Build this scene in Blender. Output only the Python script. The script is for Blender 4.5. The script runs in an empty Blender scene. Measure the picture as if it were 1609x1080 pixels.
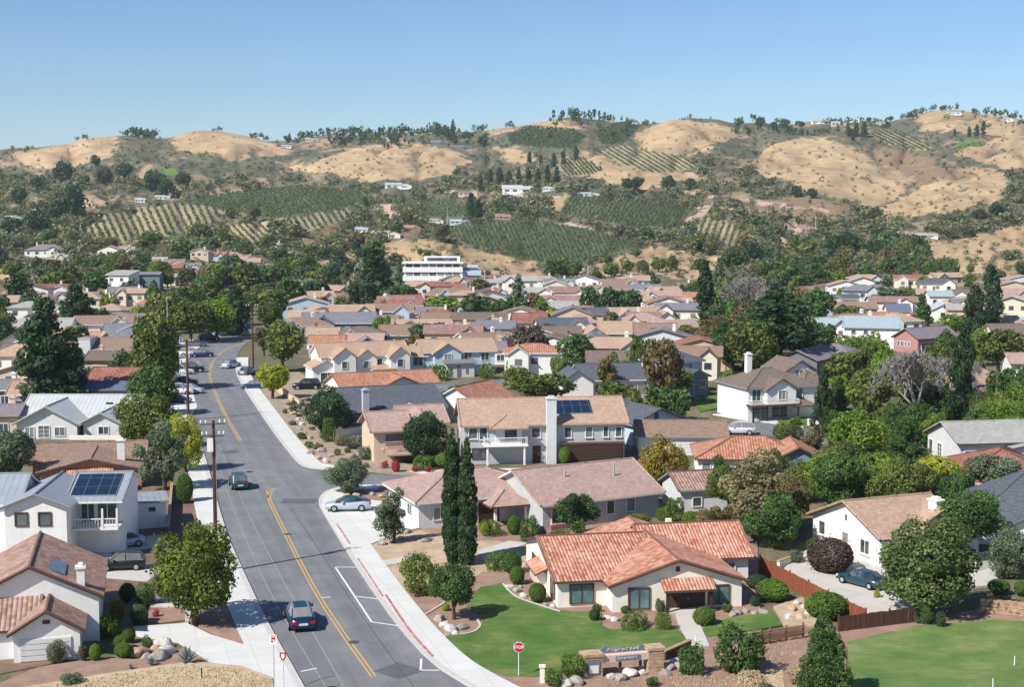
import bpy, math, random
import numpy as np
from mathutils import Vector, Matrix
R = math.radians
# ------------------------------------------------------------------ camera, sky, sun, exposure
F, CAMH = 2200.0, 28.0                       # focal length in photo pixels, drone height
PITCH = math.atan(210.0 / F)
sc = bpy.context.scene
col = sc.collection
cam_d = bpy.data.cameras.new("camera"); cam = bpy.data.objects.new("camera", cam_d); col.objects.link(cam)
cam_d.sensor_width = 36; cam_d.lens = 36 * F / 1609; cam_d.clip_end = 12000; cam_d.clip_start = 1
cam.location = (0, 0, CAMH); cam.rotation_euler = (R(90) - PITCH, 0, 0); sc.camera = cam
SUN_EL = R(44); SUN_DIR = Vector((-0.77 * math.cos(SUN_EL), -0.64 * math.cos(SUN_EL), math.sin(SUN_EL))).normalized()
sd = bpy.data.lights.new("sun", 'SUN'); sun = bpy.data.objects.new("sun", sd); col.objects.link(sun)
sd.energy = 4.6; sd.angle = R(0.5); sd.color = (1.0, 0.955, 0.89)
sun.rotation_euler = SUN_DIR.to_track_quat('Z', 'Y').to_euler(); sun.location = (-60, -40, 120)
w = bpy.data.worlds.new("World"); sc.world = w; w.use_nodes = True
nt = w.node_tree; bg = nt.nodes["Background"]
sky = nt.nodes.new("ShaderNodeTexSky"); sky.sky_type = 'NISHITA'; sky.sun_disc = False
sky.sun_elevation = SUN_EL; sky.sun_rotation = math.atan2(SUN_DIR.x, SUN_DIR.y)
sky.air_density = 1.0; sky.dust_density = 0.15; sky.ozone_density = 7.0; sky.altitude = 400
nt.links.new(sky.outputs[0], bg.inputs[0]); bg.inputs[1].default_value = 0.085
sc.view_settings.view_transform = 'Standard'; sc.view_settings.look = 'None'
sc.view_settings.exposure = 0.52; sc.view_settings.gamma = 1.0
sc.cycles.max_bounces = 6; sc.cycles.diffuse_bounces = 3; sc.cycles.glossy_bounces = 2; sc.cycles.transmission_bounces = 2
sc.cycles.transparent_max_bounces = 4; sc.cycles.use_denoising = True

# ------------------------------------------------------------------ projection helpers
CP, SP = math.cos(PITCH), math.sin(PITCH)
def ray(px, py):
    a = (px - 804.5) / F; b = (540 - py) / F
    return a, CP + b * SP, -SP + b * CP
def G(px, py, z=0.0):
    dx, dy, dz = ray(px, py); t = (z - CAMH) / dz
    return Vector((dx * t, dy * t, z))
def proj(x, y, z):
    fw = y * CP - (z - CAMH) * SP; up = y * SP + (z - CAMH) * CP
    return 804.5 + F * x / fw, 540 - F * up / fw
def ztop(x, y, z0, ytop):                    # height of the vertical line over (x, y) that reaches image row ytop
    lo, hi = -5.0, 90.0
    for _ in range(40):
        m = (lo + hi) / 2
        if proj(x, y, z0 + m)[1] > ytop: lo = m
        else: hi = m
    return lo
def pxm(x, y, z=0): return F / (y * CP - (z - CAMH) * SP)      # pixels per metre there

# ------------------------------------------------------------------ object helpers
def tag(o, label=None, cat=None, group=None, kind=None):
    if label: o["label"] = label
    if cat: o["category"] = cat
    if group: o["group"] = group
    if kind: o["kind"] = kind
    return o
def empty(name, loc, rz=0.0):
    o = bpy.data.objects.new(name, None); col.objects.link(o); o.empty_display_size = 0.3
    o.location = loc; o.rotation_euler = (0, 0, rz); return o
def copy_tree(o, parent=None):
    c = o.copy(); col.objects.link(c); c.parent = parent
    for ch in list(o.children): copy_tree(ch, c)
    return c
class MB:
    def __init__(s): s.v = []; s.f = []; s.m = []; s.uv = {}
    def poly(s, pts, m=0, uv=None):
        i = len(s.v); s.v += [tuple(p) for p in pts]; s.f.append(tuple(range(i, i + len(pts)))); s.m.append(m)
        if uv: s.uv[len(s.f) - 1] = uv
    def box(s, x0, x1, y0, y1, z0, z1, m=0):
        i = len(s.v)
        s.v += [(x0,y0,z0),(x1,y0,z0),(x1,y1,z0),(x0,y1,z0),(x0,y0,z1),(x1,y0,z1),(x1,y1,z1),(x0,y1,z1)]
        for q in ((3,2,1,0),(4,5,6,7),(0,1,5,4),(1,2,6,5),(2,3,7,6),(3,0,4,7)):
            s.f.append(tuple(i + k for k in q)); s.m.append(m)
    def tube(s, p0, p1, r0, r1, n=8, m=0, cap=True):
        p0, p1 = Vector(p0), Vector(p1); d = (p1 - p0).normalized()
        a = d.orthogonal().normalized(); b = d.cross(a); i = len(s.v)
        for p, r in ((p0, r0), (p1, r1)):
            for k in range(n):
                t = 2 * math.pi * k / n; s.v.append(tuple(p + a * (r * math.cos(t)) + b * (r * math.sin(t))))
        for k in range(n):
            s.f.append((i + k, i + (k + 1) % n, i + n + (k + 1) % n, i + n + k)); s.m.append(m)
        if cap:
            s.f.append(tuple(i + n - 1 - k for k in range(n))); s.m.append(m)
            s.f.append(tuple(i + n + k for k in range(n))); s.m.append(m)
    def loft(s, rings, m=0, cap=True, mf=None):
        i = len(s.v); n = len(rings[0])
        for r_ in rings: s.v += [tuple(p) for p in r_]
        for j in range(len(rings) - 1):
            for k in range(n):
                a = i + j * n; s.f.append((a + k, a + (k + 1) % n, a + n + (k + 1) % n, a + n + k)); s.m.append(mf(j, k) if mf else m)
        if cap:
            s.f.append(tuple(i + n - 1 - k for k in range(n))); s.m.append(m)
            e = i + (len(rings) - 1) * n; s.f.append(tuple(e + k for k in range(n))); s.m.append(m)
    def prism(s, pts, z0, z1, m=0, ms=None):   # pts counter-clockwise or not, sides and top
        n = len(pts); i = len(s.v)
        a = sum(pts[k][0] * pts[(k+1) % n][1] - pts[(k+1) % n][0] * pts[k][1] for k in range(n))
        if a < 0: pts = pts[::-1]
        s.v += [(p[0], p[1], z0) for p in pts] + [(p[0], p[1], z1) for p in pts]
        s.f.append(tuple(i + n + k for k in range(n))); s.m.append(m)
        for k in range(n):
            s.f.append((i + k, i + (k + 1) % n, i + n + (k + 1) % n, i + n + k)); s.m.append(m if ms is None else ms)
    def build(s, name, mats, parent=None, smooth=False):
        me = bpy.data.meshes.new(name); me.from_pydata(s.v, [], s.f)
        if not isinstance(mats, (list, tuple)): mats = [mats]
        for q in mats: me.materials.append(q)
        if len(mats) > 1: me.polygons.foreach_set("material_index", s.m)
        if s.uv:
            ul = me.uv_layers.new(name="uv")
            for fi, uvs in s.uv.items():
                st = me.polygons[fi].loop_start
                for k, q in enumerate(uvs): ul.data[st + k].uv = q
        if smooth: me.polygons.foreach_set("use_smooth", [True] * len(me.polygons))
        o = bpy.data.objects.new(name, me); col.objects.link(o); o.parent = parent
        return o
def quads_mesh(name, V, mats, tint=None, tris=False):  # V: (n,4,3) numpy quads
    n, k = V.shape[0], V.shape[1]
    me = bpy.data.meshes.new(name); me.vertices.add(n * k); me.vertices.foreach_set("co", V.reshape(-1).astype(np.float32))
    me.loops.add(n * k); me.loops.foreach_set("vertex_index", np.arange(n * k, dtype=np.int32))
    me.polygons.add(n); me.polygons.foreach_set("loop_start", np.arange(0, n * k, k, dtype=np.int32))
    if tint is not None:
        a = me.attributes.new("tint", 'FLOAT', 'POINT'); a.data.foreach_set("value", np.repeat(tint, k).astype(np.float32))
    for q in (mats if isinstance(mats, (list, tuple)) else [mats]): me.materials.append(q)
    me.update(); return me

# ------------------------------------------------------------------ materials
def lin(h):
    h = h.lstrip('#'); c = [int(h[i:i+2], 16) / 255 for i in (0, 2, 4)]
    return tuple(x / 12.92 if x <= .04045 else ((x + .055) / 1.055) ** 2.4 for x in c)
class N:
    def __init__(s, name):
        s.mat = bpy.data.materials.new(name); s.mat.use_nodes = True; s.t = s.mat.node_tree
        s.b = s.t.nodes["Principled BSDF"]; s.b.inputs["Specular IOR Level"].default_value = 0.25
    def n(s, typ, **kw):
        o = s.t.nodes.new(typ)
        for k, v in kw.items(): setattr(o, k, v)
        return o
    def l(s, a, b): s.t.links.new(a, b)
    def coord(s, kind="Object"): return s.n("ShaderNodeTexCoord").outputs[kind]
    def noise(s, scale, det=4, rough=.55, co=None, sc3=None):
        o = s.n("ShaderNodeTexNoise"); o.inputs["Scale"].default_value = scale; o.inputs["Detail"].default_value = det
        o.inputs["Roughness"].default_value = rough
        if co is None: co = s.coord()
        if sc3:
            mp = s.n("ShaderNodeMapping"); mp.inputs["Scale"].default_value = sc3[:3]
            if len(sc3) > 3: mp.inputs["Rotation"].default_value = (0, 0, sc3[3])
            s.l(co, mp.inputs[0]); co = mp.outputs[0]
        s.l(co, o.inputs["Vector"]); return o.outputs["Fac"]
    def ramp(s, fac, stops):
        o = s.n("ShaderNodeValToRGB"); e = o.color_ramp.elements
        while len(e) < len(stops): e.new(0.5)
        for k, (p, c) in enumerate(stops):
            e[k].position = p; e[k].color = (*c, 1) if len(c) == 3 else c
        s.l(fac, o.inputs[0]); return o.outputs[0]
    def mix(s, fac, a, b, mode='MIX'):
        o = s.n("ShaderNodeMix", data_type='RGBA', blend_type=mode); o.clamp_result = False
        for v, i in ((fac, 0), (a, 6), (b, 7)):
            if hasattr(v, "is_linked"): s.l(v, o.inputs[i])
            elif i == 0: o.inputs[0].default_value = v
            else: o.inputs[i].default_value = (*v, 1)
        return o.outputs[2]
    def math(s, op, a, b=0.0, c=None):
        o = s.n("ShaderNodeMath", operation=op)
        for v, i in ((a, 0), (b, 1), (c, 2)):
            if v is None: continue
            if hasattr(v, "is_linked"): s.l(v, o.inputs[i])
            else: o.inputs[i].default_value = v
        return o.outputs[0]
    def bump(s, h, strength=.4, dist=.05):
        o = s.n("ShaderNodeBump"); o.inputs["Strength"].default_value = strength; o.inputs["Distance"].default_value = dist
        s.l(h, o.inputs["Height"]); s.l(o.outputs[0], s.b.inputs["Normal"])
    def done(s, c=None, rough=.85, spec=None, metal=None):
        if c is not None:
            if hasattr(c, "is_linked"): s.l(c, s.b.inputs["Base Color"])
            else: s.b.inputs["Base Color"].default_value = (*c, 1)
        s.b.inputs["Roughness"].default_value = rough
        if spec is not None: s.b.inputs["Specular IOR Level"].default_value = spec
        if metal is not None: s.b.inputs["Metallic"].default_value = metal
        return s.mat
def scale3(c, k): return tuple(min(1, x * k) for x in c)
def paint(name, hx, var=.10, sc=1.4, rough=.8, bump=.12):           # stucco, painted wood, plastic: soft blotchy variation
    m = N(name); c = lin(hx); f = m.noise(sc, 5, .65)
    m.bump(m.noise(28, 2), bump, .02); st = m.noise(1.0, 4, .7, sc3=(2.6, 2.6, .22))       # faint rain streaks
    base = m.ramp(f, [(.25, scale3(c, 1 - var)), (.75, scale3(c, 1 + var * .6))])
    return m.done(m.mix(m.ramp(st, [(.5, (0, 0, 0)), (.8, (.35, .35, .35))]), base, scale3(c, .72)), rough)
def tile_mat(name, cols, pu=.30, pv=.38, depth=.07, jit=.8):        # barrel tiles from UV metres: u along the eave, v up the slope
    m = N(name); uv = m.n("ShaderNodeUVMap").outputs[0]; sx = m.n("ShaderNodeSeparateXYZ"); m.l(uv, sx.inputs[0])
    u = m.math('DIVIDE', sx.outputs[0], pu); v = m.math('DIVIDE', sx.outputs[1], pv)
    fu = m.math('FLOOR', u); fv = m.math('FLOOR', v); cx = m.n("ShaderNodeCombineXYZ"); m.l(fu, cx.inputs[0]); m.l(fv, cx.inputs[1])
    wn = m.n("ShaderNodeTexWhiteNoise", noise_dimensions='2D'); m.l(cx.outputs[0], wn.inputs["Vector"])
    big = m.noise(.35, 4, .6)
    fac = m.math('ADD', m.math('MULTIPLY', wn.outputs["Value"], jit), m.math('MULTIPLY', m.math('SUBTRACT', big, .5), .9))
    c = m.ramp(fac, [(i / (len(cols) - 1), lin(h)) for i, h in enumerate(cols)])
    stain = m.noise(.9, 5, .7, sc3=(1, 1, 1)); c = m.mix(m.math('MULTIPLY', m.math('SUBTRACT', stain, .55), 1.6), c, scale3(lin(cols[0]), .6))
    wave = m.math('ABSOLUTE', m.math('SINE', m.math('MULTIPLY', u, math.pi)))
    h = m.math('ADD', wave, m.math('MULTIPLY', m.math('FRACT', v), -.5))
    m.bump(h, 1.0, depth); return m.done(c, .82, .2)
def shingle_mat(name, hx, var=.22, pv=.22, pu=.4):                   # flat shingles or concrete tiles in courses
    m = N(name); uv = m.n("ShaderNodeUVMap").outputs[0]; c = lin(hx)
    br = m.n("ShaderNodeTexBrick"); br.inputs["Scale"].default_value = 1; br.inputs["Brick Width"].default_value = pu; br.inputs["Row Height"].default_value = pv
    br.inputs["Mortar Size"].default_value = .012; br.inputs["Color1"].default_value = (*scale3(c, 1 - var), 1); br.inputs["Color2"].default_value = (*scale3(c, 1 + var), 1)
    br.inputs["Mortar"].default_value = (*scale3(c, .55), 1); br.inputs["Bias"].default_value = 0
    m.l(uv, br.inputs["Vector"])
    f = m.noise(.7, 5, .7); cc = m.mix(m.ramp(f, [(.3, (0, 0, 0)), (.75, (.5, .5, .5))]), br.outputs[0], scale3(c, .72))
    sx = m.n("ShaderNodeSeparateXYZ"); m.l(uv, sx.inputs[0]); h = m.math('FRACT', m.math('DIVIDE', sx.outputs[1], pv * 1.0))
    m.bump(m.math('MULTIPLY', h, -1), .7, .03); return m.done(cc, .88, .2)
def metal_roof(name, hx):
    m = N(name); uv = m.n("ShaderNodeUVMap").outputs[0]; sx = m.n("ShaderNodeSeparateXYZ"); m.l(uv, sx.inputs[0]); c = lin(hx)
    fr = m.math('FRACT', m.math('DIVIDE', sx.outputs[0], .55)); seam = m.math('LESS_THAN', fr, .16)
    f = m.noise(.8, 4, .6); base = m.ramp(f, [(.3, scale3(c, .85)), (.7, c)])
    m.bump(seam, .9, .06); return m.done(m.mix(m.math('MULTIPLY', seam, .35), base, scale3(c, .55)), .5, .4)
M = {}
M['terra'] = tile_mat('terracotta_tile', ['#a5684f', '#b98069', '#c18f7a', '#c79b87', '#d0b09c'], .26, .34, .06, .75)
M['brown_tile'] = tile_mat('brown_tile', ['#8a6c5f', '#9b7d6f', '#a88b7d', '#b39a8d'], .30, .36, .06, .8)
M['orange_tile'] = tile_mat('orange_tile', ['#a06a52', '#ae7b64', '#b78a75', '#be9885'], .30, .40, .06, .7)
M['red_tile'] = tile_mat('red_tile', ['#86564a', '#946356', '#a07063', '#a87d70'], .30, .40, .06, .7)
M['pink_tile'] = tile_mat('pink_tile', ['#84645c', '#93746c', '#9f8178', '#a88c84'], .30, .38, .05, .7)
M['tan_tile'] = shingle_mat('tan_tile', '#b09581', .15, .30, .34)
M['rose_tile'] = shingle_mat('rose_tile', '#ac9186', .15, .30, .34)
M['tan_light'] = shingle_mat('light_tan_tile', '#b0947f', .16, .30, .34)
M['brown_shingle'] = shingle_mat('brown_shingle', '#90796a', .2)
M['umber_shingle'] = shingle_mat('umber_shingle', '#786a61', .2)
M['grey_shingle'] = shingle_mat('grey_shingle', '#7b7d84', .18)
M['dark_shingle'] = shingle_mat('slate_shingle', '#5c6068', .2)
M['light_shingle'] = shingle_mat('pale_grey_shingle', '#a3a19c', .14, .3, .5)
M['lilac_shingle'] = shingle_mat('lilac_grey_shingle', '#877c82', .15)
M['blue_shingle'] = shingle_mat('pale_blue_shingle', '#9fb0b4', .1)
M['indigo_shingle'] = shingle_mat('indigo_shingle', '#666d80', .12)
M['white_metal'] = metal_roof('white_metal_roof', '#bcbfbe')
M['grey_metal'] = metal_roof('grey_metal_roof', '#969ca2')
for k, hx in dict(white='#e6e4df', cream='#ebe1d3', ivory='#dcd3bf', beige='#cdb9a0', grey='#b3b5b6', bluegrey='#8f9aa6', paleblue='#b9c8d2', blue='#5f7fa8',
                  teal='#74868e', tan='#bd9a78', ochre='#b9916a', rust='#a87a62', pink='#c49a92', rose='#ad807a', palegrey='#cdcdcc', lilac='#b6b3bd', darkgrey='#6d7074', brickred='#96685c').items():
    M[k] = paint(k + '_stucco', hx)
M['trim_white'] = paint('white_trim', '#dcdad4', .05, 3, .6); M['trim_brown'] = paint('brown_trim', '#5a4438', .1, 3, .7)
M['trim_grey'] = paint('grey_trim', '#8c8d8e', .06, 3, .7); M['trim_tan'] = paint('tan_trim', '#a88a70', .08, 3, .7)
M['dark_wood'] = paint('dark_wood', '#4a3a32', .25, 2.5, .8); M['iron'] = paint('black_iron', '#2a2a2c', .1, 4, .5)
M['garage'] = paint('garage_door_paint', '#d6d4cf', .05, 2, .6); M['door_dark'] = paint('dark_door', '#3c2f2a', .15, 3, .6)
m = N('window_glass'); f = m.noise(.8, 3); oi = m.n('ShaderNodeObjectInfo'); cur = m.ramp(oi.outputs['Random'], [(.45, (0, 0, 0)), (.75, (.8, .8, .8))]); M['glass'] = m.done(m.mix(cur, m.ramp(f, [(.35, (.02, .028, .035)), (.65, (.10, .13, .15))]), (.26, .26, .24)), .12, .6)
m = N('teal_glass'); f = m.noise(.6, 3); M['glass_teal'] = m.done(m.ramp(f, [(.35, (.05, .12, .13)), (.65, (.16, .27, .27))]), .15, .6)
m = N('solar_glass'); uv = m.n("ShaderNodeUVMap").outputs[0]; br = m.n("ShaderNodeTexBrick"); m.l(uv, br.inputs["Vector"])
br.offset = 0; br.inputs["Scale"].default_value = 1; br.inputs["Brick Width"].default_value = 1.0; br.inputs["Row Height"].default_value = 1.5; br.inputs["Mortar Size"].default_value = .03
br.inputs["Color1"].default_value = (.010, .022, .05, 1); br.inputs["Color2"].default_value = (.014, .028, .062, 1); br.inputs["Mortar"].default_value = (.08, .1, .13, 1)
M['solar'] = m.done(br.outputs[0], .2, .5)
def wood(name, hx, s3=(9, 9, .6)):
    m = N(name); c = lin(hx); f = m.noise(1.0, 5, .7, sc3=s3); g = m.noise(.5, 3)
    return m.done(m.mix(m.math('MULTIPLY', g, .5), m.ramp(f, [(.3, scale3(c, .6)), (.7, scale3(c, 1.25))]), scale3(c, .8)), .85)
M['fence_red'] = wood('red_fence_wood', '#8a5038'); M['fence_dark'] = wood('dark_fence_wood', '#5c4036'); M['pole_wood'] = wood('creosoted_pole_wood', '#5a3a2c', (6, 6, .4))
M['log'] = wood('log_wood', '#8a6450', (1, 9, 9)); M['bark'] = wood('bark', '#5d4d40', (7, 7, 1.2)); M['bark_pale'] = wood('pale_bark', '#a39a90', (7, 7, 1.2)); M['twig'] = wood('grey_twigs', '#8d8682', (5, 5, 2))
M['steel'] = paint('galvanised_steel', '#a8adb2', .08, 3, .45); M['pole_white'] = paint('pale_metal_pole', '#c9ccd0', .06, 3, .5)
def stone(name, hx, hx2, sc=3):
    m = N(name); f = m.noise(sc, 6, .65); m.bump(m.noise(sc * 3, 4), .6, .05)
    return m.done(m.ramp(f, [(.3, lin(hx)), (.7, lin(hx2))]), .9)
M['rock'] = stone('grey_rock', '#77706a', '#b3aaa2'); M['rock_tan'] = stone('tan_rock', '#94785f', '#c9ad92'); M['rock_white'] = stone('pale_rock', '#a39d95', '#d6d0c8')
# ------------------------------------------------------------------ terrain (flat town floor, hills behind), one sheet
rng = np.random.default_rng(7)
DK = np.array([420, 500, 600, 720, 850, 1000, 1200, 1400, 1650], float)
UK = np.array([-900, 0, 200, 400, 600, 700, 800, 900, 1000, 1200, 1400, 1500, 1609, 2500], float)
PROF = np.array([
 [477,448,425,395,362,330,290,262,240],[477,448,425,395,362,330,290,258,238],[477,445,420,392,365,325,280,245,214],
 [477,448,425,398,362,318,285,252,222],[477,452,428,398,372,320,290,250,210],[477,453,432,392,360,325,285,245,207],
 [477,453,435,400,358,320,285,245,201],[477,453,433,408,360,318,275,230,186],[477,453,430,398,360,318,270,232,193],
 [477,453,430,400,362,320,270,228,196],[477,453,430,398,360,325,280,235,191],[477,453,428,395,360,325,275,222,176],
 [477,450,425,390,350,315,265,220,191],[477,450,425,390,350,315,265,225,200]], float)
BUMPS = [(620,1300,95,110,-13),(1290,1130,115,110,-20),(1545,960,95,90,-16),(350,1470,70,90,-12),(150,1480,70,90,-6),(1080,1450,70,90,-12),(450,930,130,80,-10),
 (700,700,100,50,-11),(1030,700,95,55,-13),(1610,640,95,80,-22),(860,770,110,60,-6),(1000,900,100,70,-8),(1130,820,60,60,-6),(920,1500,60,80,-8),(500,1560,80,70,-8),
 (1480,1560,60,70,-8),(980,1150,60,70,-10),(240,900,110,80,-10),(820,1250,50,70,9),(1180,980,50,120,10),(1420,1250,50,90,10),(560,1000,45,120,9),(100,1050,80,80,-9)]
US = np.arange(-700, 2304, 4.0); DS = np.concatenate([np.arange(40, 400, 40), np.arange(400, 1780, 4.0)])
def vnoise(shape, sx, sy, seed):
    r = np.random.default_rng(seed); nx, ny = int(shape[0] / sx) + 3, int(shape[1] / sy) + 3; g = r.random((nx, ny)) * 2 - 1
    X = np.arange(shape[0]) / sx; Y = np.arange(shape[1]) / sy; xi = X.astype(int); yi = Y.astype(int)
    fx = X - xi; fy = Y - yi; fx = (fx * fx * (3 - 2 * fx))[:, None]; fy = (fy * fy * (3 - 2 * fy))[None]
    a = g[np.ix_(xi, yi)]; b = g[np.ix_(xi + 1, yi)]; c = g[np.ix_(xi, yi + 1)]; d = g[np.ix_(xi + 1, yi + 1)]
    return a * (1 - fx) * (1 - fy) + b * fx * (1 - fy) + c * (1 - fx) * fy + d * fx * fy
SH = (len(US), len(DS)); UU, DD = np.meshgrid(US, DS, indexing='ij')
rows = np.array([np.interp(DS, DK, p) for p in PROF])
YI = np.array([[np.interp(u, UK, rows[:, j]) for j in range(len(DS))] for u in US])
for _ in range(3):                                    # soften the kinks of the profile table
    YI[1:-1] = (YI[:-2] + 2 * YI[1:-1] + YI[2:]) / 4
    for k in range(6): YI[:, 1:-1] = (YI[:, :-2] + 2 * YI[:, 1:-1] + YI[:, 2:]) / 4
for u0, d0, su, sdv, dy in BUMPS: YI += dy * np.exp(-((UU - u0) / su) ** 2 - ((DD - d0) / sdv) ** 2)
SKY = np.array([(-700,242),(0,238),(60,236),(110,228),(135,217),(200,212),(250,218),(272,215),(310,205),(345,207),(390,216),(420,224),(455,229),(480,221),(520,212),(560,215),(600,208),(640,211),(690,206),(735,213),(770,206),(800,198),(860,192),(880,186),(905,183),(940,189),(990,193),(1020,198),(1050,190),(1085,186),(1130,190),(1160,200),(1200,195),(1240,201),(1290,196),(1340,194),(1390,199),(1430,184),(1460,175),(1500,172),(1540,179),(1580,186),(1609,193),(2300,205)], float)
e_ = np.interp(US, SKY[:, 0], SKY[:, 1]) - YI[:, -28:].min(1); YI += e_[:, None] * np.exp(-((DD - 1640) / 120) ** 2)
fade = np.clip((DD - 520) / 200, 0, 1)
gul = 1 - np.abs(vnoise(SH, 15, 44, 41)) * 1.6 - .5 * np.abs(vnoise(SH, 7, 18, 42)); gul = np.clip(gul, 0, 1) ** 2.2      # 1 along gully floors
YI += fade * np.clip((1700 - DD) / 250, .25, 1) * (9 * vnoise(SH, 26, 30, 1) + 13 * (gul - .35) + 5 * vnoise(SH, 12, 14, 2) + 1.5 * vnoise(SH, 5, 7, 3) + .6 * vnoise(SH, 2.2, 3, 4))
ZZ = CAMH - DD * np.tan(PITCH + np.arctan((YI - 540) / F))
ZZ = np.where(DD < 420, -0.06, ZZ)
k = np.clip((DD - 416) / 24, 0, 1); ZZ = -0.06 * (1 - k) + np.maximum(ZZ, -.06) * k
ZZ += 9.5 * np.exp(-((UU + 25) / 52) ** 2 - ((DD - 415) / 40) ** 2)          # grassy knoll at the left
FW = DD * CP - (ZZ - CAMH) * SP; XX = (UU - 804.5) / F * FW
UPP = DD * SP + (ZZ - CAMH) * CP; YI = 540 - F * UPP / FW
def hit(px, py, h=0.0):                               # first terrain point (raised by h) that the ray through a photo pixel meets
    i = min(max((px - US[0]) / 4.0, 0), len(US) - 2); a = int(i); t = i - a
    zc = ZZ[a] * (1 - t) + ZZ[a + 1] * t
    dx, dy, dz = ray(px, py); rz = CAMH + DS * dz / dy
    g = np.nonzero(rz <= zc + h)[0]
    if len(g) == 0: j = len(DS) - 1; return Vector((dx / dy * DS[j], DS[j], zc[j]))
    j = g[0]
    if j == 0: return G(px, py, h) - Vector((0, 0, h))
    e0 = rz[j-1] - zc[j-1] - h; e1 = rz[j] - zc[j] - h; q = e0 / (e0 - e1) if e0 != e1 else 0
    d = DS[j-1] + (DS[j] - DS[j-1]) * q
    return Vector((dx / dy * d, d, zc[j-1] + (zc[j] - zc[j-1]) * q))
def tz(x, y):
    z = 0.0
    for _ in range(2):
        fw = y * CP - (z - CAMH) * SP; u = 804.5 + F * x / fw
        i = min(max((u - US[0]) / 4.0, 0), len(US) - 1.001); a = int(i); t = i - a
        j = np.searchsorted(DS, y) - 1; j = min(max(j, 0), len(DS) - 2); s = min(max((y - DS[j]) / (DS[j+1] - DS[j]), 0), 1)
        z = float((ZZ[a, j] * (1-s) + ZZ[a, j+1] * s) * (1-t) + (ZZ[a+1, j] * (1-s) + ZZ[a+1, j+1] * s) * t)
    return z
def inpoly(X, Y, P):
    r = np.zeros(np.shape(X), bool); n = len(P)
    for a in range(n):
        x0, y0 = P[a]; x1, y1 = P[(a + 1) % n]
        if y0 == y1: continue
        r ^= ((y0 > Y) != (y1 > Y)) & (X < (x1 - x0) * (Y - y0) / (y1 - y0) + x0)
    return r
GOLD = [[(20,238),(90,228),(130,210),(185,208),(180,235),(175,250),(140,255),(110,264),(60,264),(30,250)],
 [(268,215),(300,200),(350,200),(400,215),(455,236),(440,245),(400,245),(385,252),(350,250),(320,240),(290,240),(275,232)],
 [(450,265),(520,245),(570,230),(620,222),(680,228),(725,240),(735,255),(715,270),(700,277),(660,282),(620,285),(575,287),(520,272),(480,270)],
 [(755,212),(800,192),(860,187),(905,188),(915,200),(900,205),(850,200),(800,208)],[(780,232),(810,235),(850,248),(830,257),(800,255),(780,248)],
 [(990,215),(1030,195),(1060,185),(1110,192),(1160,203),(1165,215),(1120,225),(1110,238),(1060,244),(1010,237)],
 [(895,245),(920,238),(960,252),(955,268),(930,264)],[(905,277),(960,258),(1000,262),(1060,265),(1110,282),(1050,287),(1015,302),(990,290),(950,284)],
 [(1180,262),(1200,235),(1240,220),(1290,214),(1330,225),(1370,250),(1345,292),(1330,314),(1310,312),(1270,302),(1250,287),(1200,277)],[(1330,300),(1345,255),(1400,262),(1440,285),(1400,318),(1350,330)],
 [(1350,337),(1400,320),(1450,290),(1520,262),(1580,270),(1590,290),(1560,322),(1520,327),(1450,337),(1400,342)],
 [(1440,185),(1480,168),(1540,172),(1700,180),(1700,215),(1560,215),(1500,205),(1450,205)],[(1500,242),(1560,220),(1609,205),(1750,200),(1750,260),(1609,262),(1560,264)],
 [(600,380),(640,374),(680,378),(760,395),(840,412),(854,430),(840,447),(760,447),(750,424),(640,417),(610,402)],
 [(480,412),(540,395),(562,405),(555,427),(520,432),(490,422)],[(925,422),(1000,392),(1025,382),(1080,395),(1148,405),(1130,422),(1090,440),(1040,434),(980,434),(900,430)],
 [(1420,397),(1470,380),(1500,378),(1560,365),(1609,350),(1760,340),(1760,445),(1560,445),(1510,432),(1480,412)],
 [(-60,415),(0,424),(30,438),(66,455),(40,466),(0,460),(-60,460)],[(155,448),(180,443),(180,462),(160,460)],[(1225,390),(1255,372),(1262,376),(1252,398),(1235,402)],
 [(200,372),(262,350),(270,362),(215,384)],[(860,318),(890,304),(898,308),(880,338),(868,334)],[(118,312),(150,304),(172,318),(150,330),(120,326)]]
DIRT = [[(1066,366),(1085,338),(1104,322),(1150,326),(1150,332),(1108,332),(1092,345),(1078,368)],[(875,350),(900,350),(935,364),(925,368),(880,358)],[(585,325),(612,320),(620,338),(600,345)],
 [(1220,355),(1240,345),(1262,352),(1250,372),(1212,400),(1210,385)],[(440,345),(300,360),(300,364),(440,352)],[(700,300),(890,310),(890,313),(700,304)],[(1070,300),(1300,330),(1300,333),(1070,304)]]
BROWN = [[(445,382),(520,352),(547,348),(535,370),(480,392)],[(1180,318),(1250,305),(1330,318),(1340,345),(1280,350),(1200,340)],[(1330,235),(1390,232),(1470,250),(1500,290),(1440,290),(1380,285),(1340,260)]]
GREEN = [[(235,262),(265,258),(282,272),(265,277)],[(255,376),(290,370),(295,390),(262,396)],[(790,222),(815,218),(820,228),(795,232)],[(1500,222),(1540,218),(1545,240),(1505,245)]]
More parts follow.
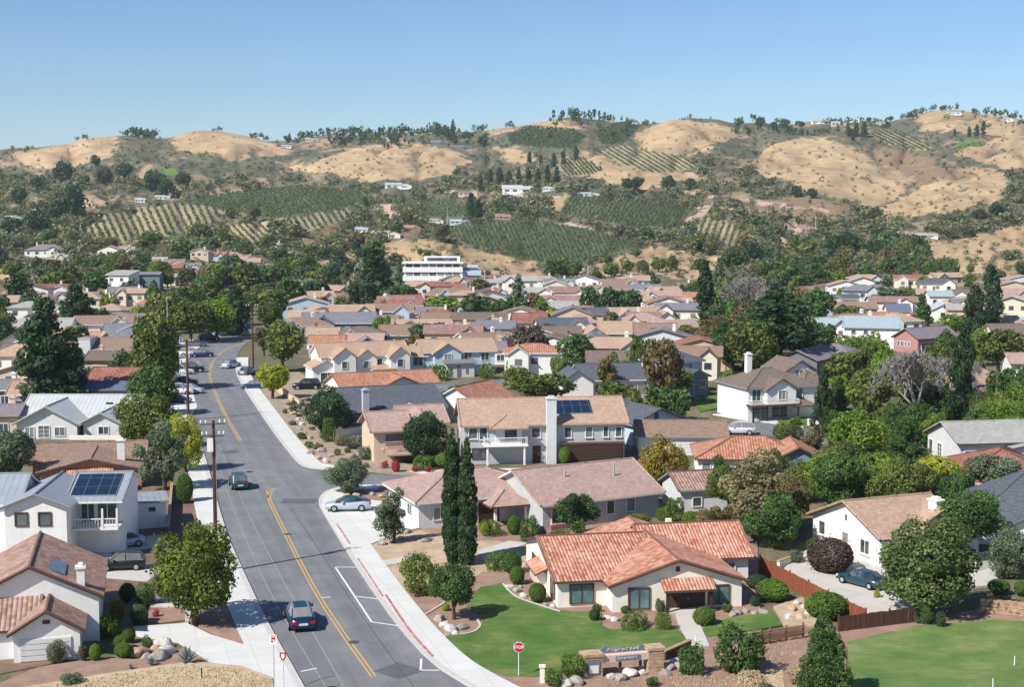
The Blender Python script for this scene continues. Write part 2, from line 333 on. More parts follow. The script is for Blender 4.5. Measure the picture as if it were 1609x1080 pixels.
VINE = dict(slope_rows=[(122,366),(160,340),(240,325),(300,318),(352,330),(335,352),(240,376),(180,382)], dense_dark=[(250,320),(330,308),(400,298),(480,291),(560,298),(585,318),(500,333),(430,345),(352,330),(300,318)],
 corner_rows=[(335,360),(400,349),(428,358),(420,385),(388,388)], thin_rows=[(442,345),(545,328),(550,344),(470,366)], broad_sparse=[(676,364),(740,350),(850,347),(960,370),(1012,379),(960,402),(890,422),(840,411),(760,392)],
 upper_terrace=[(878,332),(900,308),(980,308),(1060,318),(1092,325),(1068,356),(1000,356),(900,342)], curved_rows=[(1078,366),(1107,340),(1160,354),(1182,375),(1170,392),(1120,382)],
 small_knoll=[(878,266),(895,245),(920,250),(947,266),(930,274),(890,278)], saddle=[(933,240),(980,226),(1020,238),(1072,246),(1100,262),(1060,270),(1020,272),(980,258)],
 ridge_dark=[(795,212),(830,198),(900,203),(922,214),(900,234),(850,232),(800,226)], ridge_east=[(935,206),(970,192),(1006,198),(980,226),(945,226)], high_right=[(1362,212),(1390,203),(1442,220),(1462,236),(1420,234)], flat_lower=[(640,318),(700,312),(740,322),(735,340),(660,342)])
jx = 9 * vnoise(SH, 5, 5, 11) + 5 * vnoise(SH, 2, 2, 12); jy = 3.5 * vnoise(SH, 5, 5, 13) + 2 * vnoise(SH, 2, 2, 14)
PXj, PYj = UU + jx, YI + jy
n1 = vnoise(SH, 9, 11, 21) + .6 * vnoise(SH, 3, 4, 22) + .4 * vnoise(SH, 1.4, 1.6, 23)
def C3(h): return np.array(lin(h))
GOLDC, SCRUB, OLIVE, DIRTC, BROWNC, GRN, VINC = [C3(h) for h in ('#b49b7a', '#766c5a', '#5a5f4d', '#b8a08a', '#85735b', '#5f7a3c', '#666850')]
tt = np.clip(.5 + .75 * n1, 0, 1)[..., None]
colr = OLIVE * (1 - tt) + SCRUB * tt
dry = np.clip((n1 - .55) * 2.5, 0, 1)[..., None]; colr = colr * (1 - dry) + C3('#a08b70') * dry
zone = np.zeros(SH, int)
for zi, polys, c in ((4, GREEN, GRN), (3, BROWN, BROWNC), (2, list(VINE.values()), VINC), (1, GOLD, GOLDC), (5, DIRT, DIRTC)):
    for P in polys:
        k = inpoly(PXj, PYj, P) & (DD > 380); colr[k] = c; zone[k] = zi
WIDE = ('slope_rows', 'corner_rows', 'thin_rows', 'curved_rows', 'small_knoll', 'saddle', 'high_right')
for nm_, P in VINE.items():
    k = inpoly(PXj, PYj, P) & (DD > 380); colr[k] = C3('#9c8f72') if nm_ in WIDE else C3('#5c6148')
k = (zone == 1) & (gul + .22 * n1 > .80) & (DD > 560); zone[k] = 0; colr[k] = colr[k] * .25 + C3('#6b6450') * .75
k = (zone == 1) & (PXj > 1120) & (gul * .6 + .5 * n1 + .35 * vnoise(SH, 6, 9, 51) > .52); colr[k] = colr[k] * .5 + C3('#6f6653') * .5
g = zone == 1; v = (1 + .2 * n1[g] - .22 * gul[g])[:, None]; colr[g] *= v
br = g & (vnoise(SH, 16, 20, 31) + .5 * n1 > .75); colr[br] = colr[br] * .6 + C3('#94795f') * .4
near = (DD < 430) & (zone != 1); nn = np.clip(.5 + .5 * n1, 0, 1)[..., None]
colr = np.where(near[..., None], C3('#857664') * nn + C3('#5f6249') * (1 - nn), colr)
nU, nD = SH; idx = np.arange(nU * nD).reshape(SH)
me = bpy.data.meshes.new("ground"); V = np.stack([XX, DD, ZZ], -1).reshape(-1, 3)
me.vertices.add(len(V)); me.vertices.foreach_set("co", V.reshape(-1).astype(np.float32))
Q = np.stack([idx[:-1, :-1], idx[1:, :-1], idx[1:, 1:], idx[:-1, 1:]], -1).reshape(-1, 4)
# the far side of the ridge drops away behind the skyline, and the sheet runs on behind the camera
nq = len(Q); me.loops.add(nq * 4); me.loops.foreach_set("vertex_index", Q.reshape(-1).astype(np.int32)); me.polygons.add(nq)
me.polygons.foreach_set("loop_start", np.arange(0, nq * 4, 4, dtype=np.int32)); me.polygons.foreach_set("use_smooth", np.ones(nq, bool))
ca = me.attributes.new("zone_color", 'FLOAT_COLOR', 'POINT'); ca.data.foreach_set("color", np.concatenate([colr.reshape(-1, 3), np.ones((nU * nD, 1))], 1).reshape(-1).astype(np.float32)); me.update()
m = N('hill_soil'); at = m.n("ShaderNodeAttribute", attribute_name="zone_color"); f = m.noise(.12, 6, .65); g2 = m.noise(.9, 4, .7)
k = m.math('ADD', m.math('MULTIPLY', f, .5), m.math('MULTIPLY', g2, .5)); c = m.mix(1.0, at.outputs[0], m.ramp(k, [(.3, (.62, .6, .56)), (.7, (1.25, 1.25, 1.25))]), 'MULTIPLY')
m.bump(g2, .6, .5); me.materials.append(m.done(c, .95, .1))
ground = bpy.data.objects.new("ground", me); col.objects.link(ground); tag(ground, kind="structure")
# outer ground under and far beyond the sheet
b = MB(); b.poly([(-2600, -300, -8), (2600, -300, -8), (2600, 3000, -8), (-2600, 3000, -8)]); tag(b.build("terrain", M['rock_tan']), kind="structure")

# ------------------------------------------------------------------ flat town surfaces
def sheet(name, px, z, mat, thick=None):
    pts = [(q[0], q[1]) for q in (G(*p) for p in px)]
    b = MB(); b.prism(pts, -.3 if thick is None else z - thick, z); return tag(b.build(name, mat), kind="structure")
def gmat(name, hxs, sc=.5, s3=None, rough=.9, fine=9, bump=.3):
    m = N(name); f = m.noise(sc, 6, .65, sc3=s3); h = m.noise(fine, 4, .7); k = m.math('ADD', m.math('MULTIPLY', f, .7), m.math('MULTIPLY', h, .3))
    n = len(hxs); m.bump(h, bump, .04)
    return m.done(m.ramp(k, [(.3 + .4 * i / (n - 1), lin(x)) for i, x in enumerate(hxs)]), rough, .15)
ra = math.atan2(-24, 82)                                 # heading of the street
def road_mat():
    m = N('asphalt'); mp = m.n("ShaderNodeMapping"); mp.inputs["Rotation"].default_value = (0, 0, R(-17)); m.l(m.coord(), mp.inputs[0])
    st = m.noise(1.0, 4, .6, co=mp.outputs[0], sc3=(.9, .03, 1)); f = m.noise(.35, 6, .65); gr = m.noise(14, 3, .8)
    k = m.math('ADD', m.math('ADD', m.math('MULTIPLY', st, .45), m.math('MULTIPLY', f, .4)), m.math('MULTIPLY', gr, .15))
    c = m.ramp(k, [(.32, lin('#626366')), (.5, lin('#737476')), (.68, lin('#868686'))])
    vo = m.n("ShaderNodeTexVoronoi", feature='DISTANCE_TO_EDGE'); vo.inputs["Scale"].default_value = .16
    wob = m.n("ShaderNodeTexNoise"); wob.inputs["Scale"].default_value = .6; vm = m.n("ShaderNodeVectorMath", operation='MULTIPLY_ADD'); m.l(wob.outputs["Color"], vm.inputs[0]); vm.inputs[1].default_value = (2.5, 2.5, 2.5); m.l(mp.outputs[0], vm.inputs[2]); m.l(m.coord(), wob.inputs["Vector"])
    m.l(vm.outputs[0], vo.inputs["Vector"]); cr = m.math('LESS_THAN', vo.outputs["Distance"], .006)
    m.bump(gr, .25, .01); return m.done(m.mix(m.math('MULTIPLY', cr, .3), c, lin('#4c4c4e')), .85, .25)
M['asphalt'] = road_mat()
def concrete(name, hx, joint=1.6, rot=17):
    m = N(name); c = lin(hx); mp = m.n("ShaderNodeMapping"); mp.inputs["Rotation"].default_value = (0, 0, R(-rot)); m.l(m.coord(), mp.inputs[0])
    br = m.n("ShaderNodeTexBrick"); br.offset = 0; br.inputs["Scale"].default_value = 1; br.inputs["Brick Width"].default_value = joint; br.inputs["Row Height"].default_value = joint; br.inputs["Mortar Size"].default_value = .02
    br.inputs["Color1"].default_value = (*scale3(c, .95), 1); br.inputs["Color2"].default_value = (*scale3(c, 1.04), 1); br.inputs["Mortar"].default_value = (*scale3(c, .75), 1); m.l(mp.outputs[0], br.inputs["Vector"])
    f = m.noise(.7, 6, .7); return m.done(m.mix(m.ramp(f, [(.35, (0, 0, 0)), (.8, (.4, .4, .4))]), br.outputs[0], scale3(c, .75)), .85, .2)
M['concrete'] = concrete('pale_concrete', '#cbcac5'); M['kerb'] = paint('kerb_concrete', '#bdbab4', .12, 2, .9); M['slab'] = concrete('patio_concrete', '#bdb8ae', 2.4, 40)
def lawn_mat(nm, cs):
    m = N(nm); f = m.noise(.3, 6, .65); h = m.noise(1.0, 5, .75, sc3=(.5, 2.4, 1, .6)); fi = m.noise(22, 3, .8)
    k = m.math('ADD', m.math('ADD', m.math('MULTIPLY', f, .62), m.math('MULTIPLY', h, .28)), m.math('MULTIPLY', fi, .2)); m.bump(fi, .7, .05)
    return m.done(m.ramp(k, [(p, lin(c)) for p, c in zip((.34, .46, .57, .68), cs)]), .9, .1)
M['lawn'] = lawn_mat('lawn_grass', ['#38562a', '#486832', '#5c743c', '#858756']); M['park'] = lawn_mat('park_grass', ['#466430', '#58743e', '#6c7e48', '#8a8c62'])
M['gravel_brown'] = gmat('brown_gravel', ['#7d6557', '#94796a', '#a58b7a'], .8); M['gravel_tan'] = gmat('tan_gravel', ['#95806a', '#b09a82', '#c4b097'], .6)
M['drygrass'] = gmat('dry_grass', ['#9f8c70', '#b6a284', '#c7b496'], .9, fine=6, bump=.8); M['soil'] = gmat('garden_soil', ['#5e4c40', '#7a6455', '#8c7564'], .8)
M['bank'] = gmat('stony_bank', ['#7a7064', '#978878', '#b3a390'], 1.1, fine=5, bump=.8); M['dirt_path'] = gmat('bare_earth', ['#9c7f66', '#b39678', '#c2a88c'], .4)
ROAD_L = [(560,1240),(478,1080),(421,982),(385,905),(353,834),(323,717),(300,660),(288,622),(285,592),(296,562),(318,542),(350,528),(380,520),(412,514),(440,511)]
ROAD_R = [(437,519),(415,526),(395,534),(380,546),(371,563),(369,580),(376,600),(400,637),(430,681),(453,711),(471,732),(490,737),(530,741),(600,747),(700,752),(812,757),(812,771),(700,766),(620,764),(560,763),(527,768),(508,775),(499,788),(505,803),(542,864),(578,920),(622,982),(661,1027),(692,1054),(735,1080),(850,1140),(1000,1240)]
sheet("road", ROAD_L + ROAD_R, 0.0, M['asphalt'])
def wpts(px): return [G(*p).to_2d() for p in px]
def smooth(P, k=2):
    for _ in range(k):
        Q = [P[0]]
        for a, b in zip(P[:-1], P[1:]): Q += [a * .75 + b * .25, a * .25 + b * .75]
        P = Q + [P[-1]]
    return P
def offset(P, d):
    out = []
    for i, p in enumerate(P):
        t = (P[min(i+1, len(P)-1)] - P[max(i-1, 0)]).normalized(); out.append(p + Vector((-t.y, t.x)) * d)
    return out
def strip(name, P, a, b_, z, mat, z0=-.3, parent=None):
    L, Rr = offset(P, a), offset(P, b_); b = MB(); n = len(P)
    b.v = [(*p, z) for p in L] + [(*p, z) for p in Rr] + [(*p, z0) for p in L] + [(*p, z0) for p in Rr]
    for i in range(n - 1):
        for q in ((i, i+1, n+i+1, n+i), (i, 2*n+i, 2*n+i+1, i+1), (n+i, n+i+1, 3*n+i+1, 3*n+i)): b.f.append(q); b.m.append(0)
    for q in ((0, n, 3*n, 2*n), (n-1, 3*n-1, 4*n-1, 2*n-1)): b.f.append(q); b.m.append(0)
    o = b.build(name, mat, parent); return o if parent else tag(o, kind="structure")
KL = smooth(wpts(ROAD_L[:-3])); KR1 = smooth(wpts(ROAD_R[4:13])); KR2 = smooth(wpts([(600,764),(560,763),(527,768),(508,775),(499,788),(505,803),(542,864),(578,920),(622,982),(661,1027),(692,1054),(735,1080),(850,1140)]))
strip("kerb", KL, 0, .38, .12, M['kerb']); strip("pavement", KL, .38, 2.2, .13, M['concrete'])
strip("kerb", KR1, 0, .38, .12, M['kerb']); strip("pavement", KR1, .38, 2.3, .13, M['concrete'])
KR2r = KR2
strip("kerb", KR2r, 0, .38, .12, M['kerb']); strip("pavement", KR2r, .38, 2.3, .13, M['concrete'])
# painted markings
m = N('yellow_road_paint'); M['yellow'] = m.done(m.ramp(m.noise(2.2, 5, .8), [(.34, lin('#8a7c62')), (.44, lin('#bb9854')), (.7, lin('#c8a664'))]), .85); M['whitepaint'] = paint('white_road_paint', '#d5d5d2', .2, 1.6, .8); m = N('red_kerb_paint'); M['redpaint'] = m.done(m.ramp(m.noise(1.3, 5, .8), [(.38, lin('#b9aaa4')), (.46, lin('#b87a76')), (.62, lin('#a8605e'))]), .85)
def line(name, px, wd, mat, z=.006): P = smooth(wpts(px), 2) if len(px) > 2 else wpts(px); return strip(name, P, -wd/2, wd/2, z, mat, -.02)
CL = [(587,1064),(539,997),(498,935),(461,864),(430,801),(422,784),(424,774),(432,768)]; CL2 = [(378,693),(355,655),(335,610),(328,587),(334,567),(352,550),(376,541),(400,533)]
for L_ in (CL, CL2):
    P = smooth(wpts(L_), 2)
    for o_ in (-.13, .13): strip("centre_line", P, o_ - .055, o_ + .055, .006, M['yellow'], -.02)
line("centre_line", [(423,786),(420,779),(419,771)], .12, M['yellow'])
for px in ([(527,892),(563,892)],[(527,892),(584,978)],[(584,978),(625,984)],[(560,938),(596,942)],[(473,1056),(498,1051)],[(506,940),(519,939)],[(661,1054),(690,1054)],[(661,1054),(662,1036)]): line("bay_line", px, .14, M['whitepaint'], .007)
M['seam'] = paint('pale_tar_seam', '#8d8d8e', .1, 2, .9); M['crack'] = paint('dark_tar_seam', '#4e4e50', .1, 2, .9)
line("seam", [(345,700),(385,800),(440,905),(500,1010),(540,1080)], .07, M['seam'], .005); line("seam", [(334,700),(366,800),(410,905),(468,1010),(512,1080)], .07, M['seam'], .005); line("seam", [(458,800),(500,862),(545,935),(598,1010),(650,1080)], .05, M['crack'], .005)
line("seam", [(480,1077),(500,1069),(524,1063)], .09, M['crack'], .0055); line("seam", [(328,690),(400,702),(440,699)], .08, M['crack'], .0055); line("seam", [(350,596),(372,592)], .1, M['crack'], .0055)
strip("kerb_paint", smooth(wpts([(527,826),(548,858)])), .04, .2, .137, M['redpaint'], .1); strip("kerb_paint", smooth(wpts([(560,880),(600,941)])), .04, .17, .137, M['redpaint'], .1); strip("kerb_paint", smooth(wpts([(603,938),(640,995),(677,1036)])), .04, .24, .137, M['redpaint'], .1)
m = N('patched_asphalt'); M['patch'] = m.done(m.ramp(m.noise(1.2, 5, .7), [(.3, lin('#525459')), (.7, lin('#64666a'))]), .9)
for px in ([(440,770),(500,776),(494,800),(446,806)],[(345,705),(372,704),(377,716),(349,718)],[(600,1035),(640,1048),(655,1075),(612,1062)]): strip("road_patch", wpts([((px[0][0]+px[3][0])/2,(px[0][1]+px[3][1])/2),((px[1][0]+px[2][0])/2,(px[1][1]+px[2][1])/2)]), -1.1, 1.1, .003, M['patch'], -.02)
for px in ((452,840),(392,742),(556,1010)):
    q = G(*px); b = MB(); b.tube((q.x,q.y,-.02),(q.x,q.y,.008),.38,.38,18); tag(b.build("manhole_cover", M['iron' if px[0] == 392 else 'crack']), kind="structure")
# corner plots, lawns, paths, driveways (photo pixels on the ground)
sheet("corner_soil", [(527,770),(600,766),(812,771),(870,800),(1000,830),(1190,850),(1200,1080),(1100,1130),(900,1130),(760,1062),(700,1012),(640,940),(580,860),(512,790)], .04, M['gravel_brown'])
sheet("lawn", [(755,925),(790,918),(800,926),(812,940),(840,950),(868,960),(900,964),(945,962),(945,985),(960,992),(1060,988),(1088,1012),(1040,1025),(960,1022),(905,1045),(880,1060),(840,1066),(803,1066),(757,1055),(722,1033),(697,1004),(720,1000),(745,996),(757,985),(760,972),(740,960),(735,945)], .10, M['lawn'])
sheet("lawn", [(1105,992),(1108,985),(1160,970),(1215,965),(1228,985),(1185,993),(1112,1003)], .10, M['lawn'])
sheet("path", [(1060,964),(1090,962),(1115,1018),(1085,1020),(1066,985)], .115, M['slab'])
sheet("lawn", [(1330,1010),(1440,985),(1560,975),(1609,978),(1800,985),(1900,1200),(1340,1200),(1335,1060)], .05, M['park'])
sheet("verge", [(1180,1010),(1250,1000),(1340,985),(1440,975),(1560,955),(1800,955),(1800,990),(1609,985),(1440,992),(1330,1018),(1330,1200),(850,1200),(850,1075),(930,1060),(1060,1045)], .02, M['gravel_brown'])
sheet("dry_verge", [(960,1075),(1060,1058),(1140,1065),(1230,1050),(1240,1200),(900,1200),(920,1095)], .03, M['drygrass'])
sheet("driveway", [(503,797),(520,780),(600,790),(665,806),(668,830),(620,842),(582,858),(547,866)], .135, M['concrete'])
sheet("yard", [(560,860),(600,848),(660,835),(720,850),(780,852),(840,860),(820,900),(760,900),(690,940),(640,930),(605,890)], .06, M['gravel_tan'])
sheet("path", [(605,892),(660,880),(655,874),(598,884)], .11, M['slab']); sheet("path", [(750,868),(800,852),(830,856),(760,882)], .11, M['slab'])
sheet("corner_soil", [(418,640),(400,604),(412,588),(470,585),(560,640),(590,720),(700,742),(700,750),(600,744),(516,730),(492,722),(470,700)], .06, M['bank'])
sheet("driveway", [(640,742),(720,738),(1000,735),(1020,750),(812,757),(690,752)], .07, M['concrete'])
sheet("verge", [(0,1075),(60,1050),(160,1035),(250,1040),(300,1012),(430,1060),(470,1080),(520,1240),(-200,1240),(-200,1080)], .05, M['gravel_brown'])
sheet("dry_verge", [(40,1085),(180,1062),(300,1045),(380,1052),(428,1070),(440,1240),(-200,1240),(-100,1110)], .20, M['drygrass'])
sheet("driveway", [(210,988),(292,982),(300,985),(330,1000),(402,1022),(428,1050),(427,1066),(380,1050),(330,1043),(280,1010),(215,1000)], .12, M['concrete'])
sheet("corner_soil", [(297,978),(310,962),(340,950),(380,952),(402,1019),(345,1000)], .09, M['gravel_brown'])
sheet("corner_soil", [(232,962),(292,955),(296,976),(232,984)], .09, M['gravel_brown']); sheet("path", [(236,951),(291,950),(300,964),(296,983),(291,983),(291,957),(236,955)], .10, M['slab'])
sheet("driveway", [(170,870),(260,860),(262,840),(180,850),(110,880),(120,905),(230,915),(262,895)], .03, M['slab'])
sheet("driveway", [(240,930),(280,930),(290,948),(240,948)], .05, M['asphalt'])
sheet("corner_soil", [(170,770),(325,770),(345,850),(300,960),(190,985),(100,1040),(0,1060),(-60,1060),(-60,900),(0,880)], .0, M['soil'])
sheet("driveway", [(308,745),(330,745),(352,830),(330,838),(312,800)], .1, M['concrete'])
sheet("patio", [(1222,903),(1258,872),(1290,852),(1380,893),(1440,905),(1440,974),(1366,982),(1302,954),(1245,924)], .08, M['slab']); sheet("patio", [(1525,890),(1560,880),(1570,920),(1520,925)], .08, M['slab'])
sheet("patio", [(1215,955),(1260,940),(1290,955),(1280,985),(1232,985)], .08, M['gravel_tan'])
sheet("street", [(1120,672),(1165,660),(1260,672),(1300,690),(1330,740),(1300,745),(1270,700),(1230,690),(1130,692)], .0, M['asphalt']); sheet("pavement", [(1165,660),(1120,652),(1290,652),(1310,664),(1262,672)], .10, M['concrete'])
sheet("street", [(1522,622),(1555,634),(1609,640),(1700,650),(1700,668),(1555,656),(1450,662),(1440,650),(1524,648)], .0, M['asphalt'])
sheet("lawn", [(1088,628),(1140,622),(1142,640),(1100,648)], .08, M['lawn']); sheet("lawn", [(1220,662),(1268,656),(1268,672),(1230,670)], .12, M['lawn']); sheet("lawn", [(1450,640),(1490,635),(1520,648),(1560,655),(1545,668),(1500,668)], .08, M['lawn'])
sheet("driveway", [(266,612),(300,606),(310,640),(296,660),(272,650)], .05, M['concrete']); sheet("driveway", [(270,572),(296,566),(296,592),(272,602)], .05, M['concrete'])
ROADBUF = [(x - (26 if y < 700 else 60), y) for x, y in ROAD_L] + [(x + (20 if y < 700 else 60), y) for x, y in ROAD_R if not (500 < x < 830 and 735 < y < 790)]
# ------------------------------------------------------------------ house builder
FOOT = []                                                   # circles kept clear of filler trees
def roof_slabs(b, vol, near):
    x0, x1, y0, y1, e = vol['x0'], vol['x1'], vol['y0'], vol['y1'], vol['e']
    r, rise, oh = vol.get('r', 'gx'), vol.get('rise', 1.5), vol.get('oh', .4); t = .16
    of = vol.get('of', oh); xa, xb, ya, yb = x0 - oh, x1 + oh, y0 - of, y1 + oh; caps = []
    if r == 'gx':
        s = rise / ((y1 - y0) / 2); ym = (y0 + y1) / 2; zf = e - of * s + t; zb = e - oh * s + t; zr = e + rise + t
        A, B, Cc, D, E_, F_ = (xa,ya,zf), (xb,ya,zf), (xb,ym,zr), (xa,ym,zr), (xb,yb,zb), (xa,yb,zb)
        polys = [[A,B,Cc,D],[E_,F_,D,Cc]]; per = [A,B,Cc,E_,F_,D]; caps = [(D,Cc)]
        if near: caps += [(A, D), (B, Cc)]
    elif r == 'gy':
        s = rise / ((x1 - x0) / 2); xm = (x0 + x1) / 2; ze = e - oh * s + t; zr = e + rise + t
        A, B, Cc, D, E_, F_ = (xa,ya,ze), (xm,ya,zr), (xb,ya,ze), (xb,yb,ze), (xm,yb,zr), (xa,yb,ze)
        polys = [[F_,A,B,E_],[Cc,D,E_,B]]; per = [A,B,Cc,D,E_,F_]; caps = [(B,E_)]
        if near: caps += [(A, B), (Cc, B)]
    elif r == 'hip':
        w_, d_ = xb - xa, yb - ya; s = rise / (min(x1 - x0, y1 - y0) / 2); h = s * min(w_, d_) / 2; ze = e - oh * s + t; zr = ze + h
        A, B, Cc, D = (xa,ya,ze), (xb,ya,ze), (xb,yb,ze), (xa,yb,ze); q = min(w_, d_) / 2
        if w_ >= d_: R1, R2 = (xa+q,ya+q,zr), (xb-q,ya+q,zr); polys = [[A,B,R2,R1],[Cc,D,R1,R2],[B,Cc,R2],[D,A,R1]]; caps = [(R1,R2),(A,R1),(D,R1),(B,R2),(Cc,R2)]
        else: R1, R2 = (xa+q,ya+q,zr), (xa+q,yb-q,zr); polys = [[A,B,R1],[Cc,D,R2],[B,Cc,R2,R1],[D,A,R1,R2]]; caps = [(R1,R2),(A,R1),(B,R1),(D,R2),(Cc,R2)]
        if w_ == d_: polys = [p for p in polys if len(set(p)) > 2]
        per = [A,B,Cc,D]
    elif r == 'shed':
        s = rise / (y1 - y0); A, B = (xa,ya,e - of*s + t), (xb,ya,e - of*s + t); Cc, D = (xb,yb,e+rise+oh*s+t), (xa,yb,e+rise+oh*s+t); polys = [[A,B,Cc,D]]; per = [A,B,Cc,D]
    else:
        A, B, Cc, D = (xa,ya,e+t), (xb,ya,e+t), (xb,yb,e+t), (xa,yb,e+t); polys = [[A,B,Cc,D]]; per = [A,B,Cc,D]
    mi = vol.get('rm', 0)
    for P in polys:
        P = [Vector(p) for p in P]; u = (P[1] - P[0]).normalized(); nrm = u.cross(P[2] - P[0]).normalized(); v = nrm.cross(u)
        uv = [((p - P[0]).dot(u) + 50 + x0, (p - P[0]).dot(v)) for p in P]
        b.poly(P, mi * 2, uv); b.poly([p - Vector((0, 0, t)) for p in P][::-1], mi * 2 + 1)
    n = len(per)
    for i in range(n):
        p, q = Vector(per[i]), Vector(per[(i + 1) % n]); dz = Vector((0, 0, t)); b.poly([p - dz, q - dz, q, p], mi * 2 + 1)
    if near:
        for p, q in caps: b.tube(p, q, .10, .10, 6, mi * 2 + 0)
def house(name, label, org, ang, vols, roof, wall, wins=(), cat='house', group=None, trim='trim_white', near=True, chims=(), extra=None, doors=(), garages=()):
    root = empty(name, org, ang); tag(root, label, cat, group)
    rms = roof if isinstance(roof, (list, tuple)) else [roof]; wms = wall if isinstance(wall, (list, tuple)) else [wall]
    wb, rb = MB(), MB()
    for v in vols:
        x0, x1, y0, y1, e, z0 = v['x0'], v['x1'], v['y0'], v['y1'], v['e'], v.get('z', -1.0); mi = v.get('wm', 0)
        if not v.get('open'):
            wb.poly([(x0,y0,z0),(x1,y0,z0),(x1,y0,e),(x0,y0,e)], mi); wb.poly([(x1,y0,z0),(x1,y1,z0),(x1,y1,e),(x1,y0,e)], mi)
            wb.poly([(x1,y1,z0),(x0,y1,z0),(x0,y1,e),(x1,y1,e)], mi); wb.poly([(x0,y1,z0),(x0,y0,z0),(x0,y0,e),(x0,y1,e)], mi)
            if z0 > 0: wb.poly([(x0,y0,z0),(x0,y1,z0),(x1,y1,z0),(x1,y0,z0)], mi)
            rise = v.get('rise', 1.5)
            if v.get('r', 'gx') == 'gx':
                ym = (y0+y1)/2; wb.poly([(x0,y1,e),(x0,y0,e),(x0,ym,e+rise)], mi); wb.poly([(x1,y0,e),(x1,y1,e),(x1,ym,e+rise)], mi)
            elif v.get('r') == 'gy':
                xm = (x0+x1)/2; wb.poly([(x0,y0,e),(x1,y0,e),(xm,y0,e+rise)], mi); wb.poly([(x1,y1,e),(x0,y1,e),(xm,y1,e+rise)], mi)
            elif v.get('r') == 'shed':
                wb.poly([(x0,y1,e),(x0,y0,e),(x0,y1,e+rise)], mi); wb.poly([(x1,y0,e),(x1,y1,e),(x1,y1,e+rise)], mi); wb.poly([(x1,y1,e),(x0,y1,e),(x0,y1,e+rise),(x1,y1,e+rise)], mi)
        else:
            for px_, py_ in ((x0+.1, y0+.1), (x1-.1, y0+.1)): wb.box(px_-.09, px_+.09, py_-.09, py_+.09, max(z0, -.5), e, mi)
        if v.get('r') != 'none': roof_slabs(rb, v, near)
    wo = wb.build('wall', [M[k] for k in wms], root)
    rmat = []
    for k in rms: rmat += [M[k], M[trim]]
    ro = rb.build('roof', rmat, root)
    for vi, face, u, z, w_, h, *st in wins:
        v = vols[vi]; st = st[0] if st else ''
        if face == 'f': o, d, n_ = Vector((v['x0']+u, v['y0'], z)), Vector((1,0,0)), Vector((0,-1,0))
        elif face == 'l': o, d, n_ = Vector((v['x0'], v['y1']-u, z)), Vector((0,-1,0)), Vector((-1,0,0))
        else: o, d, n_ = Vector((v['x1'], v['y0']+u, z)), Vector((0,1,0)), Vector((1,0,0))
        up = Vector((0,0,1)); gl = M['glass_teal'] if 't' in st else M['glass']
        def bar(b, a0, a1, z0, z1, dep):
            p = [o + d*a0 + up*z0, o + d*a1 + up*z0, o + d*a1 + up*z1, o + d*a0 + up*z1]; b.loft([[q for q in p], [q + n_*dep for q in p]])
        if not near:
            b = MB(); bar(b, 0, w_, 0, h, .05); b.build('window', gl, root); continue
        fb = MB(); fw = .09
        bar(fb, -fw, 0, -fw, h+fw, .09); bar(fb, w_, w_+fw, -fw, h+fw, .09); bar(fb, 0, w_, h, h+fw, .09); bar(fb, -fw-.05, w_+fw+.05, -fw-.07, -fw+.02, .16) if 's' in st else bar(fb, 0, w_, -fw, 0, .09)
        if w_ > .9: bar(fb, w_/2-.035, w_/2+.035, 0, h, .07)
        if 'g' in st:
            for q in (1, 2): bar(fb, 0, w_, h*q/3-.02, h*q/3+.02, .05)
        fo = fb.build('window', M['trim_brown' if 'd' in st else 'trim_white'], root)
        gb = MB(); gb.poly([o + n_*.025, o + d*w_ + n_*.025, o + d*w_ + up*h + n_*.025, o + up*h + n_*.025]); gb.build('pane', gl, fo)
    for x, y, z0, w_, h, dep, mk in doors:
        b = MB(); b.box(x, x+w_, y-.06, y+.02, z0, z0+h)
        do = b.build('door', M[mk], root); b = MB(); b.box(x+w_-.16, x+w_-.10, y-.13, y-.06, z0+h*.45, z0+h*.52); b.build('handle', M['steel'], do)
    for x, y, z0, w_, h, mk in garages:
        b = MB(); b.box(x, x+w_, y-.04, y+.02, z0, z0+h)
        for q in range(4): b.box(x+.04, x+w_-.04, y-.08, y-.04, z0+.04+h*q/4, z0+h*(q+1)/4-.04)
        b.build('garage_door', M[mk], root)
    for x, y, z0, z1, w_, dep, mk in chims:
        b = MB(); b.box(x-w_/2, x+w_/2, y-dep/2, y+dep/2, z0, z1); b.box(x-w_/2-.09, x+w_/2+.09, y-dep/2-.09, y+dep/2+.09, z1, z1+.14); b.box(x-w_*.3, x+w_*.3, y-dep*.3, y+dep*.3, z1+.14, z1+.34); b.build('chimney', M[mk], ro if z0 > 1 else root)
    if extra: extra(root, ro)
    wmax = max(v['x1'] for v in vols); wmin = min(v['x0'] for v in vols); dmax = max(v['y1'] for v in vols); dmin = min(v['y0'] for v in vols)
    cc, ss = math.cos(ang), math.sin(ang); cx, cy = (wmin+wmax)/2, (dmin+dmax)/2
    FOOT.append((org[0] + cx*cc - cy*ss, org[1] + cx*ss + cy*cc, math.hypot(wmax-wmin, dmax-dmin) * .42))
    return root
def AB(A, B):
    a, b = G(*A), G(*B); d = b - a; return a, math.atan2(d.y, d.x), d.length
def V(x0, x1, y0, y1, e, r='gx', rise=1.5, **k): return dict(x0=x0, x1=x1, y0=y0, y1=y1, e=e, r=r, rise=rise, **k)
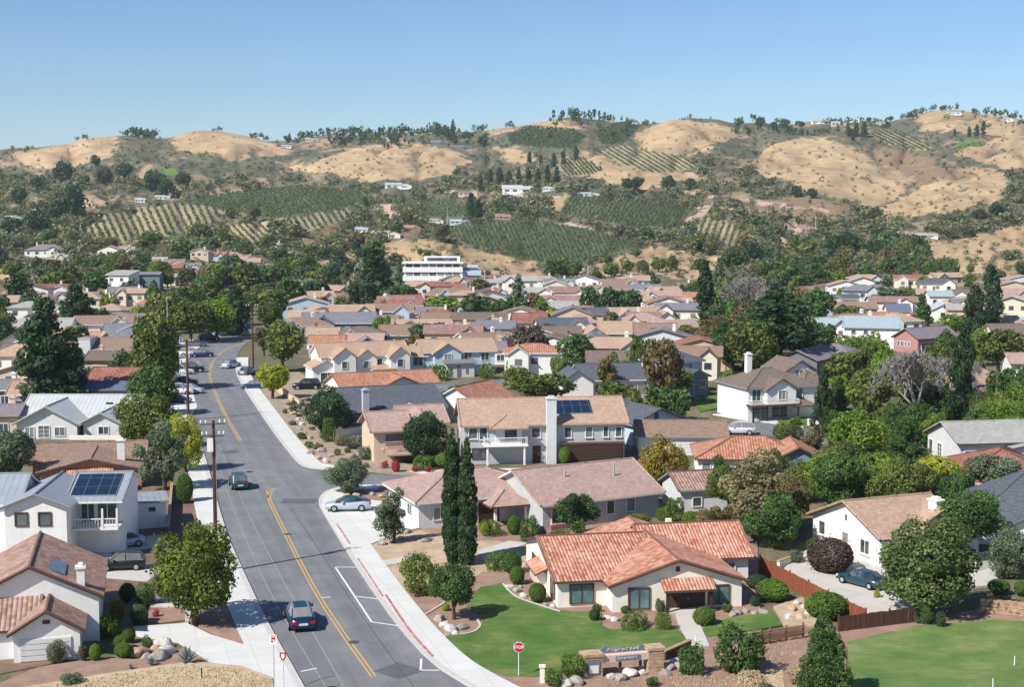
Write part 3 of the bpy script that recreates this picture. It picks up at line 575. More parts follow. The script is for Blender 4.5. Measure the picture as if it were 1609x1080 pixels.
def panels(root_o, x0, x1, y0, y1, e, s, name='solar_panel'):     # on the front slope of a roof whose underside starts at (y0s, e)
    b = MB(); z = lambda y: e + s * y + .16 + .09
    b.poly([(x0,y0,z(y0)),(x1,y0,z(y0)),(x1,y1,z(y1)),(x0,y1,z(y1))], 0, [(0,0),((x1-x0)/1.0,0),((x1-x0)/1.0,(y1-y0)*math.sqrt(1+s*s)),(0,(y1-y0)*math.sqrt(1+s*s))])
    for a, b_, c, d in ((x0,x1,y0,y0),(x0,x1,y1,y1),(x0,x0,y0,y1),(x1,x1,y0,y1)):
        b.tube((a,c,z(c)-.03),(b_,d,z(d)-.03),.035,.035,4,1)
    b.build(name, [M['solar'], M['steel']], root_o)
def rail(root, x0, x1, y, z0, z1, mat, name='railing', posts=.22, sides=0):
    b = MB(); b.box(x0, x1, y-.04, y+.04, z1-.08, z1); b.box(x0, x1, y-.03, y+.03, z0, z0+.06); n = max(2, int((x1-x0)/posts))
    for i in range(n+1): x = x0 + (x1-x0)*i/n; b.box(x-.02, x+.02, y-.02, y+.02, z0+.06, z1-.08)
    for x in (x0, x1):
        if sides: b.box(x-.04, x+.04, y+.04, y+sides, z1-.08, z1); b.box(x-.03, x+.03, y+.04, y+sides, z0, z0+.06)
        m_ = int(sides/posts) if sides else 0
        for i in range(1, m_): b.box(x-.02, x+.02, y+sides*i/m_-.02, y+sides*i/m_+.02, z0+.06, z1-.08)
    b.build(name, M[mat], root)
def part_box(root, name, mat, *boxes):
    b = MB()
    for q in boxes: b.box(*q)
    return b.build(name, M[mat], root)

# --- the terracotta bungalow on the corner lawn
o, a, L = AB((962,964), (1165,954))
def ex(root, ro):
    b = MB(); roof_slabs(b, V(3.55, 7.0, -1.15, .1, 1.62, 'shed', .55, oh=.12), True); b.build('porch_roof', [M['terra'], M['trim_brown']], root)
    part_box(root, 'porch_post', 'door_dark', (3.6,3.8,-1.1,-.9,0,1.6)); part_box(root, 'porch_post', 'door_dark', (6.75,6.95,-1.1,-.9,0,1.6))
    part_box(root, 'door_recess', 'dark_wood', (3.9,6.7,-.05,.03,.02,1.6)); part_box(root, 'threshold', 'slab', (3.7,6.9,-1.2,0,.0,.16))
    b = MB(); roof_slabs(b, V(-4.25, -3.5, 5.6, 9.2, 1.62, 'flat', 0, oh=.15), True)
    b = MB(); P = [(-4.45,5.5,1.5),(-4.45,9.3,1.5),(-3.42,9.3,1.98),(-3.42,5.5,1.98)]; b.poly(P[::-1], 0, [(q[1], (q[0]+4.45)*1.1) for q in P[::-1]]); b.poly([(x,y,z-.14) for x,y,z in P], 1)
    for i in range(4): p, q = P[i], P[(i+1) % 4]; b.poly([p, q, (q[0],q[1],q[2]-.14), (p[0],p[1],p[2]-.14)], 1)
    b.build('bay_roof', [M['terra'], M['trim_brown']], root); part_box(root, 'bay_wall', 'cream', (-4.2,-3.5,5.9,6.05,0,1.5)); part_box(root, 'bay_wall', 'cream', (-4.2,-3.5,8.8,8.95,0,1.5))
    part_box(root, 'vent', 'trim_brown', (4.55,4.85,-.05,.02,2.75,3.1)); part_box(root, 'chimney', 'cream', (6.9,7.3,10.6,11.0,2.5,4.05))
house('bungalow', "cream stucco bungalow with mottled terracotta tile roofs on the green corner lawn", o, a,
 [V(0,9.4,0,13.5,1.95,'gy',1.55,oh=.38), V(-3.5,4.0,1.75,14.4,1.95,'gx',1.62,oh=.38), V(4.4,12.1,6.4,13.6,2.0,'gx',1.72,oh=.38)], 'terra', 'cream',
 [(0,'f',1.2,.25,1.4,1.4,'td'),(0,'f',7.0,.35,1.4,1.25,'td'),(1,'f',.9,.35,1.6,1.25,'td'),(1,'l',3.0,.4,1.3,1.2,'d'),(1,'l',6.2,.3,1.7,1.3,'d'),(1,'l',10.3,.4,1.3,1.2,'d'),(2,'f',5.6,.6,1.0,.9),(2,'r',2.4,.6,1.2,1.0)],
 trim='trim_brown', extra=ex, doors=[(4.6,-.07,.17,.95,1.35,.1,'door_dark')])
# --- lower left: garage house
o, a, L = AB((22,1043), (126,1035))
def ex(root, ro):
    part_box(ro, 'skylight', 'glass', (2.6,3.3,2.2,2.9,2.28,2.42)); part_box(root, 'vent', 'trim_brown', (1.75,2.2,-.05,.02,2.35,2.6))
    b = MB(); s = 2.1 / 4.2
    zz = lambda x: 3.0 + 2.1 - s * (x - .8) + .17 + .06
    b.poly([(1.9,4.4,zz(1.9)),(2.9,4.4,zz(2.9)),(2.9,7.4,zz(2.9)),(1.9,7.4,zz(1.9))]); b.build('skylight', M['glass'], ro)
house('garage_house', "white house with brown barrel tile roofs and a wide white garage door, lower left", o, a, [V(0,3.95,0,6,1.9,'gy',1.2,oh=.35), V(-3.4,5.0,3.5,13.0,3.0,'gy',2.1,oh=.35), V(-5,1.2,.9,6.3,1.9,'gx',1.25,oh=.3)], 'brown_tile', 'white',
 [(1,'r',2,1.2,.9,.9),(1,'r',6,1.2,.9,.9)], trim='trim_brown', extra=ex, garages=[(.35,0,.02,3.1,1.45,'garage')], chims=[(3.9,4.1,2.5,4.75,.5,.5,'white')])
# --- white two storey house with solar panels
o, a, L = AB((10,890), (106,888))
def ex(root, ro):
    panels(ro, 4.4, 8.0, 3.0, 6.6, 4.95 - .3 * 3.8, .3)
    part_box(root, 'balcony_floor', 'trim_white', (4.75,8.4,1.6,3.8,2.35,2.5)); rail(root, 4.8, 8.4, 1.7, 2.5, 3.3, 'trim_white')
    part_box(root, 'balcony_post', 'trim_white', (8.25,8.4,1.6,1.75,2.5,4.1)); part_box(root, 'balcony_post', 'trim_white', (7.1,7.25,1.6,1.75,2.5,4.1))
house('solar_house', "white two storey house with grey metal roof carrying a block of blue solar panels", o, a, [V(0,4.75,0,9,4.65,'gy',.95,oh=.35), V(4.4,8.4,3.8,10.5,4.95,'gx',1.0,oh=.3,of=1.7), V(-6,.2,3.0,10,4.35,'gx',1.7,oh=.3)], 'grey_metal', 'white',
 [(0,'f',.85,3.25,.85,.95,'d'),(0,'f',2.65,3.25,.85,.95,'d'),(1,'f',.7,2.6,1.0,1.5),(1,'f',2.0,2.6,1.5,1.5)], trim='trim_white', extra=ex)
o, a, L = AB((186,834), (262,829))
house('carport', "low white carport building with flat grey roof beside the solar panel house", o, a, [V(0,L,0,4.0,2.3,'flat',0,oh=.25)], 'grey_metal', 'white', [(0,'f',2.6,1.5,.6,.4)], trim='trim_grey', cat='carport')
# --- ochre gabled house
o, a, L = AB((65,772), (222,766))
def ex(root, ro):
    b = MB(); roof_slabs(b, V(2.6,6.9,-1.1,.1,1.55,'shed',.5,oh=.1), True); b.build('awning', [M['terra'], M['trim_brown']], root)
    part_box(root, 'lean_to', 'ochre', (7.2,9.4,-1.6,-.02,-.5,.35))
house('ochre_house', "rust and ochre stucco house with tan shingle gables and a tall white chimney", o, a, [V(0,9.7,0,9,1.85,'gy',1.15,oh=.45,wm=1), V(-1.4,9.6,4.8,11.5,1.95,'gx',1.4,oh=.4)], ['brown_shingle'], ['tan','rust'],
 [(0,'f',7.1,.55,1.0,1.1,'d')], trim='trim_tan', extra=ex, chims=[(7.6,2.6,1.8,4.4,.75,.6,'white')])
# --- white standing seam house
o, a, L = AB((28,690), (190,690))
def ex(root, ro):
    part_box(root, 'patio_wall', 'cream', (6.6,12.9,-.9,-.7,0,.55)); part_box(ro, 'roof_vent', 'dark_wood', (9,9.8,6.6,6.9,3.2,3.6))
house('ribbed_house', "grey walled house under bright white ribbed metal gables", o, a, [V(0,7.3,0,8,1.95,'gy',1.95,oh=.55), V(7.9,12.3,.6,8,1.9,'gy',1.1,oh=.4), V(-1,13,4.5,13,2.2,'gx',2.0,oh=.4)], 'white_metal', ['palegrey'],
 [(0,'f',2.6,.2,1.3,1.4,'g'),(0,'f',1.0,.2,1.0,1.2),(1,'f',1.9,.5,1.2,.9),(0,'f',4.6,.4,1.2,1.0)], trim='trim_white', extra=ex)
# --- brown ranch pair in the centre
o, a, L = AB((658,832), (760,818))
def ex(root, ro):
    b = MB(); roof_slabs(b, V(6.2,9.6,-2.2,2.5,2.0,'hip',.9,oh=.35), True); b.build('porch_roof', [M['rose_tile'], M['trim_brown']], root)
    for x in (6.4, 9.3): part_box(root, 'porch_post', 'white', (x,x+.22,-2.0,-1.78,0,2.0))
    part_box(root, 'door_recess', 'door_dark', (5.6,7.6,-.06,.03,0,1.9))
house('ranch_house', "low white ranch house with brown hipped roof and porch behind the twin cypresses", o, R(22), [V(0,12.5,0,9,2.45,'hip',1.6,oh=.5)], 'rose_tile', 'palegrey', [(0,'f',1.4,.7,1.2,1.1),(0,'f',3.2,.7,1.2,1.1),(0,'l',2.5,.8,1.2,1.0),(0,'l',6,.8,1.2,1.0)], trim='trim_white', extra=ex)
o, a, L = AB((853,835), (1022,810))
def ex(root, ro):
    for x, y in ((4.1, 3.2), (9, 2.6)): part_box(ro, 'vent_pipe', 'steel', (x,x+.12,y,y+.12,3.4,4.5))
    part_box(root, 'bay_base', 'brickred', (.6,2.3,-.4,-.02,-.3,.5))
house('gabled_ranch', "long ranch house with white gable end, shade grey front wall and rosy brown roof", o, a - R(4), [V(0,12.2,0,10,2.35,'gx',2.1,oh=.45)], 'rose_tile', ['grey','white'], [(0,'f',.9,.6,1.3,1.3,'s'),(0,'f',6.6,.9,.75,1.1,'s'),(0,'f',8.7,.9,.85,1.1,'s'),(0,'f',4.4,.9,.8,1.1,'s')], trim='trim_white', extra=ex)  # shade on the front is put into the grey wall colour
# --- long two storey house
o, a, L = AB((730,730), (980,724))
def ex(root, ro):
    part_box(root, 'balcony_floor', 'white', (2.0,6.9,-1.5,0,2.1,2.3)); rail(root, 2.1, 6.8, -1.4, 2.3, 3.1, 'trim_white', sides=1.3)
    b = MB(); roof_slabs(b, V(3.0,6.6,-1.2,3.5,4.2,'hip',1.0,oh=.35), True); b.build('bay_roof', [M['tan_tile'], M['trim_tan']], root)
    part_box(root, 'bay_wall', 'palegrey', (3.4,6.3,-.7,0,2.3,4.2)); part_box(root, 'bay_window', 'glass', (4.4,5.7,-.78,-.7,2.7,3.9))
    part_box(root, 'timber_garage', 'dark_wood', (10.9,17.7,-.6,-.02,-.3,2.0)); b = MB()
    for q in range(7): b.box(10.95,17.6,-.68,-.6,.1+q*.27,.3+q*.27)
    b.build('slats', M['dark_wood'], root); part_box(root, 'storey_band', 'trim_brown', (10.7,17.9,-.75,-.02,2.02,2.2)); part_box(root, 'support_post', 'white', (2.3,2.5,-1.35,-1.15,0,2.1)); part_box(root, 'support_post', 'white', (6.4,6.6,-1.35,-1.15,0,2.1))
    panels(ro, 10.4, 14.6, 1.2, 3.4, 4.4, .54)
    part_box(root, 'arched_door', 'door_dark', (7.6,8.5,-.08,.02,0,1.9))
house('long_house', "long shade grey two storey house with balcony, tall chimney and tan roof", o, a, [V(0,18,0,8.2,4.4,'gx',2.2,oh=.45)], 'tan_tile', ['grey'],  # grey wall colour carries the shade of the front
 [(0,'f',.5,2.9,.9,1.1,'s'),(0,'f',1.7,2.8,.8,1.2,'s'),(0,'f',7.5,2.9,.9,1.0,'s'),(0,'f',11.2,2.8,.7,1.1,'s'),(0,'f',13.6,2.8,.7,1.1,'s'),(0,'f',15.6,2.8,.5,1.1,'s'),(0,'f',17,2.8,.6,1.0,'s'),(0,'f',.9,.6,1.6,1.1,'d'),(0,'l',3,3,.8,1.0)],
 trim='trim_tan', extra=ex, chims=[(9.6,-.45,-.5,7.2,1.05,.9,'palegrey')])
# --- brown house with loggia left of the dark round tree
o, a, L = AB((588,728), (700,722))
def ex(root, ro):
    part_box(root, 'loggia', 'darkgrey', (1.3,3.4,-.05,.03,1.9,3.1)); rail(root, 1.0, 3.6, -.5, 1.6, 2.4, 'pink'); part_box(root, 'balcony_floor', 'pink', (.9,3.7,-.6,0,1.4,1.6))
    b = MB(); roof_slabs(b, V(1.2,5.4,-1.6,.1,1.0,'shed',.6,oh=.15), True); b.build('porch_roof', [M['rose_tile'], M['trim_tan']], root)
house('loggia_house', "beige house with an upstairs loggia and rose brown roof beside clipped hedges", o, a, [V(0,4,0,7,3.6,'gx',1.5,oh=.5), V(3.4,8.4,1,8,3.7,'gy',1.5,oh=.4), V(4,9,3,9,3.8,'gx',1.5,oh=.4)], 'rose_tile', ['beige'], [(1,'f',1.8,2.6,1.0,.9)], trim='trim_tan', extra=ex)
# --- long dark roof and orange roofs behind it
def eave(A, B, z):
    a, b = G(*A, z), G(*B, z); a.z = 0; b.z = 0; d = b - a; return a, math.atan2(d.y, d.x), d.length
o, a, L = eave((542,648), (700,640), 2.3)
house('slate_house', "long low house under a plain slate grey roof with tall grey flue", o, a + R(2), [V(0,L,0,11,2.3,'gx',2.3,oh=.4)], 'dark_shingle', 'darkgrey', [(0,'f',2.2,.4,2.8,1.3),(0,'f',6,.5,1.2,1.1)], trim='trim_grey', chims=[(2.6,-.4,-.5,5.0,.8,.7,'lilac')])
o, a, L = eave((537,609), (688,601), 2.6)
house('orange_long_house', "long house with bright orange tile roof and a beige front gable", o, a, [V(0,L,0,8,2.6,'gx',1.4,oh=.4), V(6.2,11.6,-1,5,2.5,'gy',1.2,oh=.4)], 'orange_tile', ['cream','beige'], [(0,'f',1.5,.9,1.2,1.0),(0,'f',12,.9,1.2,1.0)], trim='trim_tan')
o, a, L = eave((752,635), (804,622), 2.4)
house('small_orange_house', "small white house with plain orange hipped roof behind the tan two storey roof", o, a, [V(0,L,0,7,2.4,'gx',1.9,oh=.4)], 'orange_tile', 'white', [(0,'r',2,1,.8,.8),(0,'f',2,1,1,.9)], trim='trim_white')
# --- white triple gable house
o, a, L = AB((508,604), (646,598))
def ex(root, ro):
    b = MB(); roof_slabs(b, V(8.0,11.6,-1.6,.4,2.1,'shed',.5,oh=.2), True); b.build('porch_roof', [M['tan_light'], M['trim_tan']], root)
house('triple_gable_house', "bright white two storey house with three front gables and tan roofs", o, a, [V(0,L,1.5,9,4.3,'gx',1.7,oh=.35), V(1.6,5.2,-1,6,4.3,'gy',1.4,oh=.3), V(5.6,9.0,.2,6,3.9,'gy',1.3,oh=.3), V(10.9,14.2,-1.2,6,4.2,'gy',1.4,oh=.3), V(-1.6,2.5,0,6,2.6,'gy',1.0,oh=.3)], 'tan_light', 'white',
 [(1,'f',1.3,2.5,.8,1.1),(2,'f',1.2,2.4,.8,1.0),(3,'f',1.2,2.5,.9,1.2),(0,'f',9.4,2.6,.8,1.0),(4,'f',1.2,.1,2.2,1.7),(1,'f',1.3,.2,.8,1.0)], trim='trim_white', extra=ex)
o, a, L = AB((668,592), (797,588))
def ex(root, ro):
    b = MB(); roof_slabs(b, V(3.0,8.2,-2.4,.3,2.3,'shed',.4,oh=.2), True); b.build('porch_roof', [M['grey_shingle'], M['trim_grey']], root); part_box(root, 'porch_wall', 'palegrey', (3.4,8.0,-2.2,-.02,-.3,2.2)); part_box(root, 'entry_recess', 'darkgrey', (5.0,5.6,-2.3,-2.2,0,1.9)); part_box(root, 'side_window', 'glass', (6.5,6.9,-2.28,-2.2,.6,1.6))
house('porch_house', "pale blue grey two storey house with tan roof and a grey walled entry porch", o, a, [V(0,12.4,1,9,4.0,'gx',1.7,oh=.4), V(1.6,6.2,-.2,6,3.9,'gy',1.5,oh=.35), V(-4.4,.4,1,7,3.4,'gx',1.3,oh=.35,wm=1)], 'tan_tile', ['paleblue','white'],
 [(1,'f',1.7,2.5,1.2,1.2,'g'),(0,'f',7.1,2.4,1.2,1.4),(0,'f',10,2.4,1.3,1.3),(2,'f',.6,1.8,1.5,1.4),(2,'f',2.6,1.8,1.6,1.4)], trim='trim_white', extra=ex)
# --- grey roofs in the middle
o, a, L = eave((690,617), (798,610), 2.3)
house('flat_grey_house', "low grey roofed house in front of the pale blue porch house", o, a, [V(0,L,0,5,2.3,'gx',.7,oh=.4)], 'grey_shingle', 'darkgrey', [(0,'f',3,.8,1.4,1.0)], trim='trim_grey')
o, a, L = eave((915,598), (1012,596), 2.7)
house('blue_slate_house', "white house with dark blue slate roof partly hidden by brownish trees", o, a, [V(0,L,0,8,2.7,'gx',1.9,oh=.4), V(-3.3,1.5,-.8,6,2.5,'gy',1.6,oh=.35)], 'dark_shingle', 'white', [(0,'f',2,.9,1.2,1.1),(0,'f',7,.3,3,1.6)], trim='trim_white')
o, a, L = AB((1066,624), (1130,616))
house('blue_tower_house', "blue grey two storey house with dark roof above a small green lawn", o, a, [V(1.2,7.4,2,9,4.9,'hip',1.4,oh=.4,wm=1), V(0,5,-1.4,5,2.9,'gy',1.0,oh=.35)], 'dark_shingle', ['teal','paleblue'], [(0,'f',.6,3.5,1.1,.9),(0,'f',3.2,3.5,.6,1.0),(1,'f',3.2,1.3,1.1,1.0),(1,'f',.8,.2,1,1.6)], trim='trim_white')
o, a, L = AB((1000,700), (1092,688))
house('grey_gable_house', "dark grey roofed house with pale front gable behind the white garage", o, a - R(6), [V(-.5,7,0,10,2.6,'gy',1.5,oh=.5,wm=1), V(-2.5,3,3,11,2.7,'gx',1.8,oh=.4)], 'dark_shingle', ['bluegrey','paleblue'], [(0,'f',3.2,3.0,.35,.6,'d')], trim='trim_grey')
o, a, L = AB((1020,716), (1133,712))
house('white_garage', "long white garage building with plain brown roof near the parked white car", o, R(-3), [V(-1.2,8.6,0,6,2.3,'gx',1.2,oh=.45)], 'brown_shingle', ['white'], [], trim='trim_grey', garages=[(1.0,0,0,6.2,1.7,'garage')], cat='garage')
# --- white balcony house
o, a, L = AB((1175,662), (1290,656))
def ex(root, ro):
    rail(root, -.2, 6.8, -1.6, 2.3, 2.9, 'trim_white', sides=1.4); part_box(root, 'balcony_floor', 'trim_brown', (-.3,6.9,-1.7,0,2.0,2.25))
    part_box(root, 'carport_post', 'iron', (-.1,.1,-1.6,-1.4,0,2.0)); part_box(root, 'carport_post', 'iron', (2.0,2.15,-1.6,-1.4,0,2.0)); part_box(root, 'carport_post', 'iron', (4.4,4.55,-1.6,-1.4,0,2.0)); part_box(root, 'carport_post', 'iron', (6.6,6.8,-1.6,-1.4,0,2.0))
    b = MB()
    for x0 in (.1, 2.2, 4.6):
        for q in range(5): b.box(x0, x0+1.95, -1.55, -1.5, .25+q*.36, .29+q*.36)
    b.build('gate_bars', M['iron'], root)
    b = MB(); roof_slabs(b, V(6.6,9.0,-1.5,1,2.0,'hip',.7,oh=.3), True); b.build('porch_roof', [M['umber_shingle'], M['trim_brown']], root)
house('balcony_house', "white two storey house with wide balcony over dark gated carports and tall white chimney", o, a, [V(0,10.5,0,9,4.4,'hip',1.9,oh=.4), V(2.3,6.6,-1.0,5,4.2,'gy',1.3,oh=.3,z=2.2), V(8.5,12.5,.8,9,4.4,'hip',1.6,oh=.35), V(7.6,12,3.5,10,6.0,'gy',1.3,oh=.3)], 'umber_shingle', 'white',
 [(1,'f',1.7,2.9,1.0,1.1,'g'),(0,'f',.6,2.7,1.2,1.4),(0,'f',7.2,2.9,.9,1.2),(2,'f',1.4,3.2,.8,.8),(3,'f',1.4,4.9,1.2,1.2),(0,'f',.9,.3,1.8,1.5,'g'),(0,'f',3.6,.3,2.2,1.5,'g')], trim='trim_grey', extra=ex, chims=[(3.1,6,3.5,8.2,.75,.75,'white')])
# --- orange hip roofs right of centre
o, a, L = eave((1098,720), (1200,738), 2.2)
house('orange_hip_house', "house with pale orange hip roof and white panelled side by the olive brown tree", o, R(-4), [V(0,11.2,0,8,2.2,'hip',1.6,oh=.45), V(7.4,12.8,-1.6,5,2.2,'gy',1.4,oh=.45,wm=1)], 'orange_tile', ['white','teal'], [(0,'f',.4,.2,.8,1.4),(0,'f',1.6,.2,.8,1.4),(1,'f',2.2,.9,1.0,.8)], trim='trim_brown')
o, a, L = eave((1078,770), (1142,770), 2.1)
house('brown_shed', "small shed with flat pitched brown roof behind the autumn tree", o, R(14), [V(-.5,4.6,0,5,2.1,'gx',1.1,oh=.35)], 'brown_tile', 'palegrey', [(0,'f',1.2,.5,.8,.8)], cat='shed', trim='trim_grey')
# --- right side white houses
o, a, L = AB((1277,852), (1384,893))
def ex(root, ro): part_box(root, 'vent', 'trim_brown', (L/2-.1,L/2+.1,-.05,.02,2.85,3.3)); part_box(root, 'side_awning', 'orange_tile', (L+.02,L+1.2,2,5,.9,1.0))
house('white_gable_house', "white house with tall sunlit gable end and pale tan tile roof above the redwood fence", o, a, [V(0,L,0,8,2.35,'gy',1.95,oh=.42), V(4.2,8.2,3.5,10.5,2.3,'gx',1.75,oh=.42)], 'tan_light', 'white',
 [(0,'f',1.0,1.0,.8,1.05,'s'),(0,'f',L/2-.4,.6,.8,1.2,'s'),(0,'f',L-2.6,.7,1.1,1.05,'s')], trim='trim_brown', extra=ex, chims=[(7.6,6.6,3.0,4.5,1.0,.8,'white')])
o, a, L = AB((1457,722), (1507,742))
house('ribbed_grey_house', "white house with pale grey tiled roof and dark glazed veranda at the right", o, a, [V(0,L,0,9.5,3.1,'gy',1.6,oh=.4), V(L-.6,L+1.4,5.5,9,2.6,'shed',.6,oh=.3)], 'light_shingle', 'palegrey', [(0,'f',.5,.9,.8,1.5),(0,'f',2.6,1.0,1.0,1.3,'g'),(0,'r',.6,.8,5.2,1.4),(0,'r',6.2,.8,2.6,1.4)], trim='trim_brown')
o, a, L = eave((1490,738), (1609,738), 2.0)
house('red_hip_house', "low house with brick red hipped roof at the right edge", o, R(-8), [V(1.5,L+2,-2,7,2.0,'hip',1.7,oh=.4), V(-1.2,4,-3.5,2.5,1.3,'gx',.8,oh=.3)], 'red_tile', 'white', [(0,'f',6,.8,1.2,.9)], trim='trim_white')
o, a, L = eave((1562,815), (1640,835), 2.2)
house('slate_pyramid_house', "white house with steep slate grey pyramid roof at the right edge", o, R(-10), [V(-1.5,9,0,10,2.2,'hip',3.2,oh=.45), V(1.2,6,-2,4,2.1,'gy',1.2,oh=.4)], 'dark_shingle', 'white', [(1,'f',1.5,.7,1.2,.9)], trim='trim_white')
o, a, L = AB((1352,786), (1402,786))
house('brown_roof_cottage', "small white cottage with brown roof edge among lime green trees", o, a, [V(0,L,0,5,1.9,'shed',.5,oh=.3)], 'umber_shingle', 'white', [(0,'f',1.2,.8,.8,.7)], trim='trim_brown')
o, a, L = AB((1520,640), (1562,636))
house('pink_house', "pale pink stucco house with a tan front door recess beside the far right street", o, a, [V(0,L+1,0,7,3.2,'gx',1.4,oh=.4), V(.2,2.8,-1.2,2,2.3,'gx',.6,oh=.3,wm=1)], 'tan_tile', ['pink','tan'], [(0,'f',3.2,.7,1.0,1.3),(1,'f',.7,.1,1.2,1.6)], trim='trim_white')
# --- pale blue pair, pink gable house, brown roof house
o, a, L = AB((1268,545), (1345,540)); 
house('pale_blue_house', "white two storey house with pale blue roofs and an orange porch awning", o, R(-3), [V(0,L,1,8,3.9,'gx',1.6,oh=.4), V(4.6,8.6,-1.2,5,3.9,'gy',1.6,oh=.35)], 'blue_shingle', ['white'], [(0,'f',.8,2.7,.8,.8),(0,'f',2.6,2.7,.8,.8),(1,'f',1.5,2.4,.9,1.0),(0,'f',.5,.5,3.2,1.2)], near=True, trim='trim_grey')
o, a, L = AB((1326,548), (1376,543))
house('pale_blue_neighbour', "white two storey house whose wide blue gable wall faces right", o, R(-14), [V(0,L,0,10,4.3,'gx',1.8,oh=.4), V(L-.02,L+.06,.05,9.95,4.3,'gx',1.75,oh=.0,wm=1)], 'blue_shingle', ['white','paleblue'], [(0,'f',1.4,3.0,.8,.8),(0,'f',3.8,3.0,.8,.8),(0,'f',1.2,.7,2.4,1.2)], trim='trim_grey')
o, a, L = AB((1404,552), (1442,556))
house('pink_gable_house', "rose pink gabled house with blue grey roof and a row of narrow windows", o, a, [V(0,L,0,12,2.9,'gy',1.7,oh=.4)], 'lilac_shingle', ['rose'], [(0,'f',1+.9*i,1.2,.45,.9) for i in range(4)] + [(0,'r',1,.8,7,1.2)], trim='trim_brown')
o, a, L = AB((1335,592), (1380,580))
house('lilac_roof_house', "dark house with lilac grey roof and a rust red end wall", o, a, [V(-9.5,1.4,2,9,3.4,'gx',1.4,oh=.4), V(0,6.5,0,8,3.6,'hip',1.3,oh=.6,wm=1)], 'lilac_shingle', ['darkgrey','brickred'], [(1,'f',2.6,.6,3.2,1.6)], trim='trim_brown')

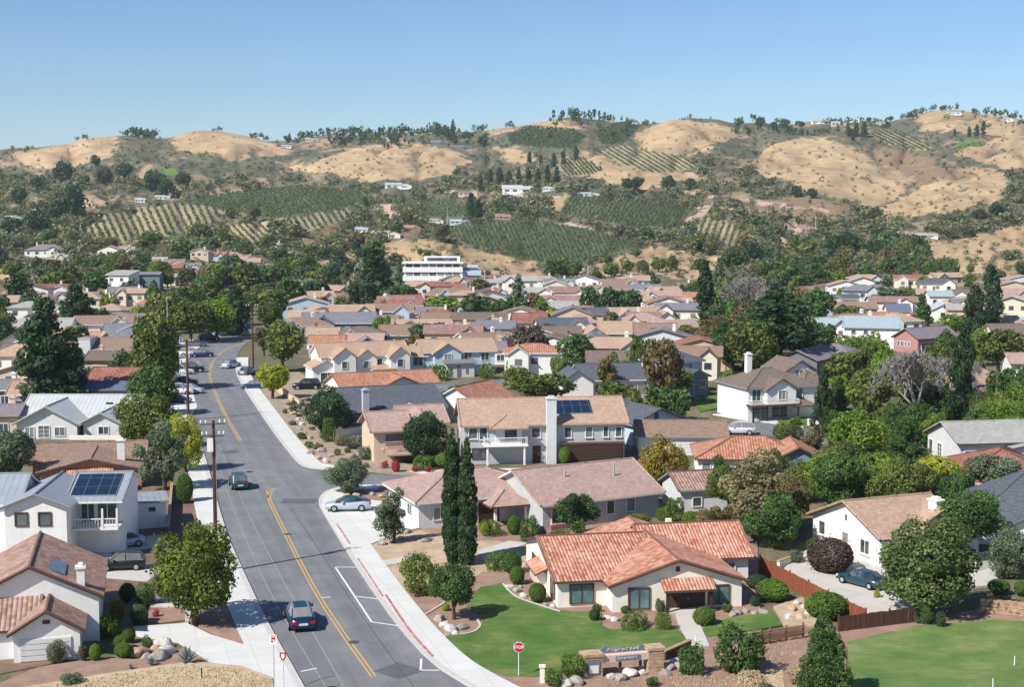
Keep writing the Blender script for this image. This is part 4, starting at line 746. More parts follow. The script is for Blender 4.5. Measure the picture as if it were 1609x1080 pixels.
# ------------------------------------------------------------------ middle distance houses: (eave centre x, eave row, width px, turn, depth, wall height, roof, rise, roof mat, wall mat, label[, option])
MID = [
 (532,508,112,3,9,3.2,'gx',1.9,'grey_shingle','teal',"long blue grey house with wide grey roof, left end of the centre rows"),
 (506,529,48,2,7,2.6,'gx',1.4,'tan_tile','white',"tan roofed house directly in front of the long blue grey house"),
 (513,541,54,2,6,2.6,'gx',1.3,'orange_tile','paleblue',"salmon orange roofed bungalow just behind the white triple gable house"),
 (568,541,60,-4,8,2.6,'gx',1.6,'rose_tile','lilac',"rose brown roofed house between an orange roof and a blue gable"),
 (526,556,54,2,7,3.2,'gx',1.6,'tan_tile','paleblue',"tan roofed annexe touching the white triple gable house"),
 (577,545,40,8,6,2.7,'gy',1.5,'lilac_shingle','blue',"house with vivid blue front gable behind the white triple gable house"),
 (492,458,26,6,7,3.0,'gy',1.5,'tan_light','tan',"small tan gabled house beside the large dark conifer"),
 (532,456,46,0,7,2.6,'gx',1.3,'tan_light','rose',"wide tan roofed house left of the white office building"),
 (622,478,56,4,9,2.7,'gx',1.8,'pink_tile','white',"house with pinkish red roof and white gable under the office building"),
 (605,489,44,0,7,2.6,'hip',1.4,'rose_tile','palegrey',"brown hip roofed house in front of the pinkish red roof"),
 (604,507,38,-4,6,2.5,'gx',1.3,'brown_shingle','tan',"brown roofed cottage right of the long blue grey house"),
 (412,470,46,-2,7,2.8,'gx',1.3,'grey_shingle','darkgrey',"grey roofed house at the far bend of the street"),
 (667,493,62,2,7,2.7,'gx',1.3,'lilac_shingle','white',"long lilac grey roofed house behind the dark round tree"),
 (685,504,40,10,7,2.6,'gx',1.6,'brown_shingle','tan',"brown roofed house just left of the leafy green row"),
 (625,527,54,3,8,2.6,'gx',1.7,'brown_shingle','paleblue',"brown roofed pale blue house left of the dark round tree"),
 (680,464,26,0,7,2.6,'hip',1.5,'pink_tile','rose',"pink hip roofed house below the office building"),
 (716,452,30,0,6,2.6,'gx',1.2,'red_tile','white',"terracotta roofed house touching the right end of the office"),
 (716,467,30,0,6,2.6,'gx',1.6,'lilac_shingle','lilac',"lilac roofed house right of the pink hip roof"),
 (729,523,34,4,7,2.6,'gx',1.4,'tan_light','white',"small tan roofed white house right of the dark round tree"),
 (778,518,58,-2,8,2.8,'gx',1.5,'grey_shingle','white',"grey roofed house with white front gable left of the red brown tree",'g'),
 (785,534,46,0,7,2.6,'hip',1.4,'pink_tile','bluegrey',"maroon roofed house behind the red brown tree"),
 (834,507,52,4,9,2.8,'gx',1.7,'red_tile','white',"house with the brightest red orange roof beside a lime green tree"),
 (664,556,36,0,6,2.8,'gx',1.2,'tan_tile','white',"tan roofed wing between the white triple gable house and the porch house"),
 (785,550,38,0,6,2.7,'gx',1.1,'lilac_shingle','white',"pale lilac roofed house right behind the porch house"),
 (900,459,74,0,7,3.4,'gx',1.4,'pink_tile','cream',"upper pinkish long roofed house under the tall white light pole"),
 (880,473,76,0,6,2.7,'gx',1.3,'pink_tile','white',"lower maroon pink long roofed house below the light pole"),
 (885,484,66,2,7,2.7,'gx',1.5,'light_shingle','white',"pale grey roofed house with white gable behind the red roof",'g'),
 (877,531,72,2,9,2.7,'gx',1.8,'umber_shingle','cream',"wide grey brown roofed house right of the red brown tree"),
 (936,532,48,4,9,2.7,'gy',2.0,'tan_tile','white',"house with broad white front gable among tan roofs"),
 (970,524,54,0,9,2.8,'gx',2.0,'tan_tile','palegrey',"large tan roofed house right of the broad white gable"),
 (895,547,50,0,6,2.9,'flat',0,'white_metal','white',"white flat canopied house behind olive green trees"),
 (962,553,34,4,6,2.4,'gx',1.9,'indigo_shingle','white',"house with solid indigo blue roof slope"),
 (1012,504,50,0,8,2.7,'gx',1.5,'brown_shingle','white',"brown roofed house right of the big dark tree cluster"),
 (1030,526,64,-2,9,2.7,'gx',1.9,'brown_shingle','bluegrey',"wide brown roofed house with slate wall above brownish trees"),
 (1072,467,58,0,7,2.8,'gx',1.2,'orange_tile','rose',"orange tan roofed house left of the tall thin cypress"),
 (1065,477,44,0,6,2.6,'gx',1.4,'rose_tile','bluegrey',"pink roofed house with long shaded porch left of the tall cypress"),
 (1084,452,36,0,6,2.6,'gx',1.3,'brown_shingle','darkgrey',"brown roofed house high behind the tall thin cypress"),
 (1010,455,56,0,7,2.6,'gx',1.4,'grey_shingle','white',"grey roofed house under the golden bushy knoll"),
 (1130,465,26,0,6,2.6,'gy',1.5,'brown_shingle','white',"small brown gabled house right of the tall thin cypress"),
 (1018,474,24,0,6,2.6,'gx',1.2,'tan_light','white',"small tan roofed white house beside a narrow green shrub"),
 (1048,502,32,8,7,2.8,'gy',1.6,'rose_tile','white',"little white gabled house with rose roof in front of the pink porch"),
 (1308,480,56,0,8,2.8,'hip',1.4,'light_shingle','tan',"beige house with pale grey hip roof behind the pale blue roofs"),
 (1380,456,52,0,8,2.6,'hip',1.4,'lilac_shingle','white',"lilac hip roofed house below the brushy hillside"),
 (1405,475,74,0,7,2.7,'gx',1.3,'pink_tile','white',"long house with rosy red roof right of grey green trees"),
 (1413,489,34,0,6,2.4,'gx',1.6,'indigo_shingle','white',"white house with steep blue roof in front of the rosy red roof"),
 (1375,503,74,0,7,2.4,'gx',1.5,'orange_tile','cream',"long pale orange roof seen over the pale blue houses"),
 (1438,462,36,0,7,2.7,'gx',1.3,'tan_tile','darkgrey',"tan roofed house near the right conifer"),
 (1480,466,36,0,8,3.6,'gx',1.4,'blue_shingle','white',"tall white house with pale blue roof left of the tall dark trees"),
 (1484,486,34,0,7,3.2,'gy',1.4,'white_metal','white',"white gabled house with white roof above a yellow green tree"),
 (1598,462,44,0,7,3.2,'gx',1.3,'rose_tile','pink',"pink walled house at the right edge under the golden slope"),
 (1604,503,32,0,6,2.8,'flat',0,'white_metal','white',"white flat roofed building at the right edge"),
 (1590,524,56,4,8,2.6,'gx',1.5,'umber_shingle','cream',"dark brown roofed house at the right edge above yellow green trees"),
 (1606,572,30,0,7,2.8,'gx',1.3,'rose_tile','white',"rosy roofed house at the right edge above the round green tree"),
 (70,393,62,0,12,3.5,'hip',2.4,'lilac_shingle','white',"large purple brown roofed house high on the left slope"),
 (102,404,28,0,7,2.8,'gx',1.4,'light_shingle','white',"pale roofed house just below the purple brown roof"),
 (62,417,30,0,7,3.2,'gx',1.4,'grey_shingle','white',"grey roofed white house on the left slope"),
 (222,432,56,0,7,5.6,'gx',.8,'grey_shingle','teal',"teal two storey wing beside the white block house"),
 (183,433,40,-14,8,6.2,'shed',1.2,'light_shingle','white',"white two storey block house with slanted pale roof on the left slope"),
 (257,436,36,0,7,3.0,'shed',.8,'light_shingle','cream',"cream house with a band of dark windows right of the teal wing",'w'),
 (315,425,42,0,8,3.0,'gx',1.2,'white_metal','rose',"pale roofed house with shaded carport above the left tree belt"),
 (340,401,28,0,7,3.2,'gx',1.4,'orange_tile','paleblue',"small orange roofed house above the left tree belt"),
 (278,421,16,0,6,2.6,'gx',1.2,'red_tile','rust',"tiny red roofed house above the left tree belt"),
 (250,409,22,0,6,3.0,'gx',1.2,'light_shingle','palegrey',"small pale grey house behind the teal wing"),
 (170,487,44,0,8,2.6,'hip',1.3,'tan_light','white',"tan hip roofed house right of the dark evergreen cluster"),
 (218,487,52,0,8,2.6,'hip',1.2,'pink_tile','paleblue',"pink hip roofed house with pale blue wall at the left"),
 (232,477,34,0,7,2.6,'hip',1.3,'orange_tile','rust',"orange hip roof behind the pink hip roof at the left"),
 (205,507,56,2,8,2.6,'gx',1.6,'lilac_shingle','white',"lilac roofed house left of the street trees"),
 (190,527,52,6,9,2.7,'gx',1.9,'grey_shingle','white',"grey roofed white house right of the dark evergreens"),
 (150,503,30,0,7,2.6,'flat',0,'white_metal','white',"white flat roofed house below the tan hip roof"),
 (20,520,52,0,8,2.7,'gx',1.0,'light_shingle','cream',"cream flat pitched house at the left edge"),
 (20,542,48,4,8,3.0,'gy',1.7,'grey_shingle','white',"white gabled house with grey roof at the left edge"),
 (18,553,36,0,6,3.2,'gx',1.1,'umber_shingle','white',"white house with grey brown roof below the left edge gable"),
 (171,550,66,-4,9,3.0,'gx',1.7,'brown_shingle','palegrey',"brown roofed house with tall white side wall by the big evergreen",'t'),
 (166,567,66,-4,8,2.9,'gx',1.1,'umber_shingle','beige',"beige walled house with thin grey brown roof right of the big evergreen"),
 (172,604,70,-5,8,2.6,'gx',1.9,'red_tile','darkgrey',"red orange roofed house in the shade of the big evergreen"),
 (158,614,74,-4,6,2.4,'gx',.8,'indigo_shingle','bluegrey',"white house coloured in blue grey shade behind the white ribbed roof"),  # white house whose shade is put into the wall and roof colours
 (32,620,36,0,6,2.4,'gx',1.4,'tan_light','white',"little tan roofed house left of the big evergreen trunk"),
 (6,613,26,0,6,2.5,'gx',1.0,'grey_shingle','darkgrey',"grey roofed shed at the left edge near the big evergreen"),
 (10,655,30,0,6,2.4,'gx',1.0,'lilac_shingle','beige',"small beige house at the left edge beside the white ribbed roof"),
 (905,502,40,0,7,2.6,'gx',1.4,'rose_tile','white',"rose roofed house behind the purple and lime trees"),
 (755,478,44,0,7,2.6,'gx',1.3,'tan_tile','cream',"tan roofed house glimpsed through the leafy green row"),
 (1530,492,40,0,7,2.6,'gx',1.4,'tan_tile','cream',"tan roofed house behind the tall dark trees at right"),
 (1175,470,40,0,7,2.6,'gx',1.3,'rose_tile','cream',"rose roofed house glimpsed behind the bare grey trees"),
 (1250,470,34,0,7,2.6,'gx',1.2,'orange_tile','rust',"orange roofed house among dark trees left of the beige house"),
]
for px, py, wpx, turn, dep, e, r, rise, rm, wm, label, *op in MID:
    op = op[0] if op else ''; p = hit(px, py, e); x, y, z = p
    c = Vector((x, y)); wid = wpx / pxm(x, y, z); ang = R(turn) - math.atan2(x, y) * .25
    org = c - Vector((math.cos(ang), math.sin(ang))) * wid / 2; near = y < 330
    vols = [V(0, wid, 0, dep, e, r, rise, oh=.4)]; wins = []
    rs = random.Random(px * 7 + py)
    storeys = [(e - 2.0)] if e < 4.5 else [.8, e - 1.9]
    for zz in storeys:
        if op == 'w': wins.append((0, 'f', .5, zz, wid - 1, 1.2)); continue
        nw = max(1, int(wid / 3.2))
        for i in range(nw): wins.append((0, 'f', wid * (i + .5) / nw - .6 + rs.uniform(-.3, .3), max(.4, zz), rs.choice((1.0, 1.3, 1.6)), 1.1))
    wins.append((0, 'l', dep * .35, max(.5, e - 2), 1.1, 1.0)); wins.append((0, 'r', dep * .4, max(.5, e - 2), 1.1, 1.0))
    if wid > 8 and r in ('gx', 'hip') and op != 'w':
        q = rs.choice((.12, .55)) * wid; vols.append(V(q, q + wid * .32, -1.4, dep * .5, e - .1, 'gy', min(rise * .9, 1.5), oh=.3)); wins.append((1, 'f', wid * .16 - .6, max(.5, e - 2), 1.2, 1.0))
    if op == 't': vols.append(V(-1.5, .6, -.5, 4, 5.0, 'flat', 0, oh=.1))
    chim = [(wid * rs.uniform(.2, .8), dep * .55, e, e + rise + .9, .6, .6, rs.choice(('white', 'beige', 'brickred')))] if r != 'flat' and rs.random() < .45 else []
    house('house', label, (org.x, org.y, z), ang, vols, rm, wm, wins, near=near, chims=chim, trim=rs.choice(('trim_white', 'trim_tan', 'trim_brown')))
# --- more low houses packed between the ones above
rs = random.Random(12)
def clash(p, rad):
    return any((x - p.x) ** 2 + (y - p.y) ** 2 < (q + rad) ** 2 for x, y, q in FOOT)
RN = dict(tan_tile='tan', rose_tile='rosy brown', tan_light='pale tan', brown_shingle='grey brown', umber_shingle='umber', lilac_shingle='lilac grey', grey_shingle='grey', light_shingle='pale grey', red_tile='brick red', orange_tile='salmon', pink_tile='dusky pink', dark_shingle='slate')
for (x0, y0, x1, y1), n, where in (((470,452,1090,520),44,"centre rows below the office"),((480,520,1110,612),22,"rows by the plum tree"),((0,470,240,640),22,"rows by the evergreen"),((1290,450,1609,540),22,"rows below the brushy slope"),((40,392,470,440),12,"left slope above the tree belt")):
    got = 0
    for _ in range(n * 14):
        if got >= n: break
        px, py = rs.uniform(x0, x1), rs.uniform(y0, y1); p = hit(px, py); wid = rs.uniform(8, 12.5); dep = rs.uniform(6, 8)
        c = Vector((p.x, p.y + dep / 2, 0)); pr = proj(p.x, p.y, 0)
        if clash(c, math.hypot(wid, dep) * .36) or inpoly(np.array([px]), np.array([py]), [(x - (16 if x < 480 else 0), y) for x, y in ROADBUF])[0] or (300 < px < 480 and py > 440) or (630 < px < 830 and py > 575) or (480 < px < 660 and py > 560): continue
        rm = rs.choice(list(RN)[:9] + ['tan_tile', 'rose_tile', 'tan_light', 'brown_shingle'] + list(RN)); wm = rs.choice(['white', 'white', 'white', 'cream', 'palegrey', 'beige', 'paleblue', 'ivory']); e = rs.uniform(2.8, 4.4); r_ = rs.choice(['gx', 'gx', 'hip', 'gy']); rise = rs.uniform(1.0, 1.6)
        ang = rs.choice((0, 0, .12, -.12, .3)) - math.atan2(p.x, p.y) * .25; vols = [V(0, wid, 0, dep, e, r_, rise if r_ != 'gy' else rise * 1.2, oh=.4)]; wins = [(0, 'f', wid * (i + .5) / 3 - .6, e - 1.9, 1.2, 1.1) for i in range(3)] + [(0, 'l', 2, e - 1.8, 1, 1), (0, 'r', 2, e - 1.8, 1, 1)]
        if r_ != 'gy': q = rs.choice((.06, .6)) * wid; vols.append(V(q, q + wid * .34, -1.5, dep * .5, e - .1, 'gy', min(rise, 1.5), oh=.3)); wins.append((1, 'f', wid * .17 - .6, e - 2.0, 1.2, 1.1))
        lab = "%s house with %s %s roof, %s" % (dict(palegrey='pale grey', paleblue='pale blue').get(wm, wm), RN[rm], dict(gx='gabled', gy='front gabled', hip='hipped')[r_], where)
        house('house', lab, (p.x - math.cos(ang) * wid / 2, p.y - math.sin(ang) * wid / 2, p.z), ang, vols, rm, wm, wins, near=False, group=lab.replace('house', 'houses'), trim=rs.choice(('trim_white', 'trim_tan', 'trim_brown')), chims=[(wid * .7, dep * .55, e, e + rise + .8, .6, .6, 'white')] if rs.random() < .35 else []); got += 1
# --- hillside and ridge houses (px, row of base, width px, height px, roof, wall, label)
FAR = [(626,296,42,9,'blue_shingle','white',"white hill villa with pale blue roof above the dense dark vineyard"),(722,352,30,7,'white_metal','paleblue',"white roofed hill house left of the broad vineyard"),
 (606,374,46,11,'tan_tile','cream',"tan tile roofed villa standing on top of the golden knoll"),(648,364,26,10,'orange_tile','rust',"orange roofed villa right of the tan villa on the knoll"),(568,366,20,9,'blue_shingle','white',"white pavilion left of the tan villa on the knoll"),
 (815,304,52,13,'white_metal','white',"large white villa with slanted white roofs on the middle hillside"),(862,300,20,7,'white_metal','white',"small white house right of the large white villa"),(735,308,30,9,'umber_shingle','beige',"dark roofed hill house left of the large white villa"),
 (925,308,34,6,'blue_shingle','white',"low white house above the upper terrace vineyard"),(790,345,24,9,'pink_tile','rose',"pinkish hill house above the broad vineyard"),(686,350,22,6,'tan_tile','white',"small tan hill house near the broad vineyard"),
 (1271,366,24,10,'pink_tile','pink',"pink villa at the head of the dirt track on the right hillside"),(1302,368,12,6,'indigo_shingle','white',"tiny blue roofed house right of the pink villa"),(1452,374,40,8,'light_shingle','white',"long pale house among trees on the right hillside"),(1438,374,16,8,'light_shingle','beige',"small beige house left end of the right hillside pair"),
 (690,228,26,8,'grey_shingle','darkgrey',"grey roofed ridge house over the middle golden hill"),(602,222,22,8,'grey_shingle','beige',"grey gabled house among ridge trees left of the middle"),(650,211,16,6,'light_shingle','white',"small white ridge house by a green clearing"),(725,235,34,7,'umber_shingle','darkgrey',"dark roofed house at the right end of the middle golden hill"),
 (1286,194,20,6,'light_shingle','white',"first white house in the ridge row at right"),(1318,198,22,8,'light_shingle','beige',"beige house in the ridge row at right"),(1342,192,16,7,'white_metal','white',"white roofed house in the ridge row at right"),(1500,180,20,5,'blue_shingle','white',"white house on the far right ridge top"),(1580,190,22,5,'blue_shingle','white',"pale house at the far right end of the ridge"),
 (905,198,20,8,'umber_shingle','rust',"rust walled house on the ridge between groves of tall trees"),(490,222,20,5,'light_shingle','beige',"beige house on the left of the wooded ridge"),(450,232,16,5,'light_shingle','white',"white house on the saddle left of the wooded ridge"),
 (220,318,16,7,'white_metal','white',"small white house at the top of the rowed vineyard"),(255,313,24,6,'white_metal','white',"low white barn above the rowed vineyard"),(108,314,18,6,'white_metal','white',"small white house among dark trees on the left hill"),(20,346,26,7,'light_shingle','white',"pale house low on the left hillside"),(62,333,16,5,'white_metal','white',"tiny white house left of the golden clearing"),
 (960,190,14,5,'light_shingle','white',"tiny white house below the tallest grove on the ridge"),(1445,176,12,4,'light_shingle','white',"tiny white house on the brushy right summit"),(1385,196,14,5,'tan_tile','white',"tiny tan roofed house left of the high vineyard")]
for px, py, wpx, hpx, rm, wm, label in FAR:
    p = hit(px, py); s = pxm(p.x, p.y, p.z); wid = wpx / s; hh = hpx / s; e = hh * .62
    vols = [V(0, wid * .62, 0, min(8, wid), e, 'gx', hh * .38, oh=.3), V(wid * .5, wid, -1.5, min(7, wid) - 1, e * .85, 'gy' if wpx % 4 else 'gx', hh * .34, oh=.3)]
    wins = [(0, 'f', wid * .08, e * .35, wid * .14, e * .42), (0, 'f', wid * .32, e * .35, wid * .14, e * .42), (1, 'f', wid * .12, e * .3, wid * .2, e * .42)]
    house('hill_house', label, (p.x - wid / 2, p.y, p.z), -math.atan2(p.x, p.y) * .3, vols, rm, wm, wins, near=False)
# --- white stepped office building
p = hit(680, 455); s = pxm(p.x, p.y, p.z)
root = empty('office_building', (p.x - 47 / s, p.y, p.z), 0); tag(root, "long white three storey office building with bands of dark windows", 'office')
W_ = 94 / s; fh = 13.5 / s; b = MB(); bw = MB(); bp = MB()
for k in range(3):
    x0 = 0 if k else 1.2; b.box(x0, W_, 0, 9, k * fh - (2 if k == 0 else 0), (k + 1) * fh - fh * .42); b.box(x0 + .4, W_ - .4, .5, 8.6, (k + 1) * fh - fh * .42, (k + 1) * fh)
b.box(-.3, W_ + .3, -.3, 9.3, 3 * fh, 3 * fh + .5); b.box(W_ * .35, W_ * .95, 2.5, 8, 3 * fh + .5, 3 * fh + 2.4)
b.build('wall', M['white'], root)
for k in range(3):
    n_ = 7
    for i in range(n_):
        x0 = .9 + (W_ - 1.8) * i / n_; q = MB(); q.box(x0 + .25, x0 + (W_ - 1.8) / n_ - .25, .36, .5, (k + 1) * fh - fh * .40, (k + 1) * fh - .08); q.build('window', M['glass'], root)
q = MB(); q.box(W_ * .4, W_ * .9, 2.36, 2.5, 3 * fh + .9, 3 * fh + 2.0); q.build('window', M['glass'], root)
b = MB(); b.box(W_, W_ + 6.5, 1.5, 8, -2, fh * 1.1); b.box(W_, W_ + 6.5, 1.5, 8, fh * 1.6, fh * 2.2); b.box(W_ + .3, W_ + 6.2, 2.0, 7.7, fh * 1.1, fh * 1.6); b.box(W_, W_ + 5.4, 1.5, 8, fh * 2.5, fh * 2.75); b.box(W_ + .3, W_ + 5.2, 2.2, 7.7, fh * 2.2, fh * 2.5); b.build('annexe', M['paleblue'], root)
q = MB(); q.box(W_ + .5, W_ + 6.0, 1.9, 2.0, fh * 1.12, fh * 1.58); q.box(W_ + .5, W_ + 5.0, 2.1, 2.2, fh * 2.22, fh * 2.48); q.build('window', M['glass'], root)
FOOT.append((p.x, p.y + 4, 18))
# ------------------------------------------------------------------ foliage
def leaf_mat(name, dark, mid, light, rough=.65, trans=.34):
    m = N(name); at = m.n("ShaderNodeAttribute", attribute_name="tint"); oi = m.n("ShaderNodeObjectInfo")
    k = m.math('ADD', at.outputs["Fac"], m.math('MULTIPLY', m.math('SUBTRACT', oi.outputs["Random"], .5), .22))
    c = m.ramp(k, [(.1, scale3(lin(dark), 1.2)), (.5, scale3(lin(mid), 1.12)), (.92, scale3(lin(light), 1.1))]); m.done(c, rough, .25)
    tr = m.n("ShaderNodeBsdfTranslucent"); m.l(m.mix(1.0, c, (1.1, 1.15, .7), 'MULTIPLY'), tr.inputs[0]); mx = m.n("ShaderNodeMixShader"); mx.inputs[0].default_value = trans
    out = m.t.nodes["Material Output"]; m.l(m.b.outputs[0], mx.inputs[1]); m.l(tr.outputs[0], mx.inputs[2]); m.l(mx.outputs[0], out.inputs[0]); return m.mat
LM = dict(olive=leaf_mat('olive_leaves', '#3f4a25', '#5f6c35', '#7f8846'), green=leaf_mat('green_leaves', '#2c4322', '#466231', '#5f7a3f'), dark=leaf_mat('dark_leaves', '#26382a', '#3c5436', '#526c44'),
 oak=leaf_mat('oak_leaves', '#34431f', '#516334', '#73804c'), maple=leaf_mat('maple_leaves', '#3c481e', '#5a6a28', '#7e8638'), bright=leaf_mat('bright_leaves', '#46602a', '#66802f', '#889a40'), yellow=leaf_mat('yellow_leaves', '#6f7a22', '#939a30', '#b3b048'), grey=leaf_mat('grey_green_leaves', '#44503c', '#627055', '#828c72'),
 browny=leaf_mat('brown_olive_leaves', '#4c452c', '#6b6140', '#8a7c55'), autumn=leaf_mat('autumn_leaves', '#5a5a24', '#84752c', '#a88a3a'), purple=leaf_mat('purple_brown_leaves', '#453a36', '#5f524a', '#776a5e'),
 cypress=leaf_mat('cypress_leaves', '#26391f', '#3a5130', '#53683f'), conifer=leaf_mat('conifer_leaves', '#26381f', '#3c5230', '#54673c'), hedge=leaf_mat('hedge_leaves', '#3c5222', '#55702c', '#70883c'),
 tan=leaf_mat('tan_leaves', '#5f5840', '#7d7655', '#968e6c'), agave=leaf_mat('agave_leaves', '#5c6c70', '#7c8c90', '#9aa8aa'), scrub=leaf_mat('scrub_leaves', '#434d32', '#69714f', '#938a68'), pale=leaf_mat('pale_grass_leaves', '#a09074', '#b9a688', '#cbb99c'),
 vine=leaf_mat('vine_leaves', '#3a4a30', '#52633f', '#6b7a50'), red=leaf_mat('red_flowers', '#8a2c34', '#b04048', '#c45a5c'))
def cards(P, Nn, size, r, elong=1.0, upright=False):
    n = len(P); t = r.normal(size=(n, 3)); 
    if upright: t = t * .35 + np.array([0, 0, 1.0])
    t -= Nn * (t * Nn).sum(1)[:, None]; t /= np.linalg.norm(t, axis=1)[:, None] + 1e-9; u = np.cross(Nn, t)
    s = (size * r.uniform(.45, 1.45, n))[:, None]; a = t * s * elong * .5; c = u * s * .5
    k = r.uniform(.55, 1, (n, 1))
    return np.stack([P - a, P + c * k, P + a, P - c], 1)
def blob_leaves(blobs, n, size, r, elong=1.0, upright=False, shell=.28, flat=1.0):
    B = np.array(blobs, float); wgt = B[:, 3] ** 2; wgt /= wgt.sum(); i = r.choice(len(B), int(n * 1.5), p=wgt)
    d = r.normal(size=(len(i), 3)); d /= np.linalg.norm(d, axis=1)[:, None]
    P = B[i, :3] + d * (B[i, 3] * (1 - shell * r.random(len(i)) ** 1.5))[:, None] * np.array([1, 1, flat])
    dist = np.linalg.norm((P[:, None] - B[None, :, :3]) / np.array([1, 1, flat]), axis=2) / B[None, :, 3]; dist[np.arange(len(i)), i] = 9
    out_ = r.random(len(P)) < (.13 if shell > .15 else .02); P[out_] += d[out_] * (B[i[out_], 3] * r.uniform(.05, .38, out_.sum()))[:, None]
    keep = (dist.min(1) > .62) & (P[:, 2] > .02)
    if len(B) > 8 and shell > .15:                       # gaps where the inside of the crown shows
        H_ = P[r.integers(0, len(P), 22)]; hr = r.uniform(.25, .62, 22) * np.median(B[:, 3]); keep &= ((np.linalg.norm(P[:, None] - H_[None], axis=2) / hr[None]).min(1) > r.uniform(.75, 1.05, len(P)))
    P, d, i = P[keep][:n], d[keep][:n], i[keep][:n]
    nn = d * .75 + r.normal(size=d.shape) * .5 + np.array([0, 0, .15]); nn /= np.linalg.norm(nn, axis=1)[:, None]
    tint = np.clip(.5 + r.normal(0, .16, len(B))[i] + r.normal(0, .15, len(P)), 0, 1)
    return cards(P, nn, size, r, elong, upright), tint
def crown_blobs(kind, r):
    b = []
    def ell(k, cx, cz, rx, rz, r0, r1, fill=.55):
        for _ in range(k):
            d = r.normal(size=3); d /= np.linalg.norm(d); q = r.uniform(fill, 1)
            b.append((cx + d[0]*rx*q, d[1]*rx*q, cz + d[2]*rz*q, r.uniform(r0, r1)))
    if kind == 'broad': ell(30, 0, 3.9, 2.0, 1.75, .7, 1.25); W, H = 6, 6.4
    elif kind == 'round': ell(40, 0, 2.9, 2.25, 2.0, .5, 1.1, .55); b.append((0,0,2.8,1.6)); W, H = 6.2, 5.7
    elif kind == 'loose': ell(34, 0, 3.1, 2.0, 2.3, .3, .75, .3); W, H = 5, 5.9
    elif kind == 'full': ell(40, 0, 3.5, 2.15, 2.5, .6, 1.1, .6); b.append((0,0,3.3,2.0)); W, H = 6, 6.6
    elif kind == 'bush': ell(20, 0, .95, 1.05, .8, .3, .6); b.append((0,0,.8,.9)); W, H = 3, 2.2
    elif kind == 'ball': b = [(0, 0, .72, .78), (.15, .1, .75, .7), (-.12, .1, .7, .72)]; W, H = 1.75, 1.5
    elif kind == 'cypress':
        for q in range(130):
            z = r.uniform(.3, 9.7); rad = .82 * min(1, (10 - z) / 4.2) ** .75 * min(1, .55 + z / 3); a = r.uniform(0, 6.28); b.append((math.cos(a)*rad*.4, math.sin(a)*rad*.4, z, max(.12, rad*.6)))
        W, H = 1.75, 10
    elif kind == 'conifer':
        for q in range(70):
            t = r.random() ** .8; z = .5 + 6.6 * t; rad = 2.0 * (1 - t) ** .8 + .15; a = r.uniform(0, 6.28); k = r.uniform(.35, 1); b.append((math.cos(a)*rad*k, math.sin(a)*rad*k, z - rad*k*.25, .32 + .3*(1-t)))
        W, H = 4.4, 7.6
    elif kind == 'pine':
        for q in range(110):
            t = r.random() ** .9; z = .3 + 5.4 * t; rad = 2.05 * (1 - t) ** .62 + .12; a = r.uniform(0, 6.28); k = r.uniform(.45, 1); b.append((math.cos(a)*rad*k, math.sin(a)*rad*k, z, .28 + .42*(1-t)))
        W, H = 4.7, 6.3
    elif kind == 'tall':
        for q in range(80):
            z = r.uniform(.6, 12); rad = 2.35 * math.sin(min(1, (13.2 - z) / 8) * 1.57) ; a = r.uniform(0, 6.28); k = r.uniform(.3, 1); b.append((math.cos(a)*rad*k, math.sin(a)*rad*k, z, r.uniform(.55, 1.1) * (1 if z < 10 else .7)))
        W, H = 6, 13
    elif kind == 'eucalypt':
        for q in range(22):
            z = r.uniform(4, 10.5); rad = 1.9 * (.5 + .5*math.sin((z-4)/6.5*3.1)); a = r.uniform(0, 6.28); k = r.uniform(.3, 1); b.append((math.cos(a)*rad*k, math.sin(a)*rad*k, z, r.uniform(.5, .95)))
        W, H = 5, 11.3
    elif kind == 'box':
        for x in np.linspace(-.75, .75, 6):
            for y in np.linspace(-.3, .3, 2): b.append((x, y, .55, .42)); b.append((x, y, .3, .42))
        W, H = 2.3, .98
    return b, W, H
CARD = dict(pine=(6500, .22, .3), full=(6500, .27, .28), broad=(5200, .30, .30), round=(5600, .27, .24), loose=(3600, .24, .4), bush=(2200, .17, .26), ball=(3200, .13, .10), cypress=(6500, .20, .14), conifer=(5200, .24, .35), tall=(8000, .33, .3), eucalypt=(3400, .34, .4), box=(1500, .12, .12))
PROTO = {}
